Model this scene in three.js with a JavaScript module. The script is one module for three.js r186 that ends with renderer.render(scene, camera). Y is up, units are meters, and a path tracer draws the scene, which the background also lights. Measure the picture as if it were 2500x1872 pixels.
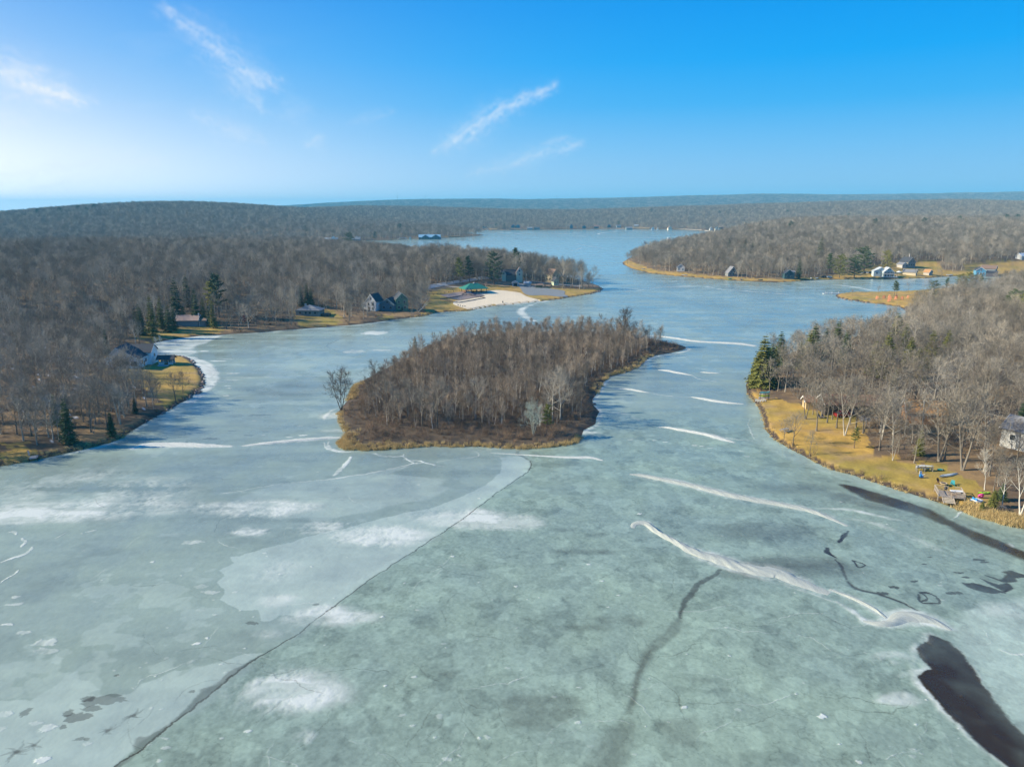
import * as THREE from 'three';
import { mergeGeometries } from 'three/addons/utils/BufferGeometryUtils.js';
import { createNoise2D } from 'simplex-noise';

// ---------------------------------------------------------------- camera
const scene = new THREE.Scene();
const CAM_H = 56, FOCAL = 1760, PITCH = Math.atan((936 - 515) / FOCAL);          // a drone 56 m above the ice; FOCAL in pixels of the 2500 x 1872 photograph
const camera = new THREE.PerspectiveCamera(2 * Math.atan(936 / FOCAL) * 180 / Math.PI, 2500 / 1872, 1, 40000);
camera.position.set(0, CAM_H, 0);
camera.rotation.x = -PITCH;

// ---------------------------------------------------------------- sky, sun, exposure
const EXPOSURE = 1.75;
const SUN_EL = 26 * Math.PI / 180, SUN_AZ = -68 * Math.PI / 180;                 // azimuth from straight ahead, to the right
const SUN = new THREE.Vector3(Math.sin(SUN_AZ) * Math.cos(SUN_EL), Math.sin(SUN_EL), -Math.cos(SUN_AZ) * Math.cos(SUN_EL));
const rngOf = (a) => () => { a = (a + 0x6d2b79f5) | 0; let t = Math.imul(a ^ (a >>> 15), 1 | a); t = (t + Math.imul(t ^ (t >>> 7), 61 | t)) ^ t; return ((t ^ (t >>> 14)) >>> 0) / 4294967296; };
const noise = createNoise2D(rngOf(11)), noiseB = createNoise2D(rngOf(29));
const fbm = (x, y, n = 4, f = noise) => { let s = 0, a = 0.5; for (let i = 0; i < n; i++) { s += a * f(x, y); x = x * 2.03 + 7.1; y = y * 2.03 - 3.7; a *= 0.5; } return s; };
const clamp = (x, a = 0, b = 1) => (x < a ? a : x > b ? b : x), mix = (a, b, t) => a + (b - a) * t;
const sstep = (a, b, x) => { const t = clamp((x - a) / (b - a)); return t * t * (3 - 2 * t); };
const table = (rows, x) => { for (let i = 1; i < rows.length; i++) if (x <= rows[i][0] || i === rows.length - 1) { const t = clamp((x - rows[i - 1][0]) / (rows[i][0] - rows[i - 1][0])); return rows[i].slice(1).map((b, k) => mix(rows[i - 1][k + 1], b, t)); } };
const rayOf = (u, v) => { const dx = (u - 1250) / FOCAL, dy = (936 - v) / FOCAL, c = Math.cos(PITCH), s = Math.sin(PITCH); return [dx, dy * c - s, c + dy * s]; };   // right, up, ahead
function makeSky() {
  const W = 3072, H = 1536, data = new Float32Array(W * H * 4), DEG = 180 / Math.PI;
  const rows = [[0, 0.37, 0.63, 0.89], [2, 0.32, 0.61, 0.91], [4.5, 0.19, 0.545, 0.94], [7.5, 0.05, 0.45, 0.95], [10.5, 0.004, 0.39, 0.95], [14, 0.0, 0.325, 0.9], [20, 0.0, 0.26, 0.82], [45, 0.0, 0.2, 0.66], [90, 0.004, 0.16, 0.54]];
  // wisps of cirrus: [azimuth, elevation] in degrees along each wisp, half width, strength
  const px = (u, v) => { const [r, up, a] = rayOf(u, v), l = Math.hypot(r, up, a); return [Math.atan2(r, a) * DEG, Math.asin(up / l) * DEG]; };
  const wisps = [
    [[[-150, 120], [0, 175], [90, 212], [205, 248]], 0.95, 0.8], [[[20, 185], [110, 220], [190, 235]], 0.7, 0.55],
    [[[415, 30], [500, 95], [560, 150], [620, 185], [670, 205]], 0.95, 0.42], [[[560, 150], [585, 205], [640, 262]], 0.9, 0.3],
    [[[1065, 365], [1110, 345], [1160, 315], [1185, 290], [1240, 262], [1350, 210]], 0.62, 0.5], [[[1070, 372], [1130, 340], [1170, 318]], 0.4, 0.35],
    [[[1150, 425], [1250, 400], [1330, 372], [1415, 350]], 0.5, 0.34], [[[1320, 352], [1390, 335]], 0.28, 0.22],
    [[[480, 285], [560, 315], [640, 350]], 0.8, 0.22], [[[750, 355], [790, 335]], 0.5, 0.28], [[[690, 280], [750, 262]], 0.9, 0.14],
    [[[-60, 440], [130, 415], [260, 400], [380, 392]], 1.1, 0.34], [[[60, 460], [220, 440], [350, 425]], 0.6, 0.3], [[[140, 400], [175, 385]], 0.6, 0.2],
    [[[-100, 275], [0, 285], [70, 300]], 0.7, 0.25], [[[850, 300], [960, 275]], 0.5, 0.1],
  ].map(([p, w, s]) => ({ p: p.map(([u, v]) => px(u, v)), w, s }));
  for (let row = 0; row < H; row++) {
    const el = ((row + 0.5) / H - 0.5) * 180, e = Math.max(0, el), base = table(rows, e), y = Math.sin(e / DEG), ce = Math.cos(e / DEG);
    for (let col = 0; col < W; col++) {
      const round = ((col + 0.5) / W - 0.5) * 2 * Math.PI, x = Math.cos(round) * ce, z = Math.sin(round) * ce;
      let az = Math.atan2(x, -z) * DEG, da = Math.abs(az - SUN_AZ * DEG); if (da > 180) da = 360 - da;
      const g = Math.acos(clamp(x * SUN.x + y * SUN.y + z * SUN.z, -1, 1)) * DEG;
      const glow = 1.75 * Math.exp(-((da / 41) ** 2)) * Math.exp(-((e / 8.5) ** 1.35)) + 0.08 * Math.exp(-((da / 40) ** 2)) * Math.exp(-((e / 26) ** 2)) + 0.5 * Math.exp(-((g / 17) ** 2));
      let r = base[0], gg = base[1], b = base[2], k = Math.min(0.92, glow);
      const lit = 1 + 0.85 * Math.exp(-e / 4.5); r = mix(r, 1.08 * lit, k); gg = mix(gg, 1.02 * lit, k); b = mix(b, 1.02 * lit, k);
      if (e > 0.4 && e < 60) {
        const w1 = fbm(az * 0.11 + 3, e * 0.3, 3);
        let a = Math.max(0, fbm(az * 0.05 + e * 0.05, e * 0.22 - az * 0.03, 4, noiseB) - 0.16) * 0.34 * sstep(0.5, 5, e) * sstep(60, 25, da);
        if (az > -46 && az < 12 && e < 22) for (const q of wisps) {
          let best = 9, at = 0;
          for (let i = 1; i < q.p.length; i++) {
            const [ax, ay] = q.p[i - 1], [bx, by] = q.p[i], dx = bx - ax, dy = by - ay, t = clamp(((az - ax) * dx + (e - ay) * dy) / (dx * dx + dy * dy)), dd = Math.hypot(az - ax - dx * t, (e - ay - dy * t));
            if (dd < best) { best = dd; at = (i - 1 + t) / (q.p.length - 1); }
          }
          if (best < 3 * q.w) {
            const dir = Math.atan2(q.p[q.p.length - 1][1] - q.p[0][1], q.p[q.p.length - 1][0] - q.p[0][0]), ca = Math.cos(dir), sa = Math.sin(dir), l = az * ca + e * sa, c = e * ca - az * sa;   // along and across the wisp
            const nn = fbm(az * 0.7, e * 0.9, 4), fib = fbm(l * 0.4 + nn * 0.6, c * 2.4 + nn, 4, noiseB), d = Math.max(0, best + nn * q.w * 0.8 + w1 * q.w * 0.3);
            a = Math.max(a, q.s * Math.exp(-((d / (q.w * (0.35 + 0.6 * Math.sin(at * 3.0 + 0.1)))) ** 1.3)) * clamp(0.72 + 0.95 * fib + 0.5 * nn, 0.08, 1.25));
          }
        }
        a = clamp(a, 0, 0.9); r = mix(r, 0.98, a); gg = mix(gg, 1.0, a); b = mix(b, 1.02, a);
      }
      const o = (row * W + col) * 4; data[o] = r / EXPOSURE; data[o + 1] = gg / EXPOSURE; data[o + 2] = b / EXPOSURE; data[o + 3] = 1;
    }
  }
  const t = new THREE.DataTexture(data, W, H, THREE.RGBAFormat, THREE.FloatType);
  t.mapping = THREE.EquirectangularReflectionMapping; t.magFilter = THREE.LinearFilter; t.needsUpdate = true;
  return t;
}
scene.background = makeSky();
scene.environment = scene.background;
const sun = new THREE.DirectionalLight(new THREE.Color().setRGB(1, 0.9, 0.7), 5);
sun.position.copy(SUN).multiplyScalar(900); sun.target.position.set(0, 0, -300); sun.castShadow = true; sun.shadow.radius = 1;
Object.assign(sun.shadow.camera, { left: -600, right: 600, top: 600, bottom: -600, near: 10, far: 2500 }); sun.shadow.mapSize.set(4096, 4096);
scene.add(sun, sun.target);
scene.fog = new THREE.FogExp2(new THREE.Color().setRGB(0.14, 0.64, 0.95), 0.0001);
const renderer = new THREE.WebGLRenderer();
renderer.toneMapping = THREE.LinearToneMapping; renderer.toneMappingExposure = EXPOSURE; renderer.shadowMap.enabled = true;

// ---------------------------------------------------------------- helpers
const V = (x, y, z) => new THREE.Vector3(x, y, z);
const mat = (r, g, b, o = {}) => new THREE.MeshStandardMaterial({ color: new THREE.Color().setRGB(r, g, b), roughness: 0.9, ...o });
const taken = new Map();
const numbered = (name) => { const n = taken.get(name) ?? 0; taken.set(name, n + 1); return n ? name + '_' + String(n).padStart(3, '0') : name; };
function mesh(name, geometry, material, parent) { const m = new THREE.Mesh(geometry, material); m.name = parent ? name : numbered(name); m.castShadow = m.receiveShadow = true; (parent ?? scene).add(m); return m; }
function thing(name, label, category, [x, y, z], turn = 0, group) { const o = new THREE.Group(); o.name = numbered(name); o.position.set(x, y, z); o.rotation.y = turn; o.userData = { label, category }; if (group) o.userData.group = group; scene.add(o); return o; }
function copyOf(root, label, group) { const r = root.clone(); r.name = numbered(root.name.replace(/_\d{3}$/, '')); r.userData = { ...root.userData }; if (label) r.userData.label = label; if (group) r.userData.group = group; scene.add(r); return r; }
const structure = (o) => { o.userData.kind = 'structure'; return o; };
const box = (w, h, d, x = 0, y = 0, z = 0) => new THREE.BoxGeometry(w, h, d).translate(x, y, z);
function bar(a, b, r0, r1 = r0, n = 6) { const d = V(...b).sub(V(...a)), g = new THREE.CylinderGeometry(r1, r0, d.length(), n); g.applyQuaternion(new THREE.Quaternion().setFromUnitVectors(V(0, 1, 0), d.clone().normalize())); return g.translate((a[0] + b[0]) / 2, (a[1] + b[1]) / 2, (a[2] + b[2]) / 2); }
function plank(a, b, w, h) { const A = V(...a), d = V(...b).sub(A), g = new THREE.BoxGeometry(w, h, d.length()); g.applyQuaternion(new THREE.Quaternion().setFromRotationMatrix(new THREE.Matrix4().lookAt(V(0, 0, 0), d, V(0, 1, 0)))); return g.translate((a[0] + b[0]) / 2, (a[1] + b[1]) / 2, (a[2] + b[2]) / 2); }
const merged = (list) => mergeGeometries(list.map((g) => { const q = g.index ? g.toNonIndexed() : g; for (const k of Object.keys(q.attributes)) if (!['position', 'normal', 'uv'].includes(k)) q.deleteAttribute(k); return q; }));

// photograph pixel -> place on a level; x to the right of the camera, d ahead of it (world z = -d)
const onLevel = (u, v, y = 0) => { const [r, up, a] = rayOf(u, v), t = (y - CAM_H) / up; return [r * t, a * t]; };
const zoomed = (x0, y0, s) => (list) => list.map(([x, y]) => [x0 + x / s, y0 + y / s]);
const places = (list) => list.map(([u, v]) => onLevel(u, v));

// ---------------------------------------------------------------- shorelines
const shoreWest = [[0, 1138], [32, 1132], [70, 1126], [104, 1118], [152, 1108], [177, 1102], [222, 1092], [263, 1081], [294, 1070], [316, 1054], [348, 1035], [380, 1016], [411, 1001], [434, 986], [456, 975], [478, 958], [494, 944], [497, 928], [491, 909], [478, 893], [462, 879], [449, 872], [427, 869], [395, 868], [375, 866], [360, 858], [358, 846], [372, 838], [392, 833], [421, 828], [459, 823], [497, 819], [538, 817], [585, 814], [633, 811], [689, 806], [756, 801], [783, 799], [831, 795], [870, 792], [911, 787], [951, 781], [992, 776], [1026, 773], [1046, 769], [1054, 765], [1073, 762], [1114, 760], [1145, 759], [1166, 754], [1206, 747], [1247, 743], [1288, 739], [1323, 735], [1368, 730], [1387, 726], [1416, 722], [1443, 717], [1458, 713], [1469, 708], [1471, 704], [1462, 698], [1440, 690], [1400, 680], [1340, 669], [1250, 656], [1150, 641], [1000, 625], [860, 611], [700, 600], [640, 595], [650, 590.5], [700, 590], [786, 591], [830, 590.5], [865, 589], [897, 587.5], [950, 586], [1004, 583.5], [1049, 582], [1085, 580], [1130, 578.5], [1162, 576], [1184, 573.6], [1165, 571.5], [1120, 570.5], [1110, 566], [1150, 562.5], [1200, 561.5], [1300, 561], [1400, 560], [1460, 559.5], [1525, 559], [1587, 559.7], [1657, 560.5], [1713, 563], [1749, 564], [1804, 567], [1860, 569], [1915, 571], [1860, 576], [1790, 582], [1740, 589], [1680, 597], [1620, 605], [1570, 616], [1535, 631], [1520, 641], [1523, 646], [1539, 654], [1563, 661], [1584, 666], [1621, 671], [1665, 675], [1708, 678], [1766, 683], [1809, 686], [1838, 687.5], [1866, 688.5], [1897, 689.5], [1935, 687.6], [1966, 684.5], [2004, 682], [2050, 682], [2100, 681], [2163, 681], [2208, 681], [2263, 679.5], [2281, 677], [2308, 675], [2339, 674], [2400, 674], [2443, 674], [2500, 673], [2600, 671]];
const shoreEast = [[2600, 688], [2500, 694], [2420, 700], [2339, 703], [2305, 704], [2249, 708.6], [2203, 711], [2136, 713], [2079, 713.6], [2045, 718], [2041, 722], [2046, 726], [2068, 731], [2097, 734.6], [2117, 739], [2145, 741], [2170, 745], [2197, 749], [2212, 757], [2214, 770], [2200, 787], [2160, 808], [2110, 820], [2041, 832], [1961, 850], [1900, 878], [1855, 900], [1832, 918], [1822, 940], [1825, 961], [1845, 983], [1858, 1004], [1865, 1026], [1869, 1048], [1889, 1070], [1925, 1093], [1961, 1111], [1997, 1131], [2034, 1147], [2077, 1157], [2124, 1173], [2179, 1191], [2233, 1207], [2287, 1224], [2323, 1236], [2360, 1249], [2396, 1263], [2450, 1278], [2500, 1287], [2600, 1305]];
const shoreIsland = [[826, 1005], [829, 1026], [838, 1045], [846, 1064], [840, 1074], [828, 1082], [834, 1092], [849, 1097], [892, 1099], [943, 1097], [990, 1093], [1051, 1089], [1106, 1091], [1162, 1089], [1214, 1093], [1278, 1096], [1325, 1093], [1368, 1089], [1407, 1080], [1420, 1065], [1424, 1050], [1454, 1035], [1456, 1018], [1463, 1005], [1448, 988], [1446, 975], [1459, 958], [1471, 934], [1489, 919], [1519, 910], [1544, 902], [1566, 889], [1575, 876], [1600, 867], [1639, 861], [1665, 855], [1678, 849], [1665, 843], [1600, 830], [1520, 818], [1400, 812], [1200, 815], [1090, 829], [1040, 845], [990, 876], [930, 906], [870, 938], [860, 952], [858, 966], [848, 978]];
const lands = [
  [...places(shoreWest), [3000, 640], [14000, 3000], [14000, 16000], [-14000, 16000], [-14000, -300], [-700, 60], [-260, 130], [-160, 148]],
  [[9000, 2000], [700, 560], ...places(shoreEast), [150, 112], [400, 80], [9000, 80]],
  places(shoreIsland),
  [[-14000, -300], [-500, -190], [-100, -160], [60, -180], [500, -120], [9000, 80], [14000, -14000], [-14000, -14000]],
];
const ISLAND = 2;
const polys = lands.map((p) => { const a = new Float64Array(p.length * 2); p.forEach(([x, d], i) => { a[2 * i] = x; a[2 * i + 1] = d; }); return a; });
function signed(a, x, d) {   // metres from the outline, positive inside
  let best = 1e18, inside = false;
  for (let i = 0, n = a.length, j = n - 2; i < n; j = i, i += 2) {
    const ax = a[j], ay = a[j + 1], bx = a[i], by = a[i + 1], ex = bx - ax, ey = by - ay, px = x - ax, py = d - ay;
    const t = Math.min(1, Math.max(0, (px * ex + py * ey) / (ex * ex + ey * ey))), qx = px - ex * t, qy = py - ey * t, q = qx * qx + qy * qy;
    if (q < best) best = q;
    if ((ay > d) !== (by > d) && x < ex * (d - ay) / ey + ax) inside = !inside;
  }
  return inside ? Math.sqrt(best) : -Math.sqrt(best);
}
const landAt = (x, d) => { let s = -1e9, w = -1; polys.forEach((p, i) => { const q = signed(p, x, d); if (q > s) { s = q; w = i; } }); return [s, w]; };
const within = (p, x, d) => { let c = false; for (let i = 0, j = p.length - 1; i < p.length; j = i++) if ((p[i][1] > d) !== (p[j][1] > d) && x < (p[j][0] - p[i][0]) * (d - p[i][1]) / (p[j][1] - p[i][1]) + p[i][0]) c = !c; return c; };

// ---------------------------------------------------------------- terrain heights
const bumps = [[-390, 600, 190, 170, 16], [-60, 620, 150, 110, 1], [-985, 2100, 360, 420, 63], [620, 1350, 560, 420, 24], [210, 330, 110, 120, 0.5], [-230, 330, 90, 90, 7], [1700, 2300, 700, 600, 40]];
const midRidge = [[-400, 30], [300, 40], [700, 52], [900, 64], [1100, 57], [1400, 48], [1600, 54], [1800, 66], [2200, 70], [2500, 74], [3000, 80]];
const farRidge = [[-400, 516], [0, 515], [150, 514], [500, 511], [730, 504], [850, 497], [1000, 491], [1150, 489], [1300, 489], [1500, 486], [1650, 482], [1800, 479], [2100, 480], [2350, 476], [2500, 472], [3000, 470]];
function rise(x, d, s, w) {
  if (s <= 0) return Math.max(-1.5, s * 0.22);
  if (w === ISLAND) return Math.min(0.45, s * 0.3) + 0.7 * (1 - Math.exp(-s / 14));
  const flat = Math.exp(-(((x + 5) / 120) ** 2) - (((d - 470) / 70) ** 2)) + Math.exp(-(((x - 300) / 90) ** 2) - (((d - 505) / 45) ** 2));
  let h = Math.min(0.6, s * 0.4) + (1 - Math.min(1, flat)) * 3.2 * (1 - Math.exp(-s / 45)) + Math.min(1, flat) * 0.9 * (1 - Math.exp(-s / 45));
  const k = sstep(8, 130, s);
  for (const [bx, bd, sx, sd, a] of bumps) h += k * a * Math.exp(-0.5 * (((x - bx) / sx) ** 2 + ((d - bd) / sd) ** 2));
  if (d > 1000) {
    const u = 1250 + FOCAL * x / d * 0.973, und = fbm(x / 900, d / 900, 3);
    h += sstep(1900, 3300, d) * sstep(0, 600, s) * table(midRidge, u)[0] * (0.94 + 0.16 * und) * (1 - 0.55 * sstep(3600, 4900, d));
    const y = table(farRidge, u)[0], top = (CAM_H + (515 - y) / FOCAL * 7600 - 10) * (1 + 0.02 * fbm(u / 110, 3.3, 3));
    h += sstep(4600, 7600, d) * Math.max(8, top - 24) * (1 - 0.8 * sstep(7900, 10500, d));
  }
  return h + 0.25 * fbm(x / 25, d / 25, 2) * sstep(2, 20, s);
}
const heightAt = (x, d) => rise(x, d, ...landAt(x, d));
function at(u, v) { let p = onLevel(u, v), h = 0; for (let i = 0; i < 12; i++) { h = mix(h, Math.max(0, heightAt(...p)), 0.7); p = onLevel(u, v, h); } return [p[0], Math.max(0, heightAt(...p)), -p[1]]; }   // pixel -> point on the ground

// ---------------------------------------------------------------- lawns and clearings (outlines in pixels, on the ground)
const clearPx = {
  lawn: [
    [[385, 866], [449, 868], [470, 878], [496, 905], [502, 930], [480, 962], [440, 988], [411, 1005], [395, 995], [375, 965], [352, 945], [318, 925], [300, 905], [262, 905], [262, 860], [350, 855]],
    [[0, 1142], [104, 1122], [70, 1085], [0, 1075]],
    [[336, 826], [373, 840], [421, 830], [540, 820], [548, 808], [535, 793], [478, 790], [440, 800], [350, 812]],
    [[725, 806], [831, 799], [830, 772], [815, 758], [780, 752], [705, 760], [735, 780]],
    [[925, 790], [960, 785], [955, 768], [930, 766]],
    [[1030, 775], [1141, 763], [1322, 739], [1443, 721], [1471, 709], [1462, 704], [1420, 706], [1300, 700], [1210, 697], [1110, 700], [1048, 712], [1040, 745]],
    [[1518, 640], [1523, 650], [1563, 664], [1621, 674], [1708, 681], [1809, 689], [1900, 691], [1935, 690], [1966, 686], [2004, 684], [2004, 676], [1960, 677], [1900, 682], [1809, 678], [1700, 670], [1600, 660], [1545, 640], [1530, 634]],
    [[2004, 684], [2100, 683], [2263, 681], [2345, 676], [2350, 664], [2310, 660], [2285, 642], [2190, 640], [2120, 652], [2095, 664], [2004, 674]],
    [[2350, 676], [2600, 674], [2600, 640], [2440, 640], [2355, 645]],
    [[2039, 723], [2079, 712], [2339, 701], [2440, 700], [2440, 716], [2330, 724], [2240, 744], [2200, 752], [2145, 743], [2068, 733]],
    [[1822, 958], [1858, 1008], [1869, 1052], [1925, 1097], [2034, 1151], [2124, 1177], [2233, 1211], [2323, 1240], [2396, 1266], [2440, 1250], [2420, 1200], [2350, 1155], [2300, 1136], [2200, 1122], [2140, 1108], [2118, 1070], [2110, 1035], [2060, 1008], [1990, 998], [1900, 975], [1850, 955]],
  ],
  bare: [[[1035, 712], [1180, 696], [1320, 699], [1470, 700], [1440, 690], [1380, 692], [1180, 688], [1040, 700]]],
  paved: [[[2052, 997], [2110, 1000], [2150, 1022], [2100, 1022], [2060, 1012]]],
};
const clearings = Object.fromEntries(Object.entries(clearPx).map(([k, l]) => [k, l.map((p) => p.map(([u, v]) => { const [x, , z] = at(u, v); return [x, -z]; }))]));
const clearAt = (x, d) => { for (const k of ['paved', 'lawn', 'bare']) for (const p of clearings[k]) if (within(p, x, d)) return k; return null; };

// ---------------------------------------------------------------- ground: one sheet to the horizon, seen as rings round the drone's foot point
const grain = (() => {
  const N = 512, data = new Uint8Array(N * N * 4), r = rngOf(5), cells = new Float32Array(N * N);
  for (const [step, amp] of [[64, 0.2], [16, 0.3], [4, 0.35], [1, 0.35]]) { const n = N / step, g = Float32Array.from({ length: n * n }, () => r() - 0.5); for (let y = 0; y < N; y++) for (let x = 0; x < N; x++) { const fx = x / step, fy = y / step, x0 = Math.floor(fx), y0 = Math.floor(fy), a = fx - x0, b = fy - y0, q = (i, j) => g[(j % n) * n + (i % n)]; cells[y * N + x] += amp * mix(mix(q(x0, y0), q(x0 + 1, y0), a), mix(q(x0, y0 + 1), q(x0 + 1, y0 + 1), a), b); } }
  for (let i = 0; i < N * N; i++) { const v = clamp(0.78 + 0.62 * cells[i], 0.3, 1); data[4 * i] = 255 * v; data[4 * i + 1] = 255 * v * (0.985 + 0.02 * cells[i]); data[4 * i + 2] = 255 * v * 0.97; data[4 * i + 3] = 255; }
  const t = new THREE.DataTexture(data, N, N); t.magFilter = THREE.LinearFilter; t.wrapS = t.wrapT = THREE.RepeatWrapping; t.needsUpdate = true; return t;
})();
const KIND = { wood: [0.14, 0.092, 0.052], lawn: [0.52, 0.32, 0.062], bare: [0.24, 0.17, 0.11], paved: [0.16, 0.16, 0.165] };
function groundColor(x, d, s, w, out) {
  const n1 = fbm(x / 6, d / 6, 3), n2 = fbm(x / 40 + 9, d / 40, 3, noiseB);
  let k = s > 0 ? clearAt(x + n1 * 3, d + n1 * 5) : null, c = KIND[k ?? 'wood'].slice();
  if (k === 'lawn') { const green = clamp(0.3 + 1.6 * n2); c = [mix(c[0], 0.29, green * 0.7), mix(c[1], 0.25, green * 0.7), mix(c[2], 0.04, green * 0.7)]; const worn = clamp(1.8 * fbm(x / 14 + 3, d / 10, 3) + 0.9 * n1); c = [mix(c[0], 0.3, worn * 0.75), mix(c[1], 0.2, worn * 0.75), mix(c[2], 0.1, worn * 0.75)].map((v) => v * (1 + 0.45 * n1)); }
  else if (!k) { const straw = clamp(0.3 + 1.3 * n2 + 1.1 * n1); c = [mix(c[0], 0.32, straw), mix(c[1], 0.205, straw), mix(c[2], 0.09, straw)]; if (w === ISLAND) c = [0.1 + 0.06 * n1, 0.07 + 0.04 * n1, 0.042 + 0.02 * n1]; if (s > 5 && w !== ISLAND && d < 300 && x < 0 && fbm(x / 4, d / 6, 3, noiseB) > 0.5) c = [0.7, 0.72, 0.75]; }
  if (s < 1.1 && k !== 'paved') c = [0.075 + 0.02 * n1, 0.05 + 0.015 * n1, 0.033];
  out.push(...c.map((v) => clamp(v, 0.02, 0.8)));
}
function makeGround() {
  const rad = [], az = [];
  for (let r = 60; r < 760; r *= 1.0088) rad.push(r); for (let r = 760; r < 13500; r *= 1.021) rad.push(r);
  for (let a = -180; a < -46; a += 3.5) az.push(a); for (let a = -46; a < 46; a += 0.14) az.push(a); for (let a = 46; a <= 180.1; a += 3.5) az.push(Math.min(a, 180));
  const pos = [], col = [], uv = [], idx = [], sd = [];
  for (const r of rad) for (const a of az) {
    const x = r * Math.sin(a * Math.PI / 180), d = r * Math.cos(a * Math.PI / 180), [s, w] = landAt(x, d);
    pos.push(x, rise(x, d, s, w), -d); groundColor(x, d, s, w, col); uv.push(x / 9, d / 9); sd.push(s);
  }
  const n = az.length;
  for (let i = 0; i < rad.length - 1; i++) for (let j = 0; j < n - 1; j++) {
    const p = i * n + j, q = p + 1, u = p + n, v = u + 1, m = Math.max(3, rad[i] * 0.02);
    if (Math.max(sd[p], sd[q], sd[u], sd[v]) < -m) continue;
    idx.push(p, q, u, q, v, u);
  }
  const used = new Int32Array(sd.length).fill(-1), P = [], C = [], U = []; let k = 0;
  for (let i = 0; i < idx.length; i++) { const o = idx[i]; if (used[o] < 0) { used[o] = k++; P.push(pos[3 * o], pos[3 * o + 1], pos[3 * o + 2]); C.push(col[3 * o], col[3 * o + 1], col[3 * o + 2]); U.push(uv[2 * o], uv[2 * o + 1]); } idx[i] = used[o]; }
  const g = new THREE.BufferGeometry();
  g.setAttribute('position', new THREE.Float32BufferAttribute(P, 3)); g.setAttribute('color', new THREE.Float32BufferAttribute(C, 3)); g.setAttribute('uv', new THREE.Float32BufferAttribute(U, 2)); g.setIndex(idx); g.computeVertexNormals();
  return structure(mesh('ground', g, new THREE.MeshStandardMaterial({ vertexColors: true, map: grain, roughness: 1 })));
}
makeGround();

// ---------------------------------------------------------------- the frozen lake
const zA = zoomed(0, 1050, 2.015), zB = zoomed(800, 1050, 2.015), zC = zoomed(1500, 1050, 2.015), zD = zoomed(1400, 780, 4.424), zE = zoomed(480, 760, 4.424), zF = zoomed(1130, 500, 6.32), zG = zoomed(1460, 500, 5.53), zH = zoomed(1520, 560, 6.9125), zI = zoomed(1820, 580, 6.506), zJ = zoomed(2150, 1180, 6.134);
const ridges = [   // wind-packed snow on pressure ridges: pixels, half width along it in metres, height
  [zA([[640, 95], [700, 75], [850, 71], [1000, 75], [1140, 80]]), [0.5, 1.7, 2.2, 1.7, 0.4], 0.35], [zA([[1190, 78], [1300, 66], [1400, 56], [1600, 40], [1680, 37]]), [0.3, 1.2, 1.4, 1.0, 0.5], 0.3],
  [zC([[75, 218], [130, 222], [200, 235], [400, 277], [600, 327], [800, 362], [950, 392], [1060, 432], [1150, 472]]), [0.4, 1.1, 1.3, 1.3, 1.5, 1.5, 1.2, 1.0, 0.4], 0.35],
  [zC([[92, 482], [100, 462], [150, 458], [210, 500], [300, 550], [400, 602], [500, 632], [600, 667], [700, 690], [800, 702], [880, 737], [980, 775], [1060, 805]]), [0.5, 0.9, 1.1, 1.0, 1.0, 1.7, 2.0, 2.1, 2.4, 2.3, 2.0, 1.6, 1.0], 0.4],
  [zC([[1060, 782], [1180, 830], [1280, 880], [1340, 925]]), [0.5, 0.55, 0.5, 0.3], 0.2], [zC([[1225, 938], [1290, 952], [1360, 950], [1420, 922], [1500, 922], [1580, 945], [1660, 985]]), [0.4, 0.9, 1.1, 1.7, 1.9, 1.2, 0.4], 0.35],
  [zD([[700, 172], [900, 180], [1100, 200], [1300, 232], [1600, 250], [1800, 262], [1970, 285]]), [0.6, 1.2, 2.2, 2.2, 2.0, 2.4, 1.8], 0.3], [zD([[915, 545], [1000, 550], [1150, 578], [1280, 602]]), [0.4, 2.0, 1.6, 0.3], 0.25], [zD([[1370, 568], [1450, 573], [1580, 582]]), [0.2, 1.0, 0.2], 0.2],
  [zD([[430, 742], [600, 752], [700, 770], [820, 790]]), [0.3, 1.1, 1.0, 0.3], 0.22], [zD([[1270, 835], [1400, 855], [1600, 890], [1840, 912]]), [0.3, 1.2, 1.5, 0.4], 0.25], [zD([[920, 1165], [1000, 1165], [1150, 1190], [1400, 1235], [1550, 1270], [1740, 1330]]), [0.2, 0.7, 1.1, 1.2, 1.5, 0.3], 0.3], [zD([[-900, 1440], [-500, 1465], [0, 1490], [180, 1490], [320, 1522]]), [0.1, 0.3, 0.9, 1.0, 0.3], 0.15],
];
const poly = (list) => places(list);
const curve = (list, n = 8) => new THREE.CatmullRomCurve3(places(list).map(([x, d]) => V(x, 0, d)), false, 'centripetal').getPoints(n * (list.length - 1)).map((p) => [p.x, p.z]);
// channel r: snow crust and white cracks, g: open or soaked dark ice, b: paler refrozen sheets
const strokes = [];
const stroke = (ch, list, w, a = 1, blur = 0) => strokes.push({ ch, line: curve(list), w: [].concat(w), a, blur });
const fill = (ch, list, a = 1, blur = 0) => strokes.push({ ch, area: poly(list), a, blur });
const spot = (ch, [[u, v]], rx, rd, a, blur) => { const [x, d] = onLevel(u, v); strokes.push({ ch, area: Array.from({ length: 24 }, (_, i) => { const k = 1 + 0.35 * noise(i * 0.9 + u, v); return [x + rx * k * Math.cos(i * 0.2618), d + rd * k * Math.sin(i * 0.2618)]; }), a, blur }); };
for (const [p, w] of ridges) { stroke(0, p, w.map((q) => q * 2.3), 0.5, 0.5); stroke(0, p, w.map((q) => q * 1.2), 0.5, 0.15); }
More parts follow.
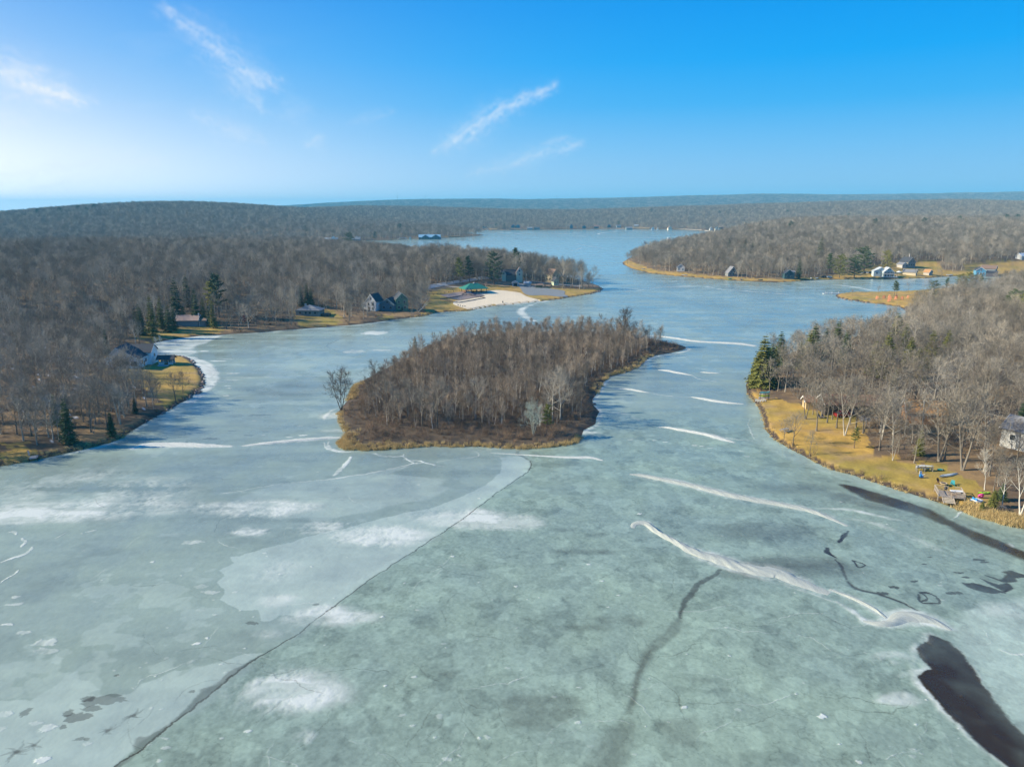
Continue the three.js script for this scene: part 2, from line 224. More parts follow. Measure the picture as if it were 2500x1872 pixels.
// right foreground
stroke(0, zC([[1000, 385], [1150, 390], [1300, 420], [1420, 445], [1520, 440]]), [0.3, 1, 1, 0.7, 0.2], 0.4, 0.3);
stroke(0, zC([[1120, 435], [1250, 450], [1400, 500], [1550, 570], [1680, 630]]), [0.4, 0.9, 1.1, 1.6, 2], 0.28, 0.5);
stroke(0, zC([[1090, 845], [1170, 890], [1240, 940]]), [0.6, 0.9, 0.8], 0.5, 0.2); stroke(0, zC([[560, 690], [800, 755], [960, 800], [1090, 850]]), [0.3, 0.5, 0.5, 0.3], 0.35, 0.15);
const hole = zC([[1548, 1003], [1536, 1040], [1485, 1072], [1498, 1108], [1540, 1145], [1562, 1176], [1515, 1186], [1494, 1212], [1530, 1270], [1640, 1390], [1750, 1500], [1850, 1590], [1950, 1664], [2120, 1790], [2300, 1790], [2150, 1640], [2015, 1495], [1960, 1440], [1900, 1360], [1830, 1268], [1770, 1180], [1710, 1092], [1650, 1042], [1590, 1020]]);
stroke(0, hole.slice(0, 14), [1.2, 1.2, 1.6, 1.6, 1.6, 1.3, 1.5, 1.6, 1.2, 0.8, 0.7, 0.7, 0.7, 0.7], 0.62, 0.3); stroke(0, [hole[0], ...hole.slice(16).reverse()], [1.3, 0.8, 0.5, 0.4, 0.4, 0.4, 0.4, 0.4, 0.4], 0.45, 0.2);
fill(1, hole, 0.98, 0.12);
for (const q of [[[1560, 1180], [1640, 1240], [1760, 1370], [1880, 1500], [2015, 1610]], [[1700, 1290], [1800, 1420], [1900, 1530]]]) stroke(0, zC(q), [0.15, 0.3, 0.35, 0.4, 0.4], 0.2, 0.25);
for (const [q, w] of [[[[1285, 1170], [1280, 1135], [1320, 1108], [1400, 1105], [1460, 1125], [1480, 1160]], 1.3], [[[1340, 1200], [1330, 1165], [1370, 1140], [1420, 1150]], 0.8], [[[1400, 1210], [1450, 1185], [1500, 1180]], 0.7]]) stroke(0, zC(q), [w * 0.4, w, w, w, w * 0.4], 0.38, 0.35);
fill(2, zC([[1650, 990], [1690, 925], [1770, 868], [1900, 850], [2100, 800], [2500, 900], [2500, 1700], [2180, 1660], [2015, 1500], [1900, 1360], [1770, 1180], [1700, 1080]]), 0.62, 0.9); stroke(0, zC([[1800, 905], [1860, 880], [1960, 880], [2060, 900]]), [1, 2.5, 3, 3], 0.3, 1.4); stroke(0, zC([[1900, 1080], [1960, 1100], [2040, 1105]]), [0.2, 0.4, 0.2], 0.5, 0.1);
fill(1, zC([[1100, 262], [1180, 275], [1300, 310], [1430, 350], [1560, 392], [1700, 465], [1900, 545], [2060, 615], [2120, 690], [2015, 640], [1880, 585], [1760, 540], [1640, 470], [1500, 415], [1350, 372], [1250, 345], [1160, 300]]), 0.88, 0.35);
fill(1, zC([[1040, 320], [1120, 305], [1200, 330], [1330, 370], [1450, 410], [1300, 395], [1120, 355]]), 0.4, 0.9); spot(1, zC([[900, 290]]), 9, 3, 0.3, 1.6); spot(1, zC([[740, 500]]), 12, 4, 0.34, 2); spot(1, zC([[880, 650]]), 10, 2.2, 0.45, 1.2); spot(1, zC([[1000, 690]]), 9, 2, 0.4, 1.2);
stroke(0, zJ([[1215, 390], [1195, 450], [1140, 500], [1070, 535]]), [0.15, 0.3, 0.25, 0.12], 0.55, 0.08); stroke(0, zJ([[370, 265], [440, 320], [520, 345], [600, 340]]), [0.3, 0.4, 0.3, 0.15], 0.5, 0.1); spot(0, zJ([[1930, 930]]), 0.8, 0.7, 0.6, 0.15);
stroke(1, zC([[1150, 495], [1135, 525], [1100, 550]]), [0.3, 0.9, 0.4], 0.85, 0.08); stroke(1, zC([[1050, 575], [1055, 605], [1100, 628]]), [0.7, 1.1, 0.3], 0.9, 0.08); stroke(1, zC([[1085, 635], [1120, 672], [1140, 735]]), [0.2, 0.6, 0.3], 0.8, 0.08);
stroke(1, zC([[1140, 740], [1185, 777], [1280, 802], [1400, 842], [1500, 890]]), [0.35, 0.7, 0.55, 0.5, 0.2], 0.85, 0.1); stroke(1, zC([[1172, 640], [1205, 676], [1240, 668], [1172, 640]]), 0.28, 0.85, 0.05);
stroke(1, zC([[1490, 805], [1520, 850], [1570, 850], [1600, 850], [1570, 810], [1520, 797], [1545, 830], [1510, 845]]), 0.35, 0.8, 0.06);
fill(1, zJ([[1215, 1475], [1300, 1500], [1400, 1500], [1500, 1520], [1640, 1560], [1800, 1610], [1900, 1600], [1880, 1650], [1700, 1655], [1500, 1610], [1420, 1605], [1300, 1550]]), 0.82, 0.1); fill(1, zJ([[1490, 1410], [1640, 1480], [1800, 1520], [1900, 1490], [1990, 1560], [1950, 1590], [1900, 1630], [1750, 1580], [1600, 1490]]), 0.82, 0.1);
fill(1, zJ([[1545, 1350], [1700, 1430], [1850, 1490], [2070, 1480], [2010, 1420], [2147, 1410], [2300, 1420], [2147, 1360], [1950, 1300], [1830, 1330], [1900, 1350], [1850, 1400], [1780, 1440], [1640, 1380]]), 0.8, 0.1);
for (const [x, y, a, b] of [[1470, 1140, 1.1, 0.5], [1560, 1180, 0.9, 0.3], [670, 1215, 0.5, 0.2], [510, 1465, 0.7, 0.25], [215, 1565, 0.6, 0.4], [1060, 1640, 0.7, 0.4], [1180, 1640, 0.6, 0.4], [1200, 1340, 0.9, 0.3], [1300, 1410, 0.7, 0.3], [740, 1100, 0.5, 0.15], [680, 1640, 0.9, 0.4], [30, 1650, 1, 0.4]]) spot(1, zJ([[x, y]]), a, b, 0.75, 0.06);
stroke(1, zC([[525, 686], [480, 718], [435, 748], [395, 785], [335, 878], [328, 925]]), [0.5, 0.8, 1.0, 1.1, 0.7, 0.5], 0.62, 0.12); stroke(1, zC([[325, 925], [290, 985], [210, 1050], [150, 1130], [112, 1220], [92, 1330], [72, 1400]]), [0.9, 1.8, 1.7, 1.3, 0.9, 0.8, 0.5], 0.36, 0.25); stroke(1, zC([[200, 1060], [130, 1170], [105, 1260], [90, 1350]]), [0.2, 0.7, 0.6, 0.3], 0.3, 0.15);
fill(1, zC([[525, 686], [660, 705], [760, 740], [600, 738], [500, 720]]), 0.3, 0.4); stroke(1, zB([[1510, 1420], [1450, 1490], [1400, 1560], [1350, 1680], [1300, 1800]]), [0.5, 2.6, 3.4, 4, 4.5], 0.34, 0.7);
for (const [x, y, rx, rd] of [[1360, 600, 1.2, 0.8], [1370, 935, 1.6, 1.0], [1500, 940, 1.8, 1.4], [1160, 490, 2.6, 0.8], [1330, 515, 1.8, 0.6], [580, 1200, 1.3, 0.8], [1290, 970, 3.5, 1], [1740, 1480, 2.3, 2.4], [1830, 1230, 2, 0.4], [1280, 600, 6, 1], [1040, 1380, 5, 3]]) spot(1, zB([[x, y]]), rx, rd, 0.3, 0.5);
// the long crack from the island to the bottom left, and what lies along it
const crack = [...zB([[1000, 150], [1000, 178], [980, 205], [900, 262], [800, 332], [700, 410], [540, 520], [350, 642], [200, 742], [0, 890]]), ...zA([[1450, 1010], [1250, 1132], [1130, 1215], [1000, 1330], [850, 1440], [700, 1560], [560, 1656], [400, 1780]])];
stroke(1, crack, [0.28, 0.3, 0.22, 0.2, 0.2, 0.22, 0.2, 0.2, 0.2, 0.2, 0.2, 0.25, 0.25, 0.25, 0.25, 0.25, 0.25], 0.7, 0.04);
stroke(1, zB([[1000, 150], [960, 130], [935, 118], [940, 100], [985, 100]]), [0.3, 0.8, 0.8, 0.5, 0.2], 0.4, 0.2);
fill(1, zA([[1285, 1108], [1190, 1160], [1120, 1190], [1050, 1255], [985, 1275], [950, 1340], [880, 1400], [820, 1450], [740, 1495], [670, 1510], [655, 1570], [620, 1610], [560, 1656], [520, 1700], [600, 1650], [700, 1562], [850, 1442], [1000, 1332], [1130, 1217]]), 0.42, 0.1);
fill(2, [...zA([[1130, 625], [1180, 618], [1300, 580], [1400, 560], [1500, 527], [1640, 492], [1700, 485], [1850, 440], [2015, 402]]), ...zB([[340, 415], [500, 385], [650, 330], [780, 270], [850, 210], [858, 150], [840, 135], [950, 130], [1000, 150], [1000, 178], [980, 205], [900, 262], [800, 332], [700, 410], [540, 520], [350, 642], [200, 742], [0, 890]]), ...zA([[1560, 925], [1450, 915], [1380, 910], [1325, 942], [1290, 935], [1270, 890], [1190, 888], [1140, 870], [1085, 830], [1110, 800], [1060, 750], [1110, 715], [1080, 690], [1145, 655]])], 0.6, 0.06);
fill(2, [...zA([[1340, 270], [1600, 242], [1850, 207], [2015, 178]]), ...zB([[300, 215], [480, 232], [580, 245], [560, 275], [600, 285], [540, 325], [470, 350], [380, 355], [300, 375], [200, 402], [90, 420], [0, 440]]), ...zA([[1560, 470], [1500, 430], [1350, 440], [1200, 420], [1120, 360], [1250, 300]])], 0.38, 0.4);
for (const [z, x, y, rx, rd, a] of [[zA, 1275, 385, 8, 3.4, 0.5], [zA, 1230, 500, 3, 1.3, 0.6], [zA, 1890, 520, 7, 3, 0.5], [zA, 1400, 1290, 5.2, 3.3, 0.75], [zB, 790, 450, 9, 3, 0.55], [zB, 640, 430, 8, 3, 0.5], [zB, 250, 520, 7, 3, 0.35], [zA, 700, 290, 9, 6, 0.22], [zA, 1600, 480, 5, 2.2, 0.4], [zA, 1330, 1000, 2, 1, 0.25], [zA, 1600, 920, 6, 2, 0.3], [zB, 20, 910, 3.2, 2, 0.45], [zA, 1365, 690, 2, 3, 0.25], [zA, 1370, 840, 2.2, 1.5, 0.3], [zC, 1400, 1320, 2, 1, 0.2], [zA, 450, 380, 26, 3, 0.26], [zA, 150, 420, 16, 3, 0.24], [zA, 1510, 1505, 1, 1, 0.4]]) spot(0, z([[x, y]]), rx * 1.15, rd * 1.15, Math.min(0.92, a * 1.5), rd * 0.5);
stroke(0, zA([[0, 420], [100, 440], [300, 395], [500, 365], [700, 350], [840, 310]]), [3, 4, 5, 7, 5, 2], 0.22, 1.4); stroke(0, zA([[0, 330], [150, 300], [300, 250], [600, 200]]), [14, 16, 12, 8], 0.22, 3);
for (const [q, w] of [[zA([[1100, 315], [1400, 262], [1600, 242], [1850, 207], [2015, 178]]), 0.35], [zB([[0, 245], [200, 212], [400, 170], [470, 155]]), 0.4], [zB([[230, 115], [300, 130], [370, 130], [400, 150], [450, 152], [490, 165], [575, 180]]), 0.45], [zB([[370, 118], [375, 140], [440, 165], [480, 160], [540, 180]]), 0.3], [zB([[540, 157], [640, 140], [740, 127], [735, 108], [700, 100]]), 0.35], [zB([[820, 125], [860, 132]]), 0.3], [zA([[40, 503], [60, 500], [85, 512]]), 0.6], [zA([[112, 528], [118, 545], [105, 575]]), 0.5], [zA([[0, 652], [40, 635], [90, 620], [130, 605], [160, 572]]), 0.7], [zA([[0, 752], [50, 720], [95, 685]]), 0.3], [zA([[270, 535], [330, 503]]), 0.15], [zA([[575, 455], [630, 447]]), 0.25], [zA([[1080, 315], [1140, 305]]), 0.3], [zA([[1640, 225], [1680, 190], [1730, 130]]), 1.0], [zA([[1590, 60], [1620, 95], [1680, 108], [1740, 105]]), 0.6], [zE([[275, 712], [600, 714], [900, 702], [1150, 690]]), 0.35], [zE([[140, 765], [300, 757], [430, 750]]), 0.5], [zA([[420, 500], [470, 495]]), 0.4], [zA([[0, 960], [70, 957]]), 0.4], [zE([[1430, 1400], [1425, 1460], [1500, 1500], [1600, 1510]]), 0.9], [zE([[1900, 1530], [2000, 1565], [2150, 1570], [2300, 1555]]), 0.35]]) stroke(0, q, [w * 0.5, w, w, w * 0.4], 0.72, 0.05);
for (const [x, y, rx, rd, a] of [[235, 1465, 0.9, 0.7, 0.8], [180, 1440, 0.7, 0.3, 0.7], [215, 1620, 0.8, 0.4, 0.8], [430, 1540, 0.6, 0.3, 0.7], [800, 1518, 0.6, 0.2, 0.6], [815, 1565, 0.5, 0.3, 0.6], [960, 1052, 0.5, 0.3, 0.8], [1015, 1020, 0.3, 0.2, 0.7], [30, 1395, 0.8, 0.4, 0.6], [0, 1470, 0.6, 0.5, 0.6], [120, 995, 1.0, 0.4, 0.4], [65, 858, 1.2, 0.5, 0.4], [75, 820, 0.7, 0.3, 0.4], [985, 770, 1.0, 0.5, 0.4], [1030, 798, 1.4, 0.4, 0.4], [220, 1045, 1.6, 0.9, 0.3], [230, 1085, 1.6, 0.6, 0.3], [985, 888, 0.7, 0.3, 0.3], [470, 842, 0.6, 0.25, 0.3], [945, 552, 2, 0.8, 0.25]]) spot(0, zA([[x, y]]), rx, rd, a, 0.06);
// refrozen margin at the lower left and its leads
fill(2, zA([[-200, 1330], [150, 1330], [250, 1270], [330, 1200], [380, 1180], [390, 1230], [450, 1235], [490, 1280], [420, 1300], [560, 1320], [640, 1290], [700, 1250], [760, 1230], [850, 1180], [900, 1180], [860, 1220], [800, 1240], [900, 1200], [960, 1170], [1050, 1150], [1200, 1100], [1290, 1100], [1190, 1160], [1110, 1225], [985, 1290], [850, 1440], [700, 1520], [560, 1656], [400, 1780], [-200, 1780]]), 0.5, 0.1); fill(2, zA([[240, 1150], [270, 1105], [310, 1120], [290, 1160]]), 0.5, 0.1);
for (const [x, y, rx, rd] of [[130, 1385, 0.5, 0.7], [380, 1410, 1.5, 0.8], [450, 1370, 1.2, 0.5], [330, 1390, 0.5, 0.7], [310, 1460, 0.4, 0.4], [390, 1520, 0.4, 0.3], [420, 1520, 0.3, 0.3], [575, 1205, 0.25, 0.25], [945, 1285, 0.3, 0.25], [1240, 950, 0.9, 0.5], [1555, 855, 0.5, 0.3], [520, 1330, 2.4, 0.9], [440, 1320, 0.8, 0.4]]) spot(1, zA([[x, y]]), rx, rd, 0.45, 0.05);
const star = ([[u, v]], n, r, seed) => { for (let i = 0; i < n; i++) { const a = i * 6.283 / n + noise(i, seed) * 0.7, l = r * (0.6 + 0.5 * Math.abs(noise(i * 3, seed))); strokes.push({ ch: 1, line: (() => { const [x, d] = onLevel(u, v); return [[x, d], [x + l * 0.5 * Math.cos(a), d + l * 0.5 * Math.sin(a)], [x + l * Math.cos(a + 0.2), d + l * Math.sin(a + 0.2)]]; })(), w: [0.45, 0.25, 0.06], a: 0.3, blur: 0.04 }); } };
star(zA([[650, 1410]]), 7, 1.5, 1); star(zA([[540, 1470]]), 7, 1.3, 2); star(zA([[85, 1585]]), 8, 2.2, 3); star(zA([[165, 1555]]), 5, 1.4, 4); star(zA([[1290, 1300]]), 0, 1, 5);
// darker lanes and shore snow on the left
for (const [x, y, rx, rd, a] of [[1050, 840, 16, 8, 0.32], [800, 920, 14, 7, 0.26], [1250, 760, 12, 10, 0.26], [820, 660, 13, 6, 0.16], [600, 480, 10, 6, 0.1]]) spot(1, zE([[x, y]]), rx, rd, a * 0.8, 2.2);
for (const [x, y, rx, rd, a] of [[700, 1120, 3, 0.8, 0.3], [560, 1340, 1.4, 0.6, 0.35], [155, 1375, 2, 0.9, 0.4], [740, 1300, 1, 0.4, 0.3], [980, 1338, 1, 0.4, 0.3], [380, 1295, 1, 0.4, 0.3], [700, 1040, 1, 0.7, 0.3], [1280, 1258, 0.8, 0.4, 0.3], [580, 1130, 0.9, 0.3, 0.3], [1110, 470, 1.4, 0.5, 0.3], [980, 520, 1.4, 0.6, 0.3], [580, 850, 1.5, 1, 0.25], [400, 1130, 2.4, 1.6, 0.2]]) spot(1, zE([[x, y]]), rx, rd, a, 0.1);
fill(0, [[449, 868], [480, 872], [512, 888], [530, 905], [534, 925], [524, 940], [508, 955], [490, 972], [470, 984], [450, 985], [478, 962], [497, 944], [500, 928], [493, 908], [480, 892], [462, 877]], 0.95, 0.5); stroke(1, zE([[90, 620], [150, 650], [140, 690]]), [0.4, 1.2, 0.5], 0.25, 0.5); stroke(1, zE([[40, 560], [140, 610], [200, 660], [150, 720]]), [0.2, 0.5, 0.5, 0.3], 0.3, 0.3);
fill(0, [[352, 870], [356, 842], [392, 830], [440, 824], [520, 816], [545, 818], [520, 828], [505, 838], [480, 842], [470, 852], [480, 862], [450, 868], [395, 872]], 0.75, 0.6);
for (const [x, y, rx, rd] of [[70, 430, 2, 1], [230, 535, 3, 1], [300, 515, 3.5, 0.6], [390, 670, 2.4, 0.6], [335, 805, 1.2, 0.4], [340, 830, 1, 0.4], [320, 910, 1.2, 0.5], [160, 455, 2, 0.5], [380, 740, 3, 0.5], [1150, 1340, 1.2, 0.4], [1010, 1360, 0.9, 0.3], [1110, 1240, 0.9, 0.3], [715, 1335, 0.5, 0.3], [632, 1178, 0.6, 0.3], [1690, 435, 4.2, 3.2], [1915, 232, 6, 5], [2000, 420, 4.5, 1.5]]) spot(0, zE([[x, y]]), rx, rd, 0.75, 0.1);
stroke(0, [...shoreWest.slice(3, 15).map(([u, v]) => [u + 6, v + 3])], 0.9, 0.55, 0.35); stroke(0, [...shoreWest.slice(28, 44)].map(([u, v]) => [u, v + 2]), 1.4, 0.4, 0.6); stroke(0, shoreIsland.slice(19, 38).map(([u, v]) => [u + 6, v + 3]), 0.9, 0.65, 0.3);
stroke(0, zE([[1530, 1040], [1440, 1080], [1390, 1140], [1370, 1180]]), [0.5, 0.9, 0.8, 0.3], 0.7, 0.2); stroke(0, zE([[1740, 740], [1640, 770], [1600, 800]]), [0.3, 1.0, 0.4], 0.6, 0.2); spot(0, zE([[1480, 1130]]), 4, 3.5, 0.3, 0.8); spot(0, zE([[1500, 1290]]), 3, 1.5, 0.3, 0.6); spot(0, zD([[150, 1225]]), 3, 1.2, 0.7, 0.3);
stroke(1, zE([[1730, 225], [1500, 320], [1410, 365], [1440, 400], [1600, 450]]), [0.3, 0.5, 0.5, 0.4, 0.2], 0.3, 0.15); fill(2, zE([[1740, 225], [1500, 322], [1412, 368], [1440, 402], [1600, 452], [2200, 450], [2400, 300], [2200, 200]]), 0.16, 0.4);
// far sheets: snow lines, dark leads
stroke(0, zD([[820, 790], [950, 815], [1100, 832], [1290, 842]]), [0.5, 0.5, 0.5, 0.5], 0.5, 0.1); stroke(0, zD([[1280, 602], [1370, 645], [1430, 655], [1545, 668]]), [0.3, 0.8, 0.5, 0.8], 0.7, 0.1); stroke(0, zD([[620, 1045], [760, 1110], [900, 1150]]), [0.8, 0.8, 0.5], 0.35, 0.3); stroke(0, zD([[400, 1010], [500, 1015], [620, 1030]]), [0.6, 1.4, 0.4], 0.6, 0.3); stroke(0, zD([[1650, 1275], [1800, 1298], [1950, 1312]]), [0.3, 0.5, 0.3], 0.5, 0.1); stroke(0, zD([[1960, 1290], [1910, 1180], [1895, 1120], [1915, 1060]]), [0.2, 0.35, 0.35, 0.2], 0.45, 0.1);
for (const [x, y] of [[615, 1298], [875, 1306], [995, 1320], [1310, 1358], [1390, 1368], [1485, 1386], [1885, 1480], [1825, 1420]]) spot(0, zD([[x, y]]), 0.7, 0.25, 0.7, 0.06);
fill(2, [[1845, 983], [1832, 985], [1828, 1010], [1838, 1030], [1832, 1060], [1850, 1085], [1900, 1110], [2000, 1150], [2120, 1188], [2300, 1240], [2500, 1300], [2500, 1287], [2323, 1236], [2124, 1173], [1997, 1131], [1889, 1070], [1865, 1026]], 0.35, 0.7);
stroke(0, [[1312, 739], [1290, 747], [1274, 755], [1271, 761], [1281, 771], [1300, 785]], [1.5, 2.5, 3.2, 4, 4, 4], 0.8, 0.6); stroke(0, [[1322, 737], [1335, 734]], 3, 0.9, 0.4); stroke(0, [[1195, 751], [1217, 747]], 0.7, 0.8, 0.2); stroke(0, [[1168, 757], [1206, 749], [1247, 745], [1300, 740]], 0.8, 0.5, 0.3);
for (const [q, w, a] of [[zH([[0, 1010], [400, 990], [900, 965], [1290, 943]]), [2.2, 2.2, 2, 1], 0.85], [zH([[1400, 963], [1580, 993], [1740, 1022], [1900, 1028], [2212, 1052]]), [1.5, 1.6, 1.4, 1.4, 1.6], 0.8], [zI([[0, 845], [150, 860], [400, 880], [700, 905]]), [1.4, 1.2, 1.2, 1], 0.75], [zI([[1310, 745], [1500, 755], [1800, 795], [2000, 835], [2150, 850]]), [1, 2.4, 3, 2.6, 2], 0.85], [zI([[780, 712], [900, 728]]), [2, 2], 0.7], [zI([[350, 705], [650, 760], [900, 800], [1250, 845]]), [1, 1, 1, 1], 0.3], [zI([[1040, 700], [1250, 690], [1500, 684]]), [1.5, 3, 2], 0.6], [zH([[600, 842], [700, 842]]), [1, 1], 0.6], [zH([[840, 882], [905, 868]]), [1, 0.8], 0.6], [zH([[1310, 810], [1500, 820]]), [1.5, 1], 0.5], [[[2200, 682], [2270, 680], [2340, 676]], [4, 4, 3], 0.6], [[[1525, 712], [1600, 705], [1700, 700]], [1.5, 1.6, 1], 0.5], [[[1545, 613], [1580, 612], [1640, 617]], [1, 1.5, 1], 0.5], [[[1394, 612], [1402, 611]], [3, 2], 0.9], [[[1407, 609], [1420, 605]], [2, 2], 0.8], [[[1409, 595], [1440, 601], [1475, 605], [1510, 606]], [3, 3.5, 3, 2], 0.45], [[[1416, 622.5], [1465, 623], [1500, 623]], [2, 2, 1.5], 0.45], [[[1100, 600], [1200, 598], [1320, 601]], [3, 4, 3], 0.3]]) stroke(0, q, w, a, w[0] * 0.25);
for (const [q, w, a] of [[zF([[400, 410], [600, 423], [870, 440]]), 6, 0.9], [zF([[800, 452], [960, 438], [1300, 438], [1560, 445], [1930, 458]]), 6, 0.95], [zF([[1520, 442], [1800, 430], [2060, 423]]), 4, 0.6], [zF([[1630, 477], [1780, 480], [1900, 490]]), 5, 0.8], [zG([[0, 440], [500, 444], [1090, 446]]), 6, 0.95], [zG([[900, 438], [1110, 432]]), 4, 0.7], [zG([[540, 342], [300, 357], [70, 378], [10, 388], [40, 400], [120, 402]]), 6, 0.8], [zG([[710, 421], [810, 423]]), 5, 0.8], [zF([[500, 465], [900, 452]]), 3, 0.5]]) stroke(0, q, [w * 0.4, w, w * 0.5], a, 0.8);
for (const [q, w, a] of [[zF([[760, 523], [900, 530], [1140, 538]]), 8, 0.6], [zF([[1900, 580], [2150, 590]]), 7, 0.65], [zG([[120, 520], [400, 532], [690, 553]]), 7, 0.6], [zG([[0, 560], [300, 570], [500, 560]]), 8, 0.35], [zH([[0, 1040], [120, 1050], [230, 1065]]), 2, 0.4]]) stroke(1, q, [w * 0.3, w, w * 0.2], a, 1.2);


// a wrapped table of fractal noise, read with linear interpolation: fast enough for every texel of the ice
const quick = (() => {
  const N = 1024, make = (seed) => { const r = rngOf(seed), out = new Float32Array(N * N); for (const [step, amp] of [[16, 0.62], [8, 0.34], [4, 0.18], [2, 0.09]]) { const n = N / step, g = Float32Array.from({ length: n * n }, () => r() * 2 - 1); for (let y = 0; y < N; y++) for (let x = 0; x < N; x++) { const fx = x / step, fy = y / step, x0 = Math.floor(fx), y0 = Math.floor(fy), a = fx - x0, b = fy - y0, u = a * a * (3 - 2 * a), v = b * b * (3 - 2 * b), xa = x0 % n, xb = (x0 + 1) % n, ya = (y0 % n) * n, yb = ((y0 + 1) % n) * n; out[y * N + x] += amp * ((g[ya + xa] * (1 - u) + g[ya + xb] * u) * (1 - v) + (g[yb + xa] * (1 - u) + g[yb + xb] * u) * v); } } return out; };
  const tables = [make(101), make(202)];
  return (k, x, y) => { const t = tables[k], fx = x * 16, fy = y * 16, x0 = Math.floor(fx), y0 = Math.floor(fy), a = fx - x0, b = fy - y0, xa = x0 & 1023, xb = (x0 + 1) & 1023, ya = (y0 & 1023) << 10, yb = ((y0 + 1) & 1023) << 10; return (t[ya + xa] * (1 - a) + t[ya + xb] * a) * (1 - b) + (t[yb + xa] * (1 - a) + t[yb + xb] * a) * b; };
})();
{ // hairline cracks and trapped white bubbles in the clear ice
  const r = rngOf(404);
  for (let i = 0; i < 130; i++) { let u = 250 + 2200 * r(), v = 1130 + 760 * r(), [x, d] = onLevel(u, v), a = r() * 6.28; const line = [[x, d]], n = 3 + Math.floor(r() * 5); for (let k = 0; k < n; k++) { a += (r() - 0.5) * 1.1; x += Math.cos(a) * (0.8 + 1.6 * r()); d += Math.sin(a) * (0.8 + 1.6 * r()); line.push([x, d]); } strokes.push({ ch: r() < 0.6 ? 1 : 0, line, w: [0.05, 0.11, 0.09, 0.03], a: 0.2 + 0.25 * r(), blur: 0 }); }
  for (let i = 0; i < 170; i++) { const u = 200 + 2200 * r(), v = 1120 + 740 * r(), [x, d] = onLevel(u, v), s = 0.1 + 0.28 * r() * r(); strokes.push({ ch: 0, area: Array.from({ length: 9 }, (_, k) => { const q = s * (0.7 + 0.6 * r()); return [x + 1.4 * q * Math.cos(k * 0.698), d + q * Math.sin(k * 0.698)]; }), a: 0.3 + 0.4 * r(), blur: 0.05 }); }
}
const toSRGB = new Uint8Array(4097).map((_, i) => { const l = i / 4096; return 255 * (l <= 0.0031308 ? 12.92 * l : 1.055 * Math.pow(l, 1 / 2.4) - 0.055) + 0.5; });
const crackPts = places(crack).sort((a, b) => a[1] - b[1]), crackX = (d) => (d < crackPts[0][1] ? crackPts[0][0] + (d - crackPts[0][1]) * 0.9 : table(crackPts.map(([x, y]) => [y, x]), d)[0]);
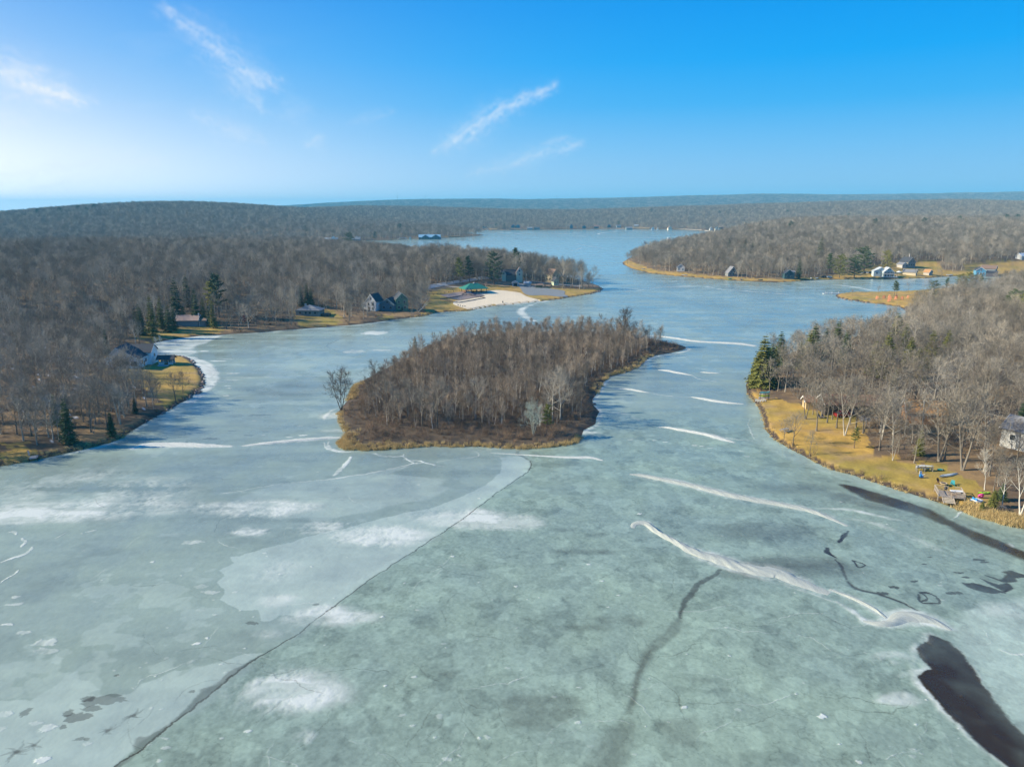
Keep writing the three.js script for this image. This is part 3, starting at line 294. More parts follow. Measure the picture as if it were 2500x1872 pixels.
function iceTile(x0, x1, d0, d1, W, H, detail, rough) {
  const masks = [0, 1, 2].map((ch) => {
    const c = document.createElement('canvas'); c.width = W; c.height = H;
    const g = c.getContext('2d'); g.fillStyle = '#000'; g.fillRect(0, 0, W, H);
    g.setTransform(W / (x1 - x0), 0, 0, H / (d1 - d0), -x0 * W / (x1 - x0), -d0 * H / (d1 - d0)); g.save();
    for (const s of strokes) if (s.ch === ch) {
      const pts = s.line ?? s.area; if (!pts.some(([x, d]) => x > x0 - 60 && x < x1 + 60 && d > d0 - 60 && d < d1 + 60)) continue;
      const b = s.blur * W / (x1 - x0), more = s.blur * 3 + 8 + Math.max(0, ...(s.w ?? [0])); g.restore(); g.save(); g.beginPath();
      const bx = [1e9, -1e9, 1e9, -1e9]; for (const [x, d] of pts) { bx[0] = Math.min(bx[0], x); bx[1] = Math.max(bx[1], x); bx[2] = Math.min(bx[2], d); bx[3] = Math.max(bx[3], d); }
      g.rect(bx[0] - more, bx[2] - more, bx[1] - bx[0] + 2 * more, bx[3] - bx[2] + 2 * more); g.clip(); g.filter = b > 0.6 ? `blur(${b.toFixed(1)}px)` : 'none';
      g.strokeStyle = g.fillStyle = `rgba(255,255,255,${s.a})`;
      if (s.area) { g.beginPath(); s.area.forEach(([x, d], i) => (i ? g.lineTo(x, d) : g.moveTo(x, d))); g.closePath(); g.fill(); continue; }
      const at = (t) => { const k = t * (s.w.length - 1), i = Math.min(s.w.length - 2, Math.floor(k)); return s.w.length < 2 ? s.w[0] : mix(s.w[i], s.w[i + 1], k - i); }, left = [], right = [];
      s.line.forEach(([x, d], i) => { const [ax, ad] = s.line[Math.max(0, i - 1)], [bx, bd] = s.line[Math.min(s.line.length - 1, i + 1)], l = Math.hypot(bx - ax, bd - ad) || 1, w = at(i / (s.line.length - 1)) / 2, nx = -(bd - ad) / l * w, nd = (bx - ax) / l * w; left.push([x + nx, d + nd]); right.unshift([x - nx, d - nd]); });
      g.beginPath(); [...left, ...right].forEach(([x, d], i) => (i ? g.lineTo(x, d) : g.moveTo(x, d))); g.closePath(); g.fill();
    }
    const p = g.getImageData(0, 0, W, H).data, out = new Uint8Array(W * H); for (let i = 0; i < W * H; i++) out[i] = p[4 * i]; return out;
  });
  const col = new Uint8Array(W * H * 4), rou = new Uint8Array(W * H * 4), kx = W / (x1 - x0), kd = H / (d1 - d0);
  for (let j = 0; j < H; j++) {
    const d = d0 + (j + 0.5) / kd, cx = crackX(d);
    for (let i = 0; i < W; i++) {
      const x = x0 + (i + 0.5) / kx, big = quick(0, x / 24, d / 30), mid = quick(1, x / 5.3 + 3.3, d / 6.1), streak = quick(0, x / 45 + 11, d / 5);
      const fine = detail ? quick(0, x / 0.83 + mid, d / 0.97) : 0;
      const wx = quick(1, x / 1.6 + 31, d / 1.6) * 0.3, wd = quick(0, x / 1.6 + 17, d / 1.6 + 5) * 0.38;
      const o = clamp(Math.round(j + wd * kd), 0, H - 1) * W + clamp(Math.round(i + wx * kx), 0, W - 1), q = j * W + i;
      let snow = masks[0][o] / 255, dark = masks[1][o] / 255, pale = masks[2][o] / 255;
      const right = sstep(-1.2, 1.2, x - cx + 2 * mid) * sstep(215, 175, d + 14 * big), speck = detail > 1 ? quick(1, x / 0.36 + 9, d / 0.41) : 0;
      // one tone of grey-green ice; mottled and veined on the right of the long crack, smoother and streaked elsewhere
      let v = mix(0.3, 0.288, right) + 0.025 * big + mix(0.05 * streak + 0.022 * mid + 0.02 * fine + 0.014 * speck, 0.03 * mid + 0.042 * fine + 0.05 * speck, right);
      if (right && detail) { const vein = Math.abs(quick(1, x / 1.9 + 7, d / 2.2)), hair = Math.abs(quick(0, x / 0.9 + 3 * mid, d / 1.3 + 15)); v *= 1 - right * (0.22 * sstep(0.045, 0.0, vein) * sstep(-0.25, 0.2, mid + big) + 0.16 * sstep(0.03, 0, hair)); v += right * 0.05 * sstep(0.16, 0.3, quick(0, x / 2.9 + 40, d / 3.1)); v -= right * 0.05 * sstep(0.2, 0.36, quick(1, x / 4.1 + 22, d / 4.3)); }
      const green = clamp(0.5 + 0.5 * big + 0.5 * mid);
      let r = v * mix(0.82, 0.79, right), g = v * 1.02, b = v * mix(0.86, 0.81, right) * mix(1.04, 0.96, green);
      if (!right && d < 600) { const f = quick(1, x / 4 + 20, d / 3.2); pale = Math.max(pale, 0.26 * sstep(0.3, 0.46, big + f * 0.8)); const low = 0.1 * sstep(-0.25, -0.6, big + f * 0.6); r *= 1 - low; g *= 1 - low; b *= 1 - low; }
      pale *= 0.9 + 0.25 * mid; r += pale * 0.185; g += pale * 0.2; b += pale * 0.185;
      snow = clamp(snow * (0.95 + 0.4 * (detail ? fine + mid : streak)) + 1.5 * snow * (1 - snow) * (mid + streak + 0.5 * fine));
      snow *= 1 - 0.45 * sstep(0.06, 0.36, quick(1, x / 7 + 3, d / 2.6 + 8) + 0.3 * fine);
      r = mix(r, 0.54, snow); g = mix(g, 0.57, snow); b = mix(b, 0.53, snow);
      dark = clamp(dark * (1 + 0.25 * mid));
      r = mix(r, 0.034, dark); g = mix(g, 0.021, dark); b = mix(b, 0.007, dark);
      col[4 * q] = toSRGB[Math.round(4096 * clamp(r))]; col[4 * q + 1] = toSRGB[Math.round(4096 * clamp(g))]; col[4 * q + 2] = toSRGB[Math.round(4096 * clamp(b))]; col[4 * q + 3] = 255;
      rou[4 * q] = 255 * clamp(0.3 + 0.6 * snow - 0.2 * dark + 0.12 * fine + 0.1 * mid); rou[4 * q + 1] = 255 * clamp(rough + 0.1 * mid + 0.08 * streak + 0.55 * snow - 0.22 * dark, 0.06, 1); rou[4 * q + 2] = 0; rou[4 * q + 3] = 255;
    }
  }
  const tex = (a, srgb) => { const t = new THREE.DataTexture(a, W, H); t.magFilter = THREE.LinearFilter; if (srgb) t.colorSpace = THREE.SRGBColorSpace; t.needsUpdate = true; return t; };
  const surface = tex(rou, false);
  const g = new THREE.PlaneGeometry(x1 - x0, d1 - d0).rotateX(-Math.PI / 2).translate((x0 + x1) / 2, 0, -(d0 + d1) / 2);
  mesh('ice_sheet', g, new THREE.MeshPhysicalMaterial({ map: tex(col, true), roughnessMap: surface, roughness: 1, ior: 1.34, bumpMap: detail ? surface : null, bumpScale: 0.1 }), lake);
}
const lake = structure(new THREE.Group()); lake.name = 'lake_ice'; scene.add(lake);
iceTile(-110, 130, 45, 135, 2048, 1280, 2, 0.34);
iceTile(-190, 190, 135, 250, 2048, 1280, 1, 0.32);
iceTile(-260, 480, 250, 660, 2048, 1280, 0, 0.26);
iceTile(-900, 1400, 660, 2600, 1536, 1536, 0, 0.16);
iceTile(-600, 900, -400, 45, 512, 256, 0, 0.3); iceTile(-600, -110, 45, 135, 128, 64, 0, 0.3); iceTile(130, 900, 45, 135, 128, 64, 0, 0.3); iceTile(-600, -190, 135, 250, 128, 64, 0, 0.3); iceTile(190, 900, 135, 250, 128, 64, 0, 0.3); iceTile(-900, -260, 250, 660, 128, 64, 0, 0.3); iceTile(480, 1400, 250, 660, 256, 128, 0, 0.26);
const snowMat = mat(0.66, 0.68, 0.62, { roughness: 0.95, map: grain }), crustMat = mat(0.47, 0.505, 0.455, { roughness: 0.95, map: grain });
ridges.forEach(([list, ws, high], k) => {
  const line = curve(list, 14), n = line.length, pos = [], idx = [], tex = [], M = 8;
  line.forEach(([x, d], i) => {
    const [ax, ad] = line[Math.max(0, i - 1)], [bx, bd] = line[Math.min(n - 1, i + 1)], l = Math.hypot(bx - ax, bd - ad), t = i / (n - 1) * (ws.length - 1), a = Math.min(ws.length - 2, Math.floor(t)), w = mix(ws[a], ws[a + 1], t - a) * 0.8, ends = Math.min(1, 4 * i / n, 4 * (n - 1 - i) / n);
    for (let m = 0; m <= M; m++) { const q = m / M * 2 - 1, off = q * w * (1 + 0.22 * noise(x * 0.35 + m * 0.4, d * 0.35 + k)), top = high * ends * (1 - Math.abs(q) ** 1.6) * (0.8 + 0.3 * noise(x * 0.3 + m * 0.3, d * 0.3)) - (m === 0 || m === M ? 0.05 : -0.012); pos.push(x - (bd - ad) / l * off, top, -(d + (bx - ax) / l * off)); tex.push((x + off) / 2.5, d / 2.5); }
    if (i) for (let m = 0; m < M; m++) { const p = (i - 1) * (M + 1) + m, r = p + M + 1; idx.push(p, p + 1, r, p + 1, r + 1, r); }
  });
  const g = new THREE.BufferGeometry(); g.setAttribute('position', new THREE.Float32BufferAttribute(pos, 3)); g.setAttribute('uv', new THREE.Float32BufferAttribute(tex, 2)); g.setIndex(idx); g.computeVertexNormals();
  mesh('snow_ridge', g, k > 1 && k < 6 ? crustMat : snowMat, lake);
});

// ---------------------------------------------------------------- trees
class Twigs {   // collects tapered tubes and thin three-cornered twigs or needles
  constructor() { this.p = []; this.n = []; }
  tri(a, b, c, na, nb, nc) { this.p.push(a.x, a.y, a.z, b.x, b.y, b.z, c.x, c.y, c.z); if (!na) { na = nb = nc = V().subVectors(b, a).cross(V().subVectors(c, a)).normalize(); } this.n.push(na.x, na.y, na.z, nb.x, nb.y, nb.z, nc.x, nc.y, nc.z); }
  tube(pts, radii, sides) {
    let prev = null;
    for (let i = 0; i < pts.length; i++) {
      const dir = V().subVectors(pts[Math.min(i + 1, pts.length - 1)], pts[Math.max(0, i - 1)]).normalize(), s = V(dir.z, 0.3, -dir.x).cross(dir).normalize(), t = V().crossVectors(dir, s), ring = [];
      for (let k = 0; k < sides; k++) { const a = k * 2 * Math.PI / sides, n = s.clone().multiplyScalar(Math.cos(a)).addScaledVector(t, Math.sin(a)); ring.push([pts[i].clone().addScaledVector(n, radii[i]), n]); }
      if (prev) for (let k = 0; k < sides; k++) { const l = (k + 1) % sides, [a, na] = prev[k], [b, nb] = prev[l], [c, nc] = ring[k], [d, nd] = ring[l]; this.tri(a, b, c, na, nb, nc); this.tri(b, d, c, nb, nd, nc); }
      prev = ring;
    }
  }
  sliver(a, dir, len, w, r) { const s = V(r() - 0.5, r() - 0.5, r() - 0.5).cross(dir).normalize().multiplyScalar(w / 2); this.tri(a.clone().sub(s), a.clone().add(s), a.clone().addScaledVector(dir, len)); }
  geometry() { const g = new THREE.BufferGeometry(); g.setAttribute('position', new THREE.Float32BufferAttribute(this.p, 3)); g.setAttribute('normal', new THREE.Float32BufferAttribute(this.n, 3)); return g; }
}
const tilt = (dir, angle, turn) => { const s = V(dir.z + 0.01, 0.2, -dir.x).cross(dir).normalize(), t = V().crossVectors(dir, s); return dir.clone().multiplyScalar(Math.cos(angle)).addScaledVector(s.multiplyScalar(Math.cos(turn)).add(t.multiplyScalar(Math.sin(turn))), Math.sin(angle)).normalize(); };
function path(start, dir, len, n, wander, lift, r) { const pts = [start.clone()], d = dir.clone(); for (let i = 0; i < n; i++) { d.add(V((r() - 0.5) * wander, (r() - 0.5) * wander * 0.5 + lift, (r() - 0.5) * wander)).normalize(); pts.push(pts[i].clone().addScaledVector(d, len / n)); } return pts; }
const along = (pts, t) => { const k = t * (pts.length - 1), i = Math.min(pts.length - 2, Math.floor(k)); return [pts[i].clone().lerp(pts[i + 1], k - i), V().subVectors(pts[i + 1], pts[i]).normalize()]; };
// a bare broadleaf tree of height h: trunk and limbs in one part, the finer branches and twigs in the other
function bareTree(seed, o) {
  const r = rngOf(seed), T = new Twigs(), C = new Twigs(), h = o.h ?? 14, ga = 2.39996;
  const stems = o.stems ?? 1;
  for (let s = 0; s < stems; s++) {
    const dir0 = stems > 1 ? tilt(V(0, 1, 0), (stems > 2 ? 0.22 : 0.1) + 0.12 * r(), s * 6.283 / stems + r()) : V((r() - 0.5) * 0.1, 1, (r() - 0.5) * 0.1).normalize(), H = h * (stems > 1 ? 0.85 + 0.2 * r() : 1);
    const trunk = path(V(0, -0.3, 0), dir0, H * (o.trunk ?? 0.82), 7, o.bend ?? 0.1, stems > 1 ? 0.05 : 0.03, r), R = (o.r ?? 0.19) * (stems > 1 ? 0.75 : 1);
    T.tube(trunk, trunk.map((_, i) => R * (1.15 - 1.05 * (i / 7) ** 0.8) * (i === 0 ? 1.35 : 1) + 0.012), 5);
    const L = o.limbs ?? 10;
    for (let i = 0; i < L; i++) {
      const t = mix(o.from ?? 0.32, 0.985, (i + r() * 0.6) / L), [p, d] = along(trunk, t), a = mix(o.spread ?? 1.0, 0.4, (t - 0.3) / 0.7) * (0.8 + 0.4 * r()), len = H * (o.reach ?? 0.4) * (1.12 - 0.75 * t) * (0.75 + 0.5 * r());
      const limb = path(p, tilt(d, a, i * ga + r() * 0.7 + s), len, 4, 0.3, o.lift ?? 0.09, r), lr = R * 0.62 * (1.15 - t);
      T.tube(limb, limb.map((_, k) => Math.max(0.009, lr * (1 - k / 4.3))), 3);
      const S = o.subs ?? 7;
      for (let k = 0; k < S; k++) {
        const [q, e] = along(limb, mix(0.22, 1, (k + r() * 0.8) / S)), sl = len * mix(0.55, 0.3, k / S) * (0.7 + 0.6 * r()), sub = path(q, tilt(e, 0.55 + 0.4 * r(), k * ga + r() * 2), sl, 2, 0.4, 0.06, r), w = o.w ?? 0.028;
        for (let m = 1; m < 3; m++) C.sliver(sub[m - 1], V().subVectors(sub[m], sub[m - 1]).normalize(), sub[m].distanceTo(sub[m - 1]) * 1.25, w * (m === 1 ? 1.6 : 1.2), r);
        const B = o.twigs ?? 5;
        for (let m = 0; m < B; m++) {
          const [z, f] = along(sub, mix(0.15, 1, (m + r()) / B)), td = tilt(f, 0.45 + 0.5 * r(), r() * 6.283); td.y += o.up ?? 0.25; td.normalize();
          const tl = (o.tl ?? 1.0) * (0.6 + 0.8 * r()); C.sliver(z, td, tl, w, r);
          for (let y = 0; y < (o.fine ?? 3); y++) { const x = z.clone().addScaledVector(td, tl * (0.15 + 0.6 * r())), g = tilt(td, 0.4 + 0.5 * r(), r() * 6.283); g.y += (o.up ?? 0.25) * 0.7; g.normalize(); C.sliver(x, g, tl * (0.4 + 0.5 * r()), w * 0.75, r); }
        }
      }
    }
  }
  return { trunk: T.geometry(), crown: C.geometry(), h };
}
function spruce(seed, o = {}) {   // layered boughs, hanging at the tips
  const r = rngOf(seed), T = new Twigs(), C = new Twigs(), h = 12, base = o.base ?? 0.07, wide = o.wide ?? 2.3, levels = o.levels ?? 24;
  T.tube(path(V(0, -0.3, 0), V(0, 1, 0), h * 0.98, 5, 0.03, 0.02, r), [0.2, 0.16, 0.12, 0.08, 0.045, 0.012], 5);
  for (let i = 0; i < levels; i++) {
    const t = mix(base, 0.985, (i + 0.5 * r()) / levels), n = t > 0.85 ? 5 : 8, len0 = wide * (o.blunt ? Math.min(1, (1 - t) * 2.2) ** 0.7 : (1 - t) ** 0.85) * (t < base + 0.08 ? 0.8 : 1) + 0.12;
    for (let k = 0; k < n; k++) {
      const a = k * 6.283 / n + i * 0.7 + r() * 0.5, len = len0 * (0.65 + 0.55 * r()), tip = mix(-0.28, 0.5, t ** 1.4) + 0.15 * (r() - 0.5), out = V(Math.cos(a), tip, Math.sin(a)).normalize(), p = V(0, h * t, 0);
      C.sliver(p, out, len, 0.16, r);
      const side = V(-Math.sin(a), 0, Math.cos(a)), J = o.open ? 4 : 6;
      for (let j = 0; j < J; j++) { const q = p.clone().addScaledVector(out, len * (0.22 + 0.75 * j / J)); q.y -= 0.1 * (j / J) * len; for (const s of [-1, 1]) { const d = out.clone().multiplyScalar(0.75).addScaledVector(side, s * (0.75 + 0.3 * r())).add(V(0, -0.22 + 0.25 * (r() - 0.5), 0)).normalize(); C.sliver(q, d, 0.28 + 0.36 * len * (1 - j / J) * (0.6 + 0.6 * r()), 0.2 + 0.05 * len, r); } }
    }
  }
  return { trunk: T.geometry(), crown: C.geometry(), h };
}
function pine(seed, o = {}) {   // flat tufted layers on an open trunk
  const r = rngOf(seed), T = new Twigs(), C = new Twigs(), h = 13, trunk = path(V(0, -0.3, 0), V(0, 1, 0), h * 0.95, 6, 0.1, 0.02, r);
  T.tube(trunk, trunk.map((_, i) => 0.24 * (1 - i / 6.4)), 5);
  const L = o.layers ?? 26;
  for (let i = 0; i < L; i++) {
    const t = mix(o.from ?? 0.28, 0.99, (i + r() * 0.7) / L), [p] = along(trunk, t), a = i * 2.4 + r(), len = (o.wide ?? 3.3) * (o.round ? Math.sqrt(Math.max(0.03, 1 - ((t - 0.52) / 0.5) ** 2)) : (1.15 - t) ** 0.7) * (0.6 + 0.6 * r()), out = V(Math.cos(a), 0.12 + 0.5 * t * t * r(), Math.sin(a)).normalize(), br = path(p, out, len, 3, 0.25, 0.06, r);
    T.tube(br, [0.06, 0.045, 0.03, 0.015].map((q) => q * (1.4 - t)), 3);
    const K = 5;
    for (let k = 0; k < K; k++) { const [q] = along(br, mix(0.3, 1, k / (K - 1))), cr = 0.55 + 0.3 * r(); for (let m = 0; m < 13; m++) { const d = V(r() - 0.5, 0.1 + 0.5 * r(), r() - 0.5).normalize(), c = q.clone().add(V((r() - 0.5) * cr * 1.5, (r() - 0.3) * cr * 0.5, (r() - 0.5) * cr * 1.5)); C.sliver(c, d, 0.42 + 0.3 * r(), 0.22, r); } }
  }
  return { trunk: T.geometry(), crown: C.geometry(), h };
}
function shrub(seed, o = {}) {
  const r = rngOf(seed), C = new Twigs(), n = o.n ?? 26, h = o.h ?? 1.9;
  for (let i = 0; i < n; i++) { const d = tilt(V(0, 1, 0), 0.15 + 0.75 * r(), r() * 6.283), p = V((r() - 0.5) * 0.7, -0.1, (r() - 0.5) * 0.7), l = h * (0.55 + 0.5 * r()); C.sliver(p, d, l, 0.035, r); for (let k = 0; k < 7; k++) { const q = p.clone().addScaledVector(d, l * (0.3 + 0.65 * r())), e = tilt(d, 0.3 + 0.7 * r(), r() * 6.283); e.y += 0.2; C.sliver(q, e.normalize(), 0.35 + 0.45 * r(), 0.024, r); } }
  return C.geometry();
}
function reed(seed) { const r = rngOf(seed), C = new Twigs(); for (let i = 0; i < 60; i++) { const d = tilt(V(0, 1, 0), 0.1 + 0.55 * r() * r() + (r() < 0.2 ? 0.5 : 0), r() * 6.283); C.sliver(V((r() - 0.5) * 1.1, -0.05, (r() - 0.5) * 1.1), d, 0.5 + 0.65 * r(), 0.05, r); } return C.geometry(); }

const FULL = { limbs: 11, subs: 7, twigs: 6, w: 0.04, trunk: 0.72 };
const leafless = [
  bareTree(1, { ...FULL, h: 14, reach: 0.5, spread: 1.1 }), bareTree(2, { ...FULL, h: 15, spread: 0.9, reach: 0.44, from: 0.34 }), bareTree(3, { ...FULL, h: 13, spread: 1.2, reach: 0.54, from: 0.25, bend: 0.2 }),
  bareTree(4, { ...FULL, h: 13.5, stems: 2, limbs: 7, subs: 6, reach: 0.42, spread: 1 }), bareTree(5, { ...FULL, h: 15.5, spread: 0.8, reach: 0.4, from: 0.38, r: 0.16 }),
];
const widest = bareTree(6, { h: 14, stems: 4, limbs: 8, subs: 6, twigs: 5, reach: 0.34, spread: 0.8, r: 0.17, from: 0.22, w: 0.05 });
const vase = bareTree(7, { h: 15, limbs: 16, twigs: 6, spread: 0.75, reach: 0.44, from: 0.28, r: 0.22, up: 0.5, lift: 0.12, w: 0.055 });
const B0 = { limbs: 9, subs: 5, twigs: 5, up: 0.8, tl: 0.78, w: 0.036, trunk: 0.78 };
const birches = [bareTree(11, { ...B0, h: 8.5, spread: 0.6, reach: 0.34, from: 0.25, r: 0.07, bend: 0.12 }), bareTree(12, { ...B0, h: 9, spread: 0.55, reach: 0.3, from: 0.3, r: 0.065, bend: 0.2 }), bareTree(13, { ...B0, h: 8, stems: 2, limbs: 6, subs: 4, spread: 0.6, reach: 0.34, from: 0.25, r: 0.08 })];
const D0 = { limbs: 8, subs: 5, twigs: 3, fine: 2, w: 0.13, tl: 1.6, trunk: 0.72 };
const distant = [bareTree(21, { ...D0, h: 14, reach: 0.52, spread: 1.1 }), bareTree(22, { ...D0, h: 14.5, spread: 0.95, reach: 0.46 }), bareTree(23, { ...D0, h: 13, spread: 1.2, reach: 0.54 })];
const spruces = [spruce(31), spruce(32, { wide: 2.8, base: 0.03 }), spruce(33, { wide: 1.9, base: 0.12, open: true })], pines = [pine(41), pine(42, { round: true, wide: 4, from: 0.15, layers: 34 }), pine(43, { wide: 3.6, from: 0.35, layers: 22 })];
const barkMats = [mat(0.27, 0.235, 0.185), mat(0.4, 0.365, 0.3), mat(0.16, 0.135, 0.105)], twigMats = [mat(0.25, 0.218, 0.168), mat(0.33, 0.295, 0.235), mat(0.185, 0.155, 0.115)];
const birchBark = [mat(0.62, 0.58, 0.5), mat(0.26, 0.22, 0.175), mat(0.44, 0.4, 0.33)], birchTwig = [mat(0.26, 0.2, 0.138), mat(0.32, 0.255, 0.185), mat(0.2, 0.15, 0.102)];
const needleMats = [mat(0.075, 0.11, 0.035, { roughness: 0.8 }), mat(0.16, 0.165, 0.03, { roughness: 0.8 }), mat(0.045, 0.078, 0.035, { roughness: 0.8 }), mat(0.26, 0.24, 0.04, { roughness: 0.8 })], pineBark = mat(0.13, 0.095, 0.075);
function treeAt(made, names, mats, [x, y, z], turn, k, label, category, group) {   // one tree: trunk and crown
  const o = thing(names[0], label, category, [x, y, z], turn, group); o.scale.set(k, k, k);
  mesh('trunk', made.trunk, mats[0], o); mesh('crown', made.crown, mats[1], o); return o;
}
const random = rngOf(77);
const heightTo = (p, v) => { const a = -p[2], k = (936 - v) / FOCAL, c = Math.cos(PITCH), s = Math.sin(PITCH); return CAM_H + a * (k * c - s) / (c + k * s) - p[1]; };   // how tall a thing standing at p is if its top shows in row v
// ---- conifers seen one by one: [pixel of the foot, pixel row of the tip, kind, needles, what it stands beside]
const conifers = [
  ['spruce_tree', 'dark spruce', [[168, 1083, 972, 1, 0, 'on the leaf-strewn bank'], [273, 1066, 1004, 0, 0, 'alone at the edge of the leaf-strewn bank', 1.25], [262, 872, 803, 2, 2, 'rising behind the white house with the glass slope'], [344, 818, 742, 1, 0, 'at the wood end of the cove row'], [373, 821, 719, 0, 1, 'in the row behind the snowy cove'], [395, 803, 722, 0, 1, 'in the row behind the snowy cove'], [413, 810, 741, 1, 0, 'in the row behind the snowy cove'], [347, 809, 752, 1, 2, 'at the wood end of the cove row'], [433, 782, 676, 1, 2, 'towering over the brown-roofed cottage'], [448, 790, 752, 1, 2, 'low and wide before the brown-roofed cottage', 1.5], [425, 806, 748, 1, 0, 'before the brown-roofed cottage'], [480, 792, 702, 0, 0, 'beside the pale pole'], [498, 791, 725, 0, 1, 'beside the pale pole'], [521, 801, 731, 0, 1, 'beside the pale pole'], [510, 796, 742, 2, 0, 'beside the pale pole'], [458, 748, 668, 1, 2, 'deep in the wood behind the cottage'], [207, 740, 702, 1, 2, 'deep in the wood behind the white house'], [330, 790, 746, 1, 2, 'at the wood end of the cove row'], [735, 748, 697, 1, 2, 'behind the grey hip-roofed house'], [750, 744, 690, 1, 2, 'behind the grey hip-roofed house'], [760, 748, 700, 1, 0, 'behind the grey hip-roofed house'], [1950, 681, 629, 0, 0, 'beside the dark teal house'], [2002, 640, 577, 1, 0, 'standing above the far bare wood'], [1860, 946, 818, 1, 1, 'on the point beside the kayak rack', 1.5], [1849, 944, 852, 1, 1, 'on the point beside the kayak rack', 1.5], [1872, 940, 846, 1, 0, 'on the point beside the kayak rack', 1.45], [1903, 892, 808, 1, 0, 'behind the point', 1.4], [1985, 884, 789, 1, 0, 'along the hidden shore of the point', 1.35], [2040, 882, 782, 0, 0, 'along the hidden shore of the point', 1.35], [2012, 886, 800, 1, 2, 'along the hidden shore of the point', 1.35], [2160, 922, 810, 1, 1, 'in the wood behind the brown-roofed house', 1.5], [2218, 908, 822, 1, 1, 'in the wood behind the brown-roofed house', 1.4], [2185, 852, 763, 1, 1, 'in the wood behind the brown-roofed house', 1.5], [2270, 900, 806, 1, 1, 'in the wood behind the brown-roofed house', 1.4], [2180, 978, 903, 1, 1, 'behind the orange wooden house', 1.3], [2490, 1072, 975, 1, 2, 'beside the pale house at the wood edge', 1.3], [2425, 1240, 1196, 1, 1, 'low and bushy beside the lake deck', 1.9], [2446, 1222, 1180, 1, 0, 'low and bushy beside the lake deck', 1.8], [2398, 1248, 1224, 1, 1, 'low and bushy beside the lake deck', 1.8], [1014, 884, 820, 1, 0, 'standing behind the island birches'], [1779, 625, 582, 1, 2, 'poking out of the bare wood on the far point'], [1819, 622, 581, 1, 2, 'poking out of the bare wood on the far point'], [1836, 628, 590, 1, 2, 'poking out of the bare wood on the far point'], [2245, 1112, 1046, 1, 1, 'yellow-green in the thicket behind the lawn', 1.1], [330, 1010, 968, 1, 2, 'under the bare trees by the lawn'], [138, 1040, 960, 0, 1, 'under the bare trees on the bank'], [1915, 898, 838, 1, 2, 'behind the point', 1.1], ...[[1952, 900, 832, 1], [1972, 902, 806, 1], [2062, 892, 806, 0], [2132, 915, 832, 1], [2238, 930, 848, 1], [2206, 872, 790, 1], [1890, 912, 845, 1], [1842, 938, 872, 1], [1880, 928, 838, 0], [1866, 934, 856, 1], [2310, 880, 805, 1]].map(([u, v, t, m]) => [u, v, t, 1, m, 'in the loose evergreen row behind the point', 1.45])]],
  ['pine_tree', 'tufted pine', [[534, 775, 664, 0, 2, 'towering over the cove'], [519, 770, 680, 0, 3, 'yellow-green beside the tallest cove pine'], [1262, 676, 602, 0, 0, 'above the grey house with two cream gables'], [1206, 694, 613, 1, 2, 'beside the grey house with two cream gables'], [1123, 694, 626, 0, 1, 'behind the green-roofed pavilion'], [1146, 688, 622, 0, 2, 'behind the green-roofed pavilion'], [856, 614, 566, 1, 0, 'rising over the bare wood before the far arm of the lake'], [2025, 670, 616, 0, 0, 'behind the black tarpaulin'], [2050, 678, 620, 1, 1, 'broad, beside the parked cars', 1.2], [2086, 678, 626, 1, 0, 'broad, beside the parked cars', 1.2], [2110, 666, 601, 1, 0, 'tall, behind the parked cars', 1.3], [2166, 656, 610, 1, 3, 'behind the pale blue gabled house'], [2184, 721, 683, 2, 0, 'twin-stemmed on the straw-coloured spit'], [2190, 720, 688, 2, 0, 'twin-stemmed on the straw-coloured spit'], [2281, 727, 684, 1, 0, 'lone and spreading on the straw-coloured spit', 1.2], [2346, 708, 668, 1, 1, 'in the clump on the neck of the spit', 1.25], [2366, 710, 664, 1, 1, 'in the clump on the neck of the spit', 1.25], [2392, 710, 668, 1, 0, 'in the clump on the neck of the spit', 1.2], [2310, 708, 676, 2, 0, 'in the clump on the neck of the spit'], [2463, 704, 671, 1, 3, 'yellow-green on the neck of the spit'], [2470, 778, 706, 1, 0, 'dark, over the roadside wood', 1.3], [2494, 790, 716, 1, 1, 'dark, over the roadside wood', 1.3], [2086, 1094, 1042, 2, 1, 'small, on the lawn of the wooded bank', 1.1], [1335, 1062, 985, 2, 1, 'behind the lichen-grey tree']]],
];
const evergreens = [];
for (const [name, words, list] of conifers) for (const [u, v, tip, k, m, where, fat = 1] of list) {
  const p = at(u, v), h = clamp(heightTo(p, tip), 2, 30), made = (name === 'pine_tree' ? pines : spruces)[k];
  const o = treeAt(made, [name], [pineBark, needleMats[m]], p, random() * 6.28, h / made.h, words + ' ' + where, name === 'pine_tree' ? 'pine tree' : 'spruce tree', name === 'pine_tree' ? 'pines round the lake' : 'spruces round the lake');
  o.scale.x *= fat; o.scale.z *= fat; evergreens.push([p[0], -p[2], 2 + 1.2 * fat]);
}

// ---------------------------------------------------------------- buildings
const paint = (hex, o) => new THREE.MeshStandardMaterial({ color: hex, roughness: 0.8, ...o });
const glass = mat(0.03, 0.04, 0.05, { roughness: 0.12 }), white = mat(0.72, 0.72, 0.7, { roughness: 0.7 }), darkWood = mat(0.09, 0.06, 0.045), deckWood = mat(0.36, 0.3, 0.24), grayWood = mat(0.3, 0.28, 0.26);
const shingle = { dark: mat(0.045, 0.05, 0.06), grey: mat(0.19, 0.19, 0.2), brown: mat(0.2, 0.13, 0.095), orange: mat(0.42, 0.22, 0.09), green: mat(0.02, 0.17, 0.12, { roughness: 0.6 }), blue: mat(0.22, 0.38, 0.5, { roughness: 0.5 }), pale: mat(0.42, 0.45, 0.46), pink: mat(0.33, 0.23, 0.19) };
const buildings = [];
const prism = (pts, len) => { const s = new THREE.Shape(pts.map(([x, y]) => new THREE.Vector2(x, y))); return new THREE.ExtrudeGeometry(s, { depth: len, bevelEnabled: false }).translate(0, 0, -len / 2); };
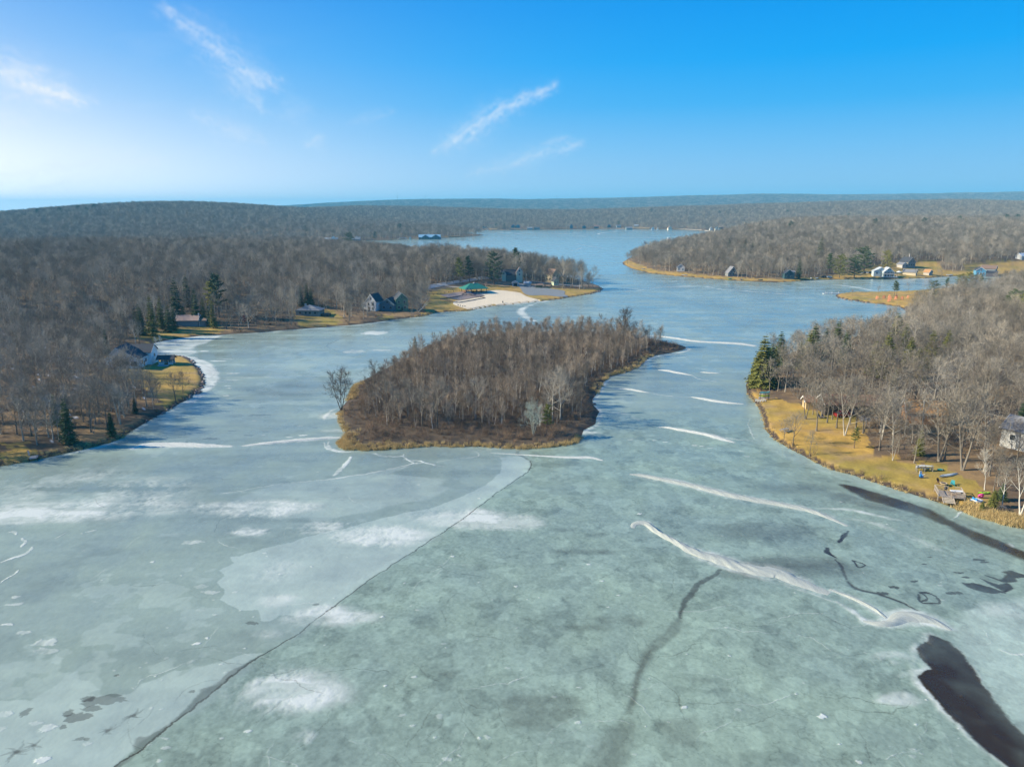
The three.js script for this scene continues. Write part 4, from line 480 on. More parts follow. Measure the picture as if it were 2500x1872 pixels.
// gabled block under parent: ridge along local z, gable ends at +z and -z; across = width, len = length, eave and rise in metres
function gabled(parent, { across, len, eave, rise, wall, roof, at: [x, z] = [0, 0], turn = 0, over = 0.45, lop = 0, y0 = 0, trim = white, windows = [], door, chimney, slabs, floor = -1 }) {
  const g = new THREE.Group(); g.name = 'block'; g.position.set(x, y0, z); g.rotation.y = turn; parent.add(g);
  g.updateMatrix();
  const put = (name, geo, m, to = parent) => mesh(name, geo.applyMatrix4(g.matrix), m, to);
  const a = across / 2, apex = lop * a;
  put('wall', prism([[-a, floor], [a, floor], [a, eave], [apex, eave + rise], [-a, eave]], len), wall);
  for (const s of [-1, 1]) {   // two roof slabs
    const run = a - s * apex, ex = s * (a + over), ey = eave - over * rise / run, t = 0.16;
    const rf = put('roof', prism([[apex, eave + rise + 0.02], [ex, ey + 0.02], [ex, ey + 0.02 + t], [apex, eave + rise + 0.02 + t * 1.25]], len + 2 * over), (slabs && slabs[s < 0 ? 0 : 1]) ?? roof);
    for (const e of [-1, 1]) put('barge_board', prism([[apex, eave + rise - 0.2], [ex, ey - 0.2], [ex, ey + 0.17], [apex, eave + rise + 0.2]], 0.07).translate(0, 0, e * (len / 2 + over + 0.04)), trim, rf);
  }
  const sideOf = { front: [0, len / 2], back: [Math.PI, len / 2], right: [Math.PI / 2, a], left: [-Math.PI / 2, a] };
  const onWall = (side, cx, cy, w, h, deep, out) => { const [t, off] = sideOf[side]; return box(w, h, deep, cx, cy, off + out).rotateY(t); };
  for (const [side, cx, cy, w, h] of windows) { const f = put('window', onWall(side, cx, cy, w + 0.24, h + 0.24, 0.08, 0.03), trim); put('pane', onWall(side, cx, cy, w, h, 0.06, 0.065), glass, f); }
  if (door) { const [side, cx, w, h, m] = door, f = put('door', onWall(side, cx, h / 2 - 0.05, w, h, 0.08, 0.04), m ?? darkWood); put('handle', onWall(side, cx + w * 0.36, h * 0.45, 0.07, 0.07, 0.1, 0.1), white, f); }
  if (chimney) { const [cx, cz, h] = chimney, c = put('chimney', box(0.9, h, 0.9, cx, eave + rise - 0.6 + h / 2, cz), mat(0.4, 0.36, 0.33)); put('chimney_cap', box(1.1, 0.15, 1.1, cx, eave + rise - 0.6 + h + 0.08, cz), white, c); }
  parent.remove(g);
}
function house(name, label, u, v, turn, blocks, radius, group, category = 'house') {
  const p = at(u, v), o = thing(name, label, category, p, turn, group); const k = name === 'lake_house' || (v > 600 && v < 690 && u > 1500) ? 0.86 : 1; o.scale.setScalar(k); buildings.push([p[0], -p[2], radius * k]);
  for (const b of blocks) gabled(o, b); return o;
}
const row = (side, y, w, h, ...xs) => xs.map((x) => [side, x, y, w, h]);
const W_ = (r, g, b) => mat(r, g, b, { roughness: 0.85 });
// -- around the snowy cove
{
  const pale = W_(0.78, 0.82, 0.84);
  const h = house('lake_house', 'white house with dark roofs and a glazed slope on the left shore', 312, 893, 0.12, [
    { across: 13, len: 11, eave: 4, rise: 4.6, lop: -0.28, wall: pale, roof: shingle.dark, slabs: [mat(0.5, 0.5, 0.47, { roughness: 0.5 }), shingle.dark], windows: [...row('front', 2.2, 2.6, 1.3, 1.2), ...row('front', 1.9, 2.4, 2, 4.6), ...row('right', 2, 1.6, 1.4, -2, 2)], door: ['right', 0.2, 1, 2.1] },
    { across: 8, len: 9, eave: 5, rise: 2.6, wall: pale, roof: shingle.dark, at: [3.5, -8], turn: Math.PI / 2, windows: [...row('right', 3, 1.6, 1.3, -1.5, 1.5), ...row('front', 3, 1.4, 1.3, 0)] }], 11);
  for (let i = 0; i < 7; i++) for (let j = 0; j < 3; j++) mesh('glass_panel', box(1.25, 0.05, 1.25).rotateZ(Math.atan2(4.6, 4.7)).translate(-5.3 + j * 1.25, 5.15 + j * 1.22, -4.2 + i * 1.42), mat(0.42, 0.45, 0.46, { roughness: 0.15 }), h);
}
{
  const p = at(407, 889), o = thing('garden_pavilion', 'small white-posted garden pavilion with dark roof on the lawn', 'pavilion', p, 0.15); buildings.push([p[0], -p[2], 5]);
  for (const x of [-2.3, -0.7, 0.9, 2.4]) mesh('post', box(0.22, 2.3, 0.22, x, 1.15, 1.3), white, o); for (const x of [-2.3, 2.4]) mesh('post', box(0.22, 2.3, 0.22, x, 1.15, -1.3), white, o);
  mesh('wall', box(4.6, 2.2, 0.12, 0, 1.1, -1.35), W_(0.5, 0.55, 0.6), o); mesh('door', box(0.9, 2, 0.08, 0.1, 1, -1.25), darkWood, o); for (const x of [-1.5, 1.65]) mesh('railing', box(1.4, 0.8, 0.1, x, 0.5, 1.3), white, o);
  gabled(o, { across: 3.4, len: 5.2, eave: 2.3, rise: 1, y0: 0, floor: 2.2, wall: shingle.dark, roof: shingle.dark, turn: Math.PI / 2, trim: shingle.dark }); mesh('finial', bar([0, 3.3, 0], [0, 3.9, 0], 0.12, 0.05), darkWood, o);
  mesh('deck', box(5, 0.25, 2.6, -1.2, 0.1, 3), W_(0.55, 0.36, 0.36), o);
}
house('cottage', 'low cottage with brown roof between the spruces behind the snowy cove', 462, 793, 0.1, [{ across: 7, len: 10, eave: 2.7, rise: 2, wall: W_(0.22, 0.22, 0.23), roof: shingle.pink, turn: Math.PI / 2, windows: row('right', 1.5, 1.2, 1, -3, 0, 3) }, { across: 4, len: 4, eave: 2.4, rise: 0.9, wall: W_(0.2, 0.2, 0.2), roof: shingle.brown, at: [6.5, 1], turn: Math.PI / 2 }], 8);
house('tool_shed', 'narrow red shed on the brush-covered bank', 596, 784, 0.3, [{ across: 1.5, len: 1.5, eave: 2.7, rise: 0.6, wall: W_(0.38, 0.085, 0.065), roof: shingle.grey, over: 0.15, trim: W_(0.4, 0.1, 0.08), door: ['front', 0, 0.7, 1.9, W_(0.3, 0.07, 0.055)] }], 2, undefined, 'shed');
{
  const h = house('ranch_house', 'long grey hip-roofed house above a shaded lawn', 757, 768, -0.05, [], 9);
  mesh('wall', box(13, 3.8, 8, 0, 0.9, 0), W_(0.17, 0.2, 0.2), h); const hip = new THREE.ConeGeometry(1, 1, 4, 1).rotateY(Math.PI / 4).toNonIndexed(); const q = hip.attributes.position; for (let i = 0; i < q.count; i++) { const top = q.getY(i) > 0; q.setXYZ(i, top ? Math.sign(q.getX(i) || (i % 2 ? 1 : -1)) * 0 : q.getX(i) / 0.7071 * 7.1, top ? 2.6 : 0, top ? 0 : q.getZ(i) / 0.7071 * 4.6); } hip.computeVertexNormals(); mesh('roof', hip.translate(0, 2.8, 0), shingle.grey, h);
  for (const x of [-4, -1, 1.2, 4]) { const w = mesh('window', box(1.5, 1.4, 0.1, x, 1.5, 4.02), W_(0.3, 0.34, 0.34), h); mesh('pane', box(1.25, 1.15, 0.1, x, 1.5, 4.06), glass, w); } mesh('chimney', box(0.8, 1.8, 0.8, -2.4, 4.9, -0.6), W_(0.45, 0.42, 0.4), h); mesh('deck', box(4, 1, 5, 8.6, 0.3, 0.5), darkWood, h);
}
house('gable_house', 'narrow white gabled house among bare trunks left of the green house', 915, 756, -0.35, [{ across: 6, len: 8, eave: 5.4, rise: 3.6, wall: W_(0.66, 0.66, 0.65), roof: shingle.dark, windows: [...row('front', 6.6, 0.9, 1.3, 0), ...row('front', 3.6, 0.9, 1.4, -1.4, 1.4), ...row('front', 1.2, 0.9, 1.4, 1.2)], door: ['front', -1.3, 1, 2.1] }, { across: 5, len: 5, eave: 2.4, rise: 1.3, wall: W_(0.66, 0.66, 0.65), roof: shingle.grey, at: [-5, -2], turn: 1.57, windows: row('right', 1.3, 1.8, 1.3, 0) }], 7);
house('dark_house', 'dark blue-grey gabled house half hidden beside the green house', 952, 757, -0.2, [{ across: 8, len: 8, eave: 4, rise: 3, wall: W_(0.09, 0.14, 0.17), roof: shingle.dark, trim: W_(0.16, 0.24, 0.28), windows: [...row('front', 5, 1.2, 1, 0), ...row('front', 2, 1.2, 1.2, -2, 2)] }], 6);
house('green_house', 'tall green gabled house with pale eaves near the beach', 978, 756, 0.35, [{ across: 7, len: 9, eave: 6.6, rise: 3.2, wall: W_(0.16, 0.23, 0.14), roof: shingle.dark, trim: W_(0.55, 0.55, 0.42), windows: [...row('front', 7.6, 0.9, 0.9, 0), ...row('front', 5, 1.0, 1.3, -1.8, 1.4), ...row('front', 2, 1.2, 1.4, -1.8, 1.6)], door: ['front', 0, 1, 2.1] }], 7);
// -- the beach
const sheet = (name, list, m, lift = 0.07, step = 2.5) => {   // a patch laid on the ground
  const outline = places(list), shape = new THREE.Shape(outline.map(([x, d]) => new THREE.Vector2(x, d))); let tris = THREE.ShapeUtils.triangulateShape(shape.getPoints(), []).map((t) => t.map((i) => outline[i]));
  for (let pass = 0; pass < 7; pass++) tris = tris.flatMap(([a, b, c]) => { const e = [[a, b, c], [b, c, a], [c, a, b]].map(([p, q, r]) => [Math.hypot(p[0] - q[0], p[1] - q[1]), p, q, r]).sort((p, q) => q[0] - p[0])[0]; if (e[0] < step * 2) return [[a, b, c]]; const m2 = [(e[1][0] + e[2][0]) / 2, (e[1][1] + e[2][1]) / 2]; return [[e[1], m2, e[3]], [m2, e[2], e[3]]]; });
  const pos = [], uv = []; for (const t of tris) { const cr = (t[1][0] - t[0][0]) * (t[2][1] - t[0][1]) - (t[1][1] - t[0][1]) * (t[2][0] - t[0][0]); for (const [x, d] of cr > 0 ? t : [t[0], t[2], t[1]]) { pos.push(x, heightAt(x, d) + lift, -d); uv.push(x / 6, d / 6); } }
  const g = new THREE.BufferGeometry(); g.setAttribute('position', new THREE.Float32BufferAttribute(pos, 3)); g.setAttribute('uv', new THREE.Float32BufferAttribute(uv, 2)); g.computeVertexNormals(); return structure(mesh(name, g, m));
};
const zP = zoomed(1030, 680, 7.373), zQ = zoomed(1170, 580, 6.9125);
const smooth = (list, n = 4) => { const c = new THREE.CatmullRomCurve3(list.map(([x, y]) => V(x, y, 0)), true, 'centripetal').getPoints(list.length * n); c.pop(); return c.map((p) => [p.x, p.y]); };
sheet('beach_sand', smooth(zP([[590, 450], [680, 438], [900, 400], [1140, 352], [950, 320], [960, 300], [1150, 292], [1370, 275], [1650, 288], [1780, 305], [1900, 355], [2100, 400], [2140, 412], [1900, 437], [1600, 468], [1300, 493], [1000, 550], [850, 574], [760, 560], [620, 520], [560, 490]])), mat(0.85, 0.72, 0.52, { map: grain }), 0.1);
sheet('mulch_bed', zP([[330, 372], [800, 300], [930, 305], [1140, 352], [670, 435]]), mat(0.3, 0.235, 0.22, { map: grain }), 0.16);
sheet('gravel_lot', smooth(zQ([[600, 868], [700, 866], [900, 880], [1150, 905], [1350, 920], [1450, 940], [1440, 975], [1500, 1005], [1370, 1018], [1100, 998], [850, 1000], [740, 970], [700, 920]])), mat(0.25, 0.27, 0.28, { map: grain }), 0.12);
sheet('road', [[1045, 716], [1100, 708.5], [1160, 701], [1175, 697], [1215, 695], [1262, 697], [1262, 700], [1215, 699], [1180, 702], [1100, 713], [1045, 722]], mat(0.4, 0.41, 0.43, { map: grain }), 0.14); sheet('road', [[1225, 690], [1260, 696], [1330, 699], [1420, 703], [1420, 705.5], [1330, 702], [1250, 700], [1215, 693]], mat(0.22, 0.22, 0.23, { map: grain }), 0.14);
sheet('footpath', zP([[400, 255], [560, 265], [780, 255], [790, 260], [560, 274], [400, 262]]), mat(0.55, 0.48, 0.38, { map: grain }), 0.1);
{
  const p = at(1157, 713.5), o = thing('picnic_pavilion', 'open picnic pavilion with green hipped roof beside the beach', 'pavilion', p, 0.42); buildings.push([p[0], -p[2], 14]);
  for (let i = 0; i < 5; i++) for (const z of [-4.6, 4.6]) mesh('post', box(0.28, 3, 0.28, -7.2 + i * 3.6, 1.5, z), darkWood, o);
  const a = [[-8.6, -6], [8.6, -6], [8.6, 6], [-8.6, 6]], r = [[-2.6, 0], [2.6, 0]], y0 = 2.95, y1 = 6.2, P = (q, y) => [q[0], y, q[1]];
  const face = (name, ...pts) => { const g = new THREE.BufferGeometry(), f = []; for (let i = 1; i < pts.length - 1; i++) f.push(...pts[0], ...pts[i], ...pts[i + 1]); g.setAttribute('position', new THREE.Float32BufferAttribute(f, 3)); g.computeVertexNormals(); mesh(name, g, shingle.green, o); };
  face('roof', P(a[3], y0), P(a[2], y0), P(r[1], y1), P(r[0], y1)); face('roof', P(a[1], y0), P(a[0], y0), P(r[0], y1), P(r[1], y1)); face('roof', P(a[2], y0), P(a[1], y0), P(r[1], y1)); face('roof', P(a[0], y0), P(a[3], y0), P(r[0], y1));
  mesh('eave_board', merged([box(17.3, 0.25, 0.1, 0, y0 - 0.13, 6), box(17.3, 0.25, 0.1, 0, y0 - 0.13, -6), box(0.1, 0.25, 12, 8.6, y0 - 0.13, 0), box(0.1, 0.25, 12, -8.6, y0 - 0.13, 0)]), shingle.green, o); mesh('ceiling', box(17, 0.08, 11.8, 0, y0 - 0.02, 0), mat(0.35, 0.26, 0.17), o); mesh('floor_slab', box(17, 0.2, 12, 0, 0.05, 0), W_(0.42, 0.4, 0.38), o); mesh('cupola', box(0.9, 0.6, 0.9, 0, y1 + 0.1, 0), W_(0.5, 0.48, 0.45), o);
}
const orange = W_(0.45, 0.17, 0.085), tables = {};
function picnicTable(p, turn, m, label, group) {
  const key = m.uuid, made = tables[key]; let o;
  if (made) { o = copyOf(made, label, group); o.position.set(...p); o.rotation.set(0, turn, 0); return o; }
  o = tables[key] = thing('picnic_table', label, 'picnic table', p, turn, group);
  for (let i = 0; i < 4; i++) mesh('top_plank', box(2, 0.05, 0.18, 0, 0.75, -0.3 + i * 0.2), m, o); for (const z of [-0.75, 0.75]) mesh('bench', box(2, 0.06, 0.28, 0, 0.45, z), m, o);
  for (const x of [-0.7, 0.7]) { for (const s of [-1, 1]) mesh('leg', plank([x, 0, s * 0.75], [x, 0.74, s * 0.2], 0.06, 0.12), m, o); mesh('crosspiece', box(0.06, 0.1, 1.6, x, 0.42, 0), m, o); }
  return o;
}
{ const [px, py, pz] = at(1157, 713.5); for (let i = 0; i < 5; i++) for (const z of [-2.2, 2.2]) { const x = -6 + i * 3, c = Math.cos(0.42), s = Math.sin(0.42); picnicTable([px + x * c + z * s, py + 0.15, pz - x * s + z * c], 0.42 + 1.57, orange, 'orange picnic table under the green pavilion roof', 'picnic tables under the pavilion'); } }
for (const [x, y, t] of [[632, 312, 0.5], [700, 305, 1.2], [765, 298, 0.2], [770, 315, 0.8], [832, 300, 1.5], [835, 318, 0.3], [900, 316, 1], [968, 304, 0.1], [758, 340, 0.7]]) { const o = picnicTable(at(...zoomed(2000, 660, 4.424)([[x, y]])[0]), t, orange, 'orange picnic table stored on end on the straw-coloured spit', 'picnic tables stored on the spit'); const y0 = o.position.y; o.rotation.set(0, t, 0); o.rotateZ(1.25); o.position.y = y0 + 0.95; }
{
  const p = at(1144, 720.5), o = thing('play_structure', 'dark play tower with two slides in the mulched playground', 'playground', p, 0.3), dark = W_(0.05, 0.06, 0.09), pl = W_(0.2, 0.22, 0.26), purple = W_(0.1, 0.05, 0.16);
  for (const [x, z] of [[-1.6, -1], [1.6, -1], [-1.6, 1], [1.6, 1]]) mesh('post', bar([x, 0, z], [x, 3.6, z], 0.09), dark, o); mesh('platform', box(3.4, 0.15, 2.2, 0, 1.5, 0), pl, o);
  for (const x of [-1, 1]) mesh('roof', new THREE.ConeGeometry(1.5, 1, 4).rotateY(0.785).translate(x, 4, 0), dark, o); for (const z of [-1, 1]) mesh('panel', box(3.2, 0.9, 0.08, 0, 2.1, z), pl, o);
  for (const s of [-1, 1]) mesh('slide', merged([plank([s * 1.7, 1.5, 0.3 * s], [s * 4.6, 0.2, 0.9 * s], 0.7, 0.1), plank([s * 1.7, 1.75, 0.3 * s + 0.35], [s * 4.6, 0.45, 0.9 * s + 0.35], 0.08, 0.3), plank([s * 1.7, 1.75, 0.3 * s - 0.35], [s * 4.6, 0.45, 0.9 * s - 0.35], 0.08, 0.3)]), s < 0 ? dark : purple, o); mesh('ladder', merged([0, 1, 2, 3].map((i) => box(0.8, 0.06, 0.12, 0.2, 0.35 + i * 0.35, 1.5 - i * 0.12))), dark, o);
  const q = at(1112, 731), sw = thing('climbing_frame', 'low pale climbing frame on the playground mulch', 'climbing frame', q, 0.35), pm = W_(0.5, 0.42, 0.36);
  for (let i = 0; i < 7; i++) { mesh('hoop', new THREE.TorusGeometry(0.8, 0.05, 5, 10, Math.PI).rotateY(1.2).translate(-4.5 + i * 1.5, 0, (i % 2) * 1.2 - 0.6), pm, sw); } mesh('rail', merged([bar([-4.8, 0.8, -0.6], [4.8, 0.8, -0.6], 0.04), bar([-4.8, 0.8, 0.6], [4.8, 0.8, 0.6], 0.04)]), pm, sw);
  for (let i = 0; i < 4; i++) { const corners = zP([[330, 372], [800, 300], [1140, 352], [670, 435]]), A = at(...corners[i]), B = at(...corners[(i + 1) % 4]); const b = mesh('playground_border', plank([A[0], A[1] + 0.2, A[2]], [B[0], B[1] + 0.2, B[2]], 0.3, 0.4), mat(0.1, 0.075, 0.075)); b.userData = { label: ['dark timber edging on the road side of the playground', 'dark timber edging on the pavilion side of the playground', 'dark timber edging between the playground and the sand', 'dark timber edging between the playground and the grass'][i], category: 'edging' }; }
  const r = at(1096.5, 726), sg = thing('bench_swing', 'pale swing frame at the edge of the playground', 'swing', r, 0.2); for (const x of [-0.8, 0.8]) mesh('post', bar([x, 0, 0], [x, 2.2, 0], 0.07), pm, sg); mesh('beam', bar([-0.8, 2.2, 0], [0.8, 2.2, 0], 0.07), pm, sg); mesh('seat', box(1.2, 0.08, 0.4, 0, 0.5, 0), pm, sg);
}
{
  const o = thing('trash_barrel', 'dark barrel standing alone on the beach sand', 'barrel', at(1227.5, 739.5)); mesh('drum', new THREE.CylinderGeometry(0.32, 0.32, 1, 12).translate(0, 0.5, 0), mat(0.06, 0.06, 0.06), o); mesh('lid', new THREE.SphereGeometry(0.34, 12, 6, 0, 7, 0, 1.57).translate(0, 1, 0), mat(0.1, 0.1, 0.1), o); mesh('rim', new THREE.TorusGeometry(0.33, 0.03, 5, 14).rotateX(1.57).translate(0, 0.98, 0), mat(0.15, 0.15, 0.15), o);
  let first; for (const [x, y] of [[652, 500], [690, 508], [737, 522], [775, 522]]) { const q = at(...zP([[x, y]])[0]); if (!first) { first = thing('fire_grill', 'small dark park grill on the sand near the beach grass', 'grill', q, 0, 'grills on the sand'); mesh('stand', bar([0, 0, 0], [0, 0.8, 0], 0.06), darkWood, first); mesh('fire_box', box(0.6, 0.35, 0.5, 0, 0.95, 0), mat(0.05, 0.05, 0.05), first); mesh('grate', box(0.56, 0.03, 0.46, 0, 1.14, 0), mat(0.2, 0.2, 0.2), first); } else copyOf(first).position.set(...q); }
}
house('twin_gable_house', 'grey-brown house with two cream gables among the peninsula trees', 1249, 686, 0.05, [{ across: 8, len: 15, eave: 5.2, rise: 3.4, wall: W_(0.2, 0.165, 0.14), roof: shingle.dark, turn: Math.PI / 2, windows: [...row('right', 2, 1.2, 1.3, -5, -2, 2, 5), ...row('right', 4.2, 1, 1, -3, 3)] }, { across: 4.6, len: 3, eave: 7.2, rise: 3.4, wall: W_(0.62, 0.55, 0.4), roof: shingle.brown, at: [5.6, 3.6], windows: [...row('front', 8, 1, 1.2, 0), ...row('front', 5.4, 1.2, 1.3, 0)] }, { across: 3, len: 2.5, eave: 5.8, rise: 2.6, wall: W_(0.62, 0.55, 0.4), roof: shingle.brown, at: [-6, 3.6], windows: row('front', 6, 0.8, 1, 0) }], 10);
house('tan_house', 'tall tan house with brown roof among the peninsula trees', 1348, 690, 0.7, [{ across: 7, len: 8, eave: 7, rise: 3.4, wall: W_(0.5, 0.4, 0.25), roof: shingle.brown, trim: W_(0.4, 0.32, 0.22), windows: [...row('front', 5.4, 1, 1.3, -1.7, 1.7), ...row('left', 3, 1, 1.3, -2, 1)] }], 6);
house('pale_green_house', 'small pale green gabled house below the tan house', 1355, 696, 0.25, [{ across: 3.6, len: 5, eave: 3.4, rise: 2.4, wall: W_(0.5, 0.58, 0.42), roof: shingle.dark, windows: row('front', 2.3, 0.8, 1, -0.6, 0.8) }], 4);
house('garage', 'small grey garage with a dark open door by the peninsula road', 1258, 697, 0, [{ across: 4.4, len: 5, eave: 2.5, rise: 1, wall: W_(0.42, 0.42, 0.42), roof: shingle.grey, door: ['front', 0, 2.6, 2, mat(0.02, 0.02, 0.03)] }], 4, undefined, 'garage');
house('storage_shed', 'small pale grey shed beside the flagpole on the peninsula', 1288, 698, -0.15, [{ across: 3, len: 4.6, eave: 2.2, rise: 0.9, wall: W_(0.4, 0.4, 0.4), roof: shingle.pale, turn: 1.57, door: ['right', 0.4, 1, 1.9, W_(0.3, 0.3, 0.3)] }], 3, undefined, 'shed');
house('road_hut', 'low olive hut by the gravel lot', 1316, 702, 0, [{ across: 3.4, len: 5, eave: 2, rise: 0.7, wall: W_(0.2, 0.17, 0.09), roof: shingle.brown, turn: 1.57, windows: row('right', 1.2, 0.8, 0.6, -1.2, 1.2) }], 3, undefined, 'hut');
{ const o = thing('flagpole', 'white flagpole beside the grey shed on the peninsula', 'flagpole', at(1284.5, 697)); mesh('pole', bar([0, 0, 0], [0, 8.6, 0], 0.11, 0.06), white, o); mesh('ball', new THREE.SphereGeometry(0.16, 8, 6).translate(0, 8.7, 0), white, o); mesh('footing', new THREE.CylinderGeometry(0.35, 0.4, 0.3, 10).translate(0, 0.12, 0), W_(0.4, 0.4, 0.4), o); }
{ const o = thing('utility_pole', 'pale pole on the grass by the snowy cove', 'pole', at(487, 797.5)); mesh('pole', bar([0, 0, 0], [0, 6.2, 0], 0.16, 0.12), W_(0.5, 0.48, 0.45), o); mesh('birdhouse', box(0.45, 0.5, 0.45, 0, 6.3, 0), white, o); mesh('arm', box(0.9, 0.12, 0.12, 0, 4.4, 0), W_(0.5, 0.48, 0.45), o); }
// -- the far arm and the far shore
house('lodge', 'wide lakeside lodge with pale blue roofs on the far arm', 1049, 583.5, 0.06, [{ across: 18, len: 44, eave: 4, rise: 5, wall: W_(0.07, 0.1, 0.12), roof: shingle.blue, turn: Math.PI / 2, trim: shingle.blue, windows: row('right', 2.2, 2.6, 1.8, -16, -11, -6, 0, 6, 11, 16) }, { across: 17, len: 8, eave: 3.6, rise: 5, wall: W_(0.08, 0.12, 0.14), roof: shingle.blue, at: [-8, 10], trim: shingle.blue, windows: row('front', 2.4, 2, 2, -5, 0, 5) }, { across: 20, len: 9, eave: 3.6, rise: 5.6, wall: W_(0.08, 0.12, 0.14), roof: shingle.blue, at: [13, 10], trim: shingle.blue, windows: row('front', 2.4, 2, 2, -6, 0, 6) }, { across: 7, len: 9, eave: 8, rise: 3.5, wall: W_(0.4, 0.33, 0.28), roof: shingle.pink, at: [-3, -8] }], 34);
house('boat_hut', 'small cream hut on the lodge shore', 1001, 584.5, 0, [{ across: 3.6, len: 4, eave: 3, rise: 2, wall: W_(0.75, 0.7, 0.55), roof: shingle.pale, door: ['front', 0, 1.4, 2.2, W_(0.5, 0.48, 0.4)] }], 5, undefined, 'hut');
house('white_house', 'white house with pale roof beyond the wood on the far arm', 806, 590.5, 0.2, [{ across: 10, len: 26, eave: 5, rise: 3, wall: W_(0.6, 0.64, 0.68), roof: shingle.pale, turn: 1.57, windows: row('right', 2.6, 1.6, 1.6, -9, -5, 0, 5, 9), chimney: [2, 3, 4] }, { across: 9, len: 8, eave: 7, rise: 4, wall: W_(0.6, 0.64, 0.68), roof: shingle.pale, at: [6, 2], windows: row('front', 5, 1.6, 1.6, -2, 2) }], 18);
house('grey_house', 'grey house behind the lone pine on the far arm', 866, 590, 0.1, [{ across: 10, len: 20, eave: 5, rise: 4, wall: W_(0.16, 0.2, 0.23), roof: shingle.grey, turn: 1.57, windows: row('right', 2.6, 1.5, 1.5, -6, -2, 2, 6), chimney: [0, 4, 2.5] }], 14);
const farLabel = (what, where) => what + ' ' + where;
for (const [u, v, w, h, wall, roof, label, gable, name = 'shore_house'] of [
  [1183, 559.5, 12, 5, [0.2, 0.28, 0.32], 'dark', 'small slate-blue house next to the far boathouse', 0], [1200, 556.5, 16, 9, [0.25, 0.22, 0.2], 'brown', 'brown house on the rise behind the far boathouse', 0], [1190, 562, 5, 3, [0.7, 0.65, 0.55], 'pale', 'cream boathouse on the far grassy cove', 1],
  [1254, 559, 15, 10, [0.05, 0.16, 0.2], 'dark', 'teal twin-gabled house with white eaves on the far shore', 1], [1264, 559, 14, 10, [0.06, 0.2, 0.26], 'dark', 'teal house beside its twin gable on the far shore', 1], [1273, 560, 8, 5, [0.42, 0.32, 0.25], 'brown', 'tan annex beside the teal houses on the far shore', 0], [1293, 560.5, 16, 7, [0.24, 0.34, 0.38], 'grey', 'low grey-blue house beyond the tan annex of the teal houses', 0], [1311, 560.5, 17, 7, [0.3, 0.36, 0.36], 'dark', 'low grey house with white trim beside the grey-blue one', 0],
  [1395, 559, 9, 14, [0.06, 0.18, 0.24], 'dark', 'tall narrow teal house on the far shore', 1], [1426, 559, 11, 11, [0.06, 0.17, 0.22], 'dark', 'dark teal house with pale gable line on the far shore', 1], [1456, 558.5, 15, 10, [0.05, 0.12, 0.15], 'brown', 'dark house with a bright roof edge on the far shore', 0], [1487, 558, 11, 11, [0.06, 0.12, 0.14], 'dark', 'dark gabled house with one white eave on the far shore', 1], [1510, 558, 14, 9, [0.3, 0.38, 0.42], 'grey', 'pale blue house beside the dark gabled house on the far shore', 0], [1536, 557.5, 19, 9, [0.22, 0.3, 0.32], 'grey', 'long grey house with a white balcony on the far shore', 0], [1553, 556, 14, 6, [0.35, 0.33, 0.3], 'pale', 'low pale house above the straw-coloured far bank', 0],
  [1594, 559, 9, 8, [0.62, 0.65, 0.66], 'grey', 'white cottage with grey roof at the end of the straw bank', 1], [1606, 560, 5, 5, [0.7, 0.7, 0.68], 'pale', 'tiny white boathouse beside the white cottage', 1], [1635, 560, 12, 11, [0.75, 0.66, 0.52], 'brown', 'cream two-storey house mirrored in the far ice', 1], [1633, 549, 5, 12, [0.8, 0.8, 0.8], 'pale', 'white gable end high in the far wood', 1], [1736, 562.5, 8, 10, [0.66, 0.64, 0.58], 'grey', 'small white gabled house next to the cream gabled house', 1], [1750, 563, 11, 12, [0.72, 0.66, 0.52], 'dark', 'cream gabled house with a teal side wing', 1], [1760, 563, 11, 9, [0.05, 0.2, 0.26], 'dark', 'teal side wing of the cream gabled house', 0], [1771, 564, 6, 8, [0.35, 0.34, 0.32], 'grey', 'small grey house next to the teal wing', 1], [1786, 565, 16, 8, [0.2, 0.28, 0.32], 'grey', 'slate-coloured boathouses next to the small grey house', 0], [1809, 566.5, 15, 7, [0.34, 0.28, 0.22], 'brown', 'low brown house at the wooded end of the far shore', 0], [1335, 541, 0, 0],
]) { if (!w) continue; const m = W_(...wall); house(name, label, u, v, 0.1 * Math.sin(u), [{ across: gable ? w : w * 0.6, len: gable ? w * 0.8 : w, eave: h * 0.55, rise: h * 0.45, wall: m, roof: shingle[roof], turn: gable ? 0 : Math.PI / 2, over: 0.7, windows: gable ? [...row('front', h * 0.3, w * 0.16, h * 0.16, -w * 0.25, w * 0.25), ...row('front', h * 0.66, w * 0.14, h * 0.13, 0)] : row('right', h * 0.3, w * 0.1, h * 0.18, -w * 0.33, 0, w * 0.33) }], w * 0.8 + 4); }
const bank = (name, list, deep, m) => sheet(name, [...list, ...list.slice().reverse().map(([u, v]) => { const [x, d] = onLevel(u, v), k = 1 + deep / d; const D = d * k, X = x * k, c = Math.cos(PITCH), s = Math.sin(PITCH); return [1250 + FOCAL * X / (D * c + CAM_H * s), 936 - FOCAL * (-CAM_H * c + D * s) / (D * c + CAM_H * s)]; })], m, 0.5, 8);
const sandMat = mat(0.8, 0.68, 0.5, { map: grain }), bankMat = mat(0.4, 0.28, 0.12, { map: grain });
